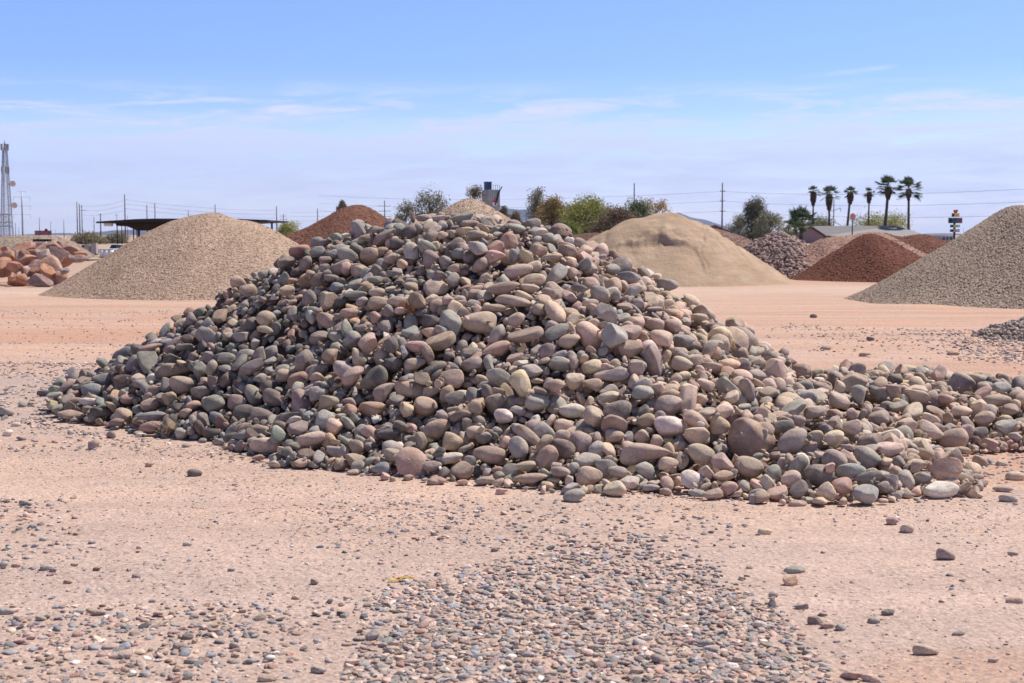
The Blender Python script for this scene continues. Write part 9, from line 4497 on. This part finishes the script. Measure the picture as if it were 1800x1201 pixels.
# ---------------------------------------------------------------- silo
def silo():
    Y = 250; s = Y / FPX; x0 = at(863, 400, Y)[0]; z1 = at(863, 334, Y)[2]; 
    t = empty("grey_silo", (x0, Y, 0), "square grey silo with a blue housing on top behind the tan gravel mound", "silo", None, math.radians(34))
    M_si = NT("ribbed_grey_steel"); p = M_si.n("ShaderNodeTexCoord").outputs["Object"]
    sp = M_si.n("ShaderNodeSeparateXYZ"); M_si.l(p, sp.inputs[0])
    rib = M_si.math("SINE", M_si.math("MULTIPLY", M_si.math("ADD", sp.outputs[0], sp.outputs[1]), 16.0)); M_si.bump(rib, .6, .04)
    M_si = M_si.out(M_si.mul(M_si.rgb((.27, .275, .29)), M_si.remap(M_si.noise(p, 1.2, 4), .3, .7, .85, 1.15)), .55, .2)
    W = 2.25
    MB().box((0, 0, z1 / 2), (W, W, z1)).build("bin", M_si, t)
    M_bl = mat_plain("blue_housing", (.03, .075, .16), .5, var=.3)
    zb = at(855, 321, Y)[2]
    MB().box((-W * .30, -W * .02, (z1 + zb) / 2 + .02), (.95, 1.0, zb - z1)).build("top_housing", M_bl, t)
    MB().box((-W * .30, -W * .02, zb + .06), (1.1, 1.15, .1)).build("housing_cap", M_bl, t)
    rl = MB()
    for k in range(6): rl.tube((W / 2 * (k / 2.5 - 1), -W / 2 + .05, z1), (W / 2 * (k / 2.5 - 1), -W / 2 + .05, z1 + .8), .03, .03, 4)
    rl.tube((-W / 2, -W / 2 + .05, z1 + .8), (W / 2, -W / 2 + .05, z1 + .8), .03, .03, 4); rl.build("railing", M_dark, t)
    # right-hand face is the local -y face: duct and sign on it
    du = MB().tube((W / 2 * .92, -W / 2 - .12, z1 - .1), (.1, -W / 2 - .12, z1 - 2.7), .12, .12, 8); du.tube((W / 2 * .92, -W / 2 - .12, z1 - .1), (W / 2 * 1.35, -W / 2 - .12, z1 + .55), .1, .1, 8); du.build("duct", M_dark, t)
    zc = at(868, 358, Y)[2]
    sg = []
    for k in range(13):
        a = math.pi + math.pi * k / 12; sg.append((.55 * math.cos(a), .05 + .62 * math.sin(a) * .9))
    sg = [(-.55, .42), (.55, .42)] + [q for q in reversed(sg)]
    m = MB().prism([(x + .05, z + zc) for x, z in sg], -W / 2 - .06, -W / 2 - .01); si = m.build("sign", M_white, t)
    MB().box((.05, -W / 2 - .075, zc + .33), (1.12, .03, .36)).build("red_header", mat_plain("sign_red", (.55, .06, .07), .5), si)
    MB().box((W * .62, 0, at(0, 362, Y)[2]), (.5, .8, .5)).build("side_hood", M_bl, t)
silo()

# ---------------------------------------------------------------- houses
def house(px0, px_a, px1, py_r, py_e, ridge_end, Y, label, eave1, depth):
    s = Y / FPX; x0 = at(px_a, 413, Y)[0]
    t = empty("gabled_house", (x0, Y, 0), label, "house")
    X = lambda px: (px - px_a) * s; Z = lambda py: at(0, py, Y)[2]
    M_wall = mat_plain("house_wall_%d" % px_a, (.30, .215, .215), .85, var=.08)
    M_trim = mat_plain("house_trim_%d" % px_a, (.20, .085, .065), .8)
    n = NT("roof_shingle_%d" % px_a); p = n.pos()
    mp = n.n("ShaderNodeMapping"); mp.inputs["Scale"].default_value = (1.2, 3, 6); n.l(p, mp.inputs["Vector"])
    c = n.mul(n.rgb((.30, .285, .275)), n.remap(n.noise(mp.outputs[0], 1.5, 4, .7), .3, .7, .82, 1.15)); M_roof = n.out(c, .9)
    zr, ze = Z(py_r), Z(py_e); xl, xr, xe = X(px0), X(px1), X(eave1)
    D = depth
    # gable wall faces the yard at an angle; the main roof runs back and along
    MB().prism([(xl * .86, -.05), (xr * .86, -.05), (xr * .86, ze + .1), (0, zr - .35), (xl * .86, ze + .1)], 0, .3).build("gable_wall", M_wall, t)
    MB().box(((xr * .86 + xe * .96) / 2, D * .5 - .3 + .4, ze / 2), (xe * .96 - xr * .86 - .02, D * .8, ze)).build("wall", M_wall, t)
    tm = MB()
    tm.prism([(xl, ze - .05), (0, zr - .12), (xr, ze - .05), (xr, ze + .22), (0, zr + .10), (xl, ze + .22)], -.55, -.2); tm.build("barge_board", M_trim, t)
    rf = MB(); re = X(ridge_end)
    rf.add([(xr, -.5, ze + .2), (0, -.15, zr), (re, D / 2, zr + .12), (xe, -.5, ze + .12), (xl, -.5, ze + .2), (xl, D, ze + .2), (xe, D, ze + .12), (0, D, zr)],
           [(0, 1, 2, 3), (4, 5, 7, 1), (3, 2, 6), (1, 7, 2), (7, 6, 2), (7, 5, 6)])
    rf.build("roof", M_roof, t)
house(1394, 1424, 1451, 397.5, 416, 1590, 280, "house with a broad grey shingle roof and mauve gable behind the pink ridge", 1632, 14)
house(1215, 1256, 1286, 396.5, 410.5, 1258, 230, "small gable with dark roof peeping over the sand mound", 1287, 8)
def flat_building(px0, px1, top, Y, label, mat):
    s = Y / FPX; x0 = at((px0 + px1) / 2, 413, Y)[0]; h = at(0, top, Y)[2]; W = (px1 - px0) * s
    t = empty("flat_roofed_building", (x0, Y, 0), label, "building")
    MB().box((0, 4, h / 2 - .1), (W, 8, h - .2)).build("wall", mat, t)
    MB().box((0, 4, h + .05), (W + .4, 8.4, .3)).build("parapet", M_white, t)
    for k in (-.3, 0, .3): MB().box((W * k, -.03, h * .4), (W * .16, .1, h * .45)).build("window", M_glass, t)
flat_building(1622, 1664, 411.9, 520, "long white flat roofed building beyond the rust brown mound", M_white)
flat_building(1655, 1676, 413, 420, "low grey building beside the pylon sign's foot", mat_plain("grey_stucco", (.42, .41, .42), .8))

# ---------------------------------------------------------------- signs
def pylon():
    Y = 230; s = Y / FPX; x0 = at(1678, 400, Y)[0]
    t = empty("pylon_sign", (x0, Y, 0), "tall business pylon sign with stacked teal, maroon, yellow and red panels", "pylon sign")
    X = lambda px: (px - 1678) * s; Z = lambda py: at(0, py, Y)[2]
    MB().box((0, .1, Z(383) / 2), (3.0 * s, .3, Z(383))).build("post", mat_plain("sign_post", (.03, .05, .07), .6), t)
    MB().box((0, .1, .4), (6 * s, .6, .8)).build("base", M_dark, t)
    def panel(px0, px1, py0, py1, c, nm="panel", th=.5):
        return MB().box((X((px0 + px1) / 2), -.25, (Z(py0) + Z(py1)) / 2), ((px1 - px0) * s, th, Z(py0) - Z(py1))).build(nm, mat_plain("sign_%d_%d" % (px0 * 2, py0 * 2), c, .5, var=.12, scale=1.5), t)
    panel(1666.5, 1671, 383.2, 392.6, (.012, .03, .04)); panel(1671.02, 1680, 383.2, 392.6, (.035, .10, .105)); panel(1680.02, 1689.5, 383.2, 392.6, (.16, .085, .115))
    panel(1672.3, 1675.3, 375.2, 381.3, (.02, .02, .03)); panel(1675.32, 1684.2, 375.4, 381, (.72, .42, .12))
    panel(1670, 1674.6, 395.2, 400, (.02, .05, .06)); panel(1674.62, 1679.5, 395.2, 400, (.52, .55, .16)); panel(1679.52, 1685.5, 395.2, 400, (.40, .58, .56))
    panel(1670, 1674.6, 403.2, 408, (.02, .02, .05)); panel(1674.62, 1678.2, 403.2, 408, (.62, .34, .33)); panel(1678.22, 1685.5, 403.2, 408, (.16, .17, .22))
    b = MB().box((X(1682), -.52, Z(405.6)), (5.4 * s, .03, 1.6 * s)).build("panel_stripe", M_white, t)
    hp = MB().prism([(X(1674.8), Z(370)), (X(1676.5), Z(368.8)), (X(1678.3), Z(369.8)), (X(1680), Z(368.8)), (X(1681.8), Z(370)), (X(1681), Z(373)), (X(1679.6), Z(375.1)), (X(1676.6), Z(375.1)), (X(1675.4), Z(373))], -.5, -.05)
    hp.build("top_emblem", mat_plain("emblem_red", (.52, .12, .05), .5, var=.3, scale=3), t)
pylon()
def oval_sign():
    Y = 262; s = Y / FPX; x0 = at(1498.5, 400, Y)[0]; z = at(0, 381.5, Y)[2]
    t = empty("oval_sign", (x0, Y, 0), "pinkish red oval sign with a pale rim on a dark post beside the kinked palm", "sign")
    MB().box((0, .1, (z - 6 * s) / 2), (1.6 * s, .2, z - 6 * s)).build("post", M_dark, t)
    MB().disc((0, 0, z), 6.6 * s, (.15, -1, 0), .35, 28, .72).build("rim", mat_plain("pale_sign_rim", (.66, .58, .60), .5), t)
    MB().disc((.03, -.06, z), 5.6 * s, (.15, -1, 0), .35, 28, .70).build("face", mat_plain("sign_face_pink", (.62, .25, .22), .5, var=.25, scale=2), t)
oval_sign()

# ---------------------------------------------------------------- small things on the ground
def weed(px, py, label, seed, Hm):
    c = gpt(px, py); r = np.random.RandomState(seed)
    t = empty("dry_weed", (c[0], c[1], 0), label, "dry weed", "dry weeds at the pile's foot")
    M_straw = bpy.data.materials.get("dry_straw") or mat_plain("dry_straw", (.55, .42, .29), .8, var=.15)
    st = MB()
    for k in range(13):
        a = r.uniform(0, 6.28); L = Hm * r.uniform(.5, 1.1); lean = r.uniform(.3, 1.3)
        p0 = Vector((r.normal() * .012, r.normal() * .012, 0)); d = Vector((math.cos(a) * lean, math.sin(a) * lean * .5, 1)).normalized()
        p1 = p0 + d * L * .5 + Vector((r.normal() * .015, 0, 0)); p2 = p1 + (d + Vector((r.normal() * .5, r.normal() * .4, -.2))) * L * .5
        st.path([p0, p1, p2], [.0035, .0025, .001], 5)
        for q in range(2):
            m = p0.lerp(p1, r.uniform(.5, 1)); st.path([m, m + Vector((r.normal() * .05, r.normal() * .04, r.uniform(.01, .07)))], [.002, .001], 4)
    st.build("stalk_spray", M_straw, t)
weed(288, 770, "dry straw weed standing against the pink foot cobble", 1, .20)
weed(225, 748, "thin dry weed sprawling between stones on the shaded foot", 2, .12)
def strap():
    c = gpt(705, 1022); s = c[1] / FPX; m = MB()
    zf = lambda x, k: .006 + .010 * math.sin(x * 40 + k)
    for k, (dy, w_) in enumerate(((0, .0055), (.022, .0035))):
        V, n = [], 14
        for i in range(n):
            x = (i / (n - 1) - .5) * 46 * s; y = dy * (1 - i / (n - 1)) * (1 if k else -1) + x * .25
            z = .008 + abs(zf(x, k))
            V += [(x, y - w_, z), (x, y + w_, z), (x, y + w_, z + .003), (x, y - w_, z + .003)]
        F = []
        for i in range(n - 1):
            for j in range(4): F.append((4 * i + j, 4 * i + (j + 1) % 4, 4 * i + 4 + (j + 1) % 4, 4 * i + 4 + j))
        F += [(3, 2, 1, 0), (4 * n - 4, 4 * n - 3, 4 * n - 2, 4 * n - 1)]
        m.add(V, F)
    o = m.build("yellow_strap", mat_plain("yellow_plastic", (.88, .56, .07), .4), None); o.location = (c[0], c[1], ground_z(c[:2])[0])
    tag(o, "bent yellow plastic strap lying among the near gravel", "strap")
strap()
def leaf(px, py, label, seed, sz, col):
    """a curled dead leaf caught between the cobbles"""
    d = ray(px, py); Ys = np.arange(8, 16, .01); P = CAMP + np.outer(Ys, d); j = np.nonzero(P[:, 2] < pile_h(P[:, :2]) + .05)[0]
    c = P[j[0]]; r = np.random.RandomState(seed); nu, nv = 14, 9; V = []
    for i in range(nu):
        u = i / (nu - 1)
        wd = math.sin(math.pi * min(1, u * .96 + .04)) ** .7 * .5
        for k in range(nv):
            v = k / (nv - 1) - .5; th = v * 2.6
            V.append(((u - .5) * sz + .01 * math.sin(7 * v + u * 9), -math.cos(th) * sz * .28 * wd * 2 + .008 * math.sin(u * 14 + v * 8), math.sin(th) * sz * .42 * wd * 2 + .012 * math.sin(u * 5)))
    F = [(i * nv + k, i * nv + k + 1, (i + 1) * nv + k + 1, (i + 1) * nv + k) for i in range(nu - 1) for k in range(nv - 1)]
    me = bpy.data.meshes.new("dry_leaf"); me.from_pydata(V, [], F); me.materials.append(mat_plain("dead_leaf_%d" % seed, col, .7, var=.35, scale=40))
    o = link("dry_leaf", me, None, c); o.rotation_euler = (r.uniform(-.3, .3), r.uniform(-1.2, 1.2), r.uniform(-.4, .4))
    md = o.modifiers.new("thickness", "SOLIDIFY"); md.thickness = .0012
    tag(o, label, "leaf", "dead leaves caught in the pile")
leaf(708, 541, "crumpled orange brown dead leaf caught between stones on the shaded face", 3, .13, (.42, .22, .10))
leaf(722, 546, "darker curled dead leaf beside the orange brown one", 4, .10, (.30, .14, .06))

# ---------------------------------------------------------------- desert air
hz = MB().box((0, 6500, 349), (27000, 14600, 700)); M_hz = bpy.data.materials.new("desert_air"); M_hz.use_nodes = True
nt = M_hz.node_tree; nt.nodes.clear()
vo = nt.nodes.new("ShaderNodeVolumePrincipled"); vo.inputs["Color"].default_value = (.38, .57, 1, 1); vo.inputs["Density"].default_value = HAZE; vo.inputs["Anisotropy"].default_value = .2
ou = nt.nodes.new("ShaderNodeOutputMaterial"); nt.links.new(vo.outputs[0], ou.inputs["Volume"])
tag(hz.build("haze", M_hz), "thin blue dusty air over the whole desert plain", "haze", None, "stuff")
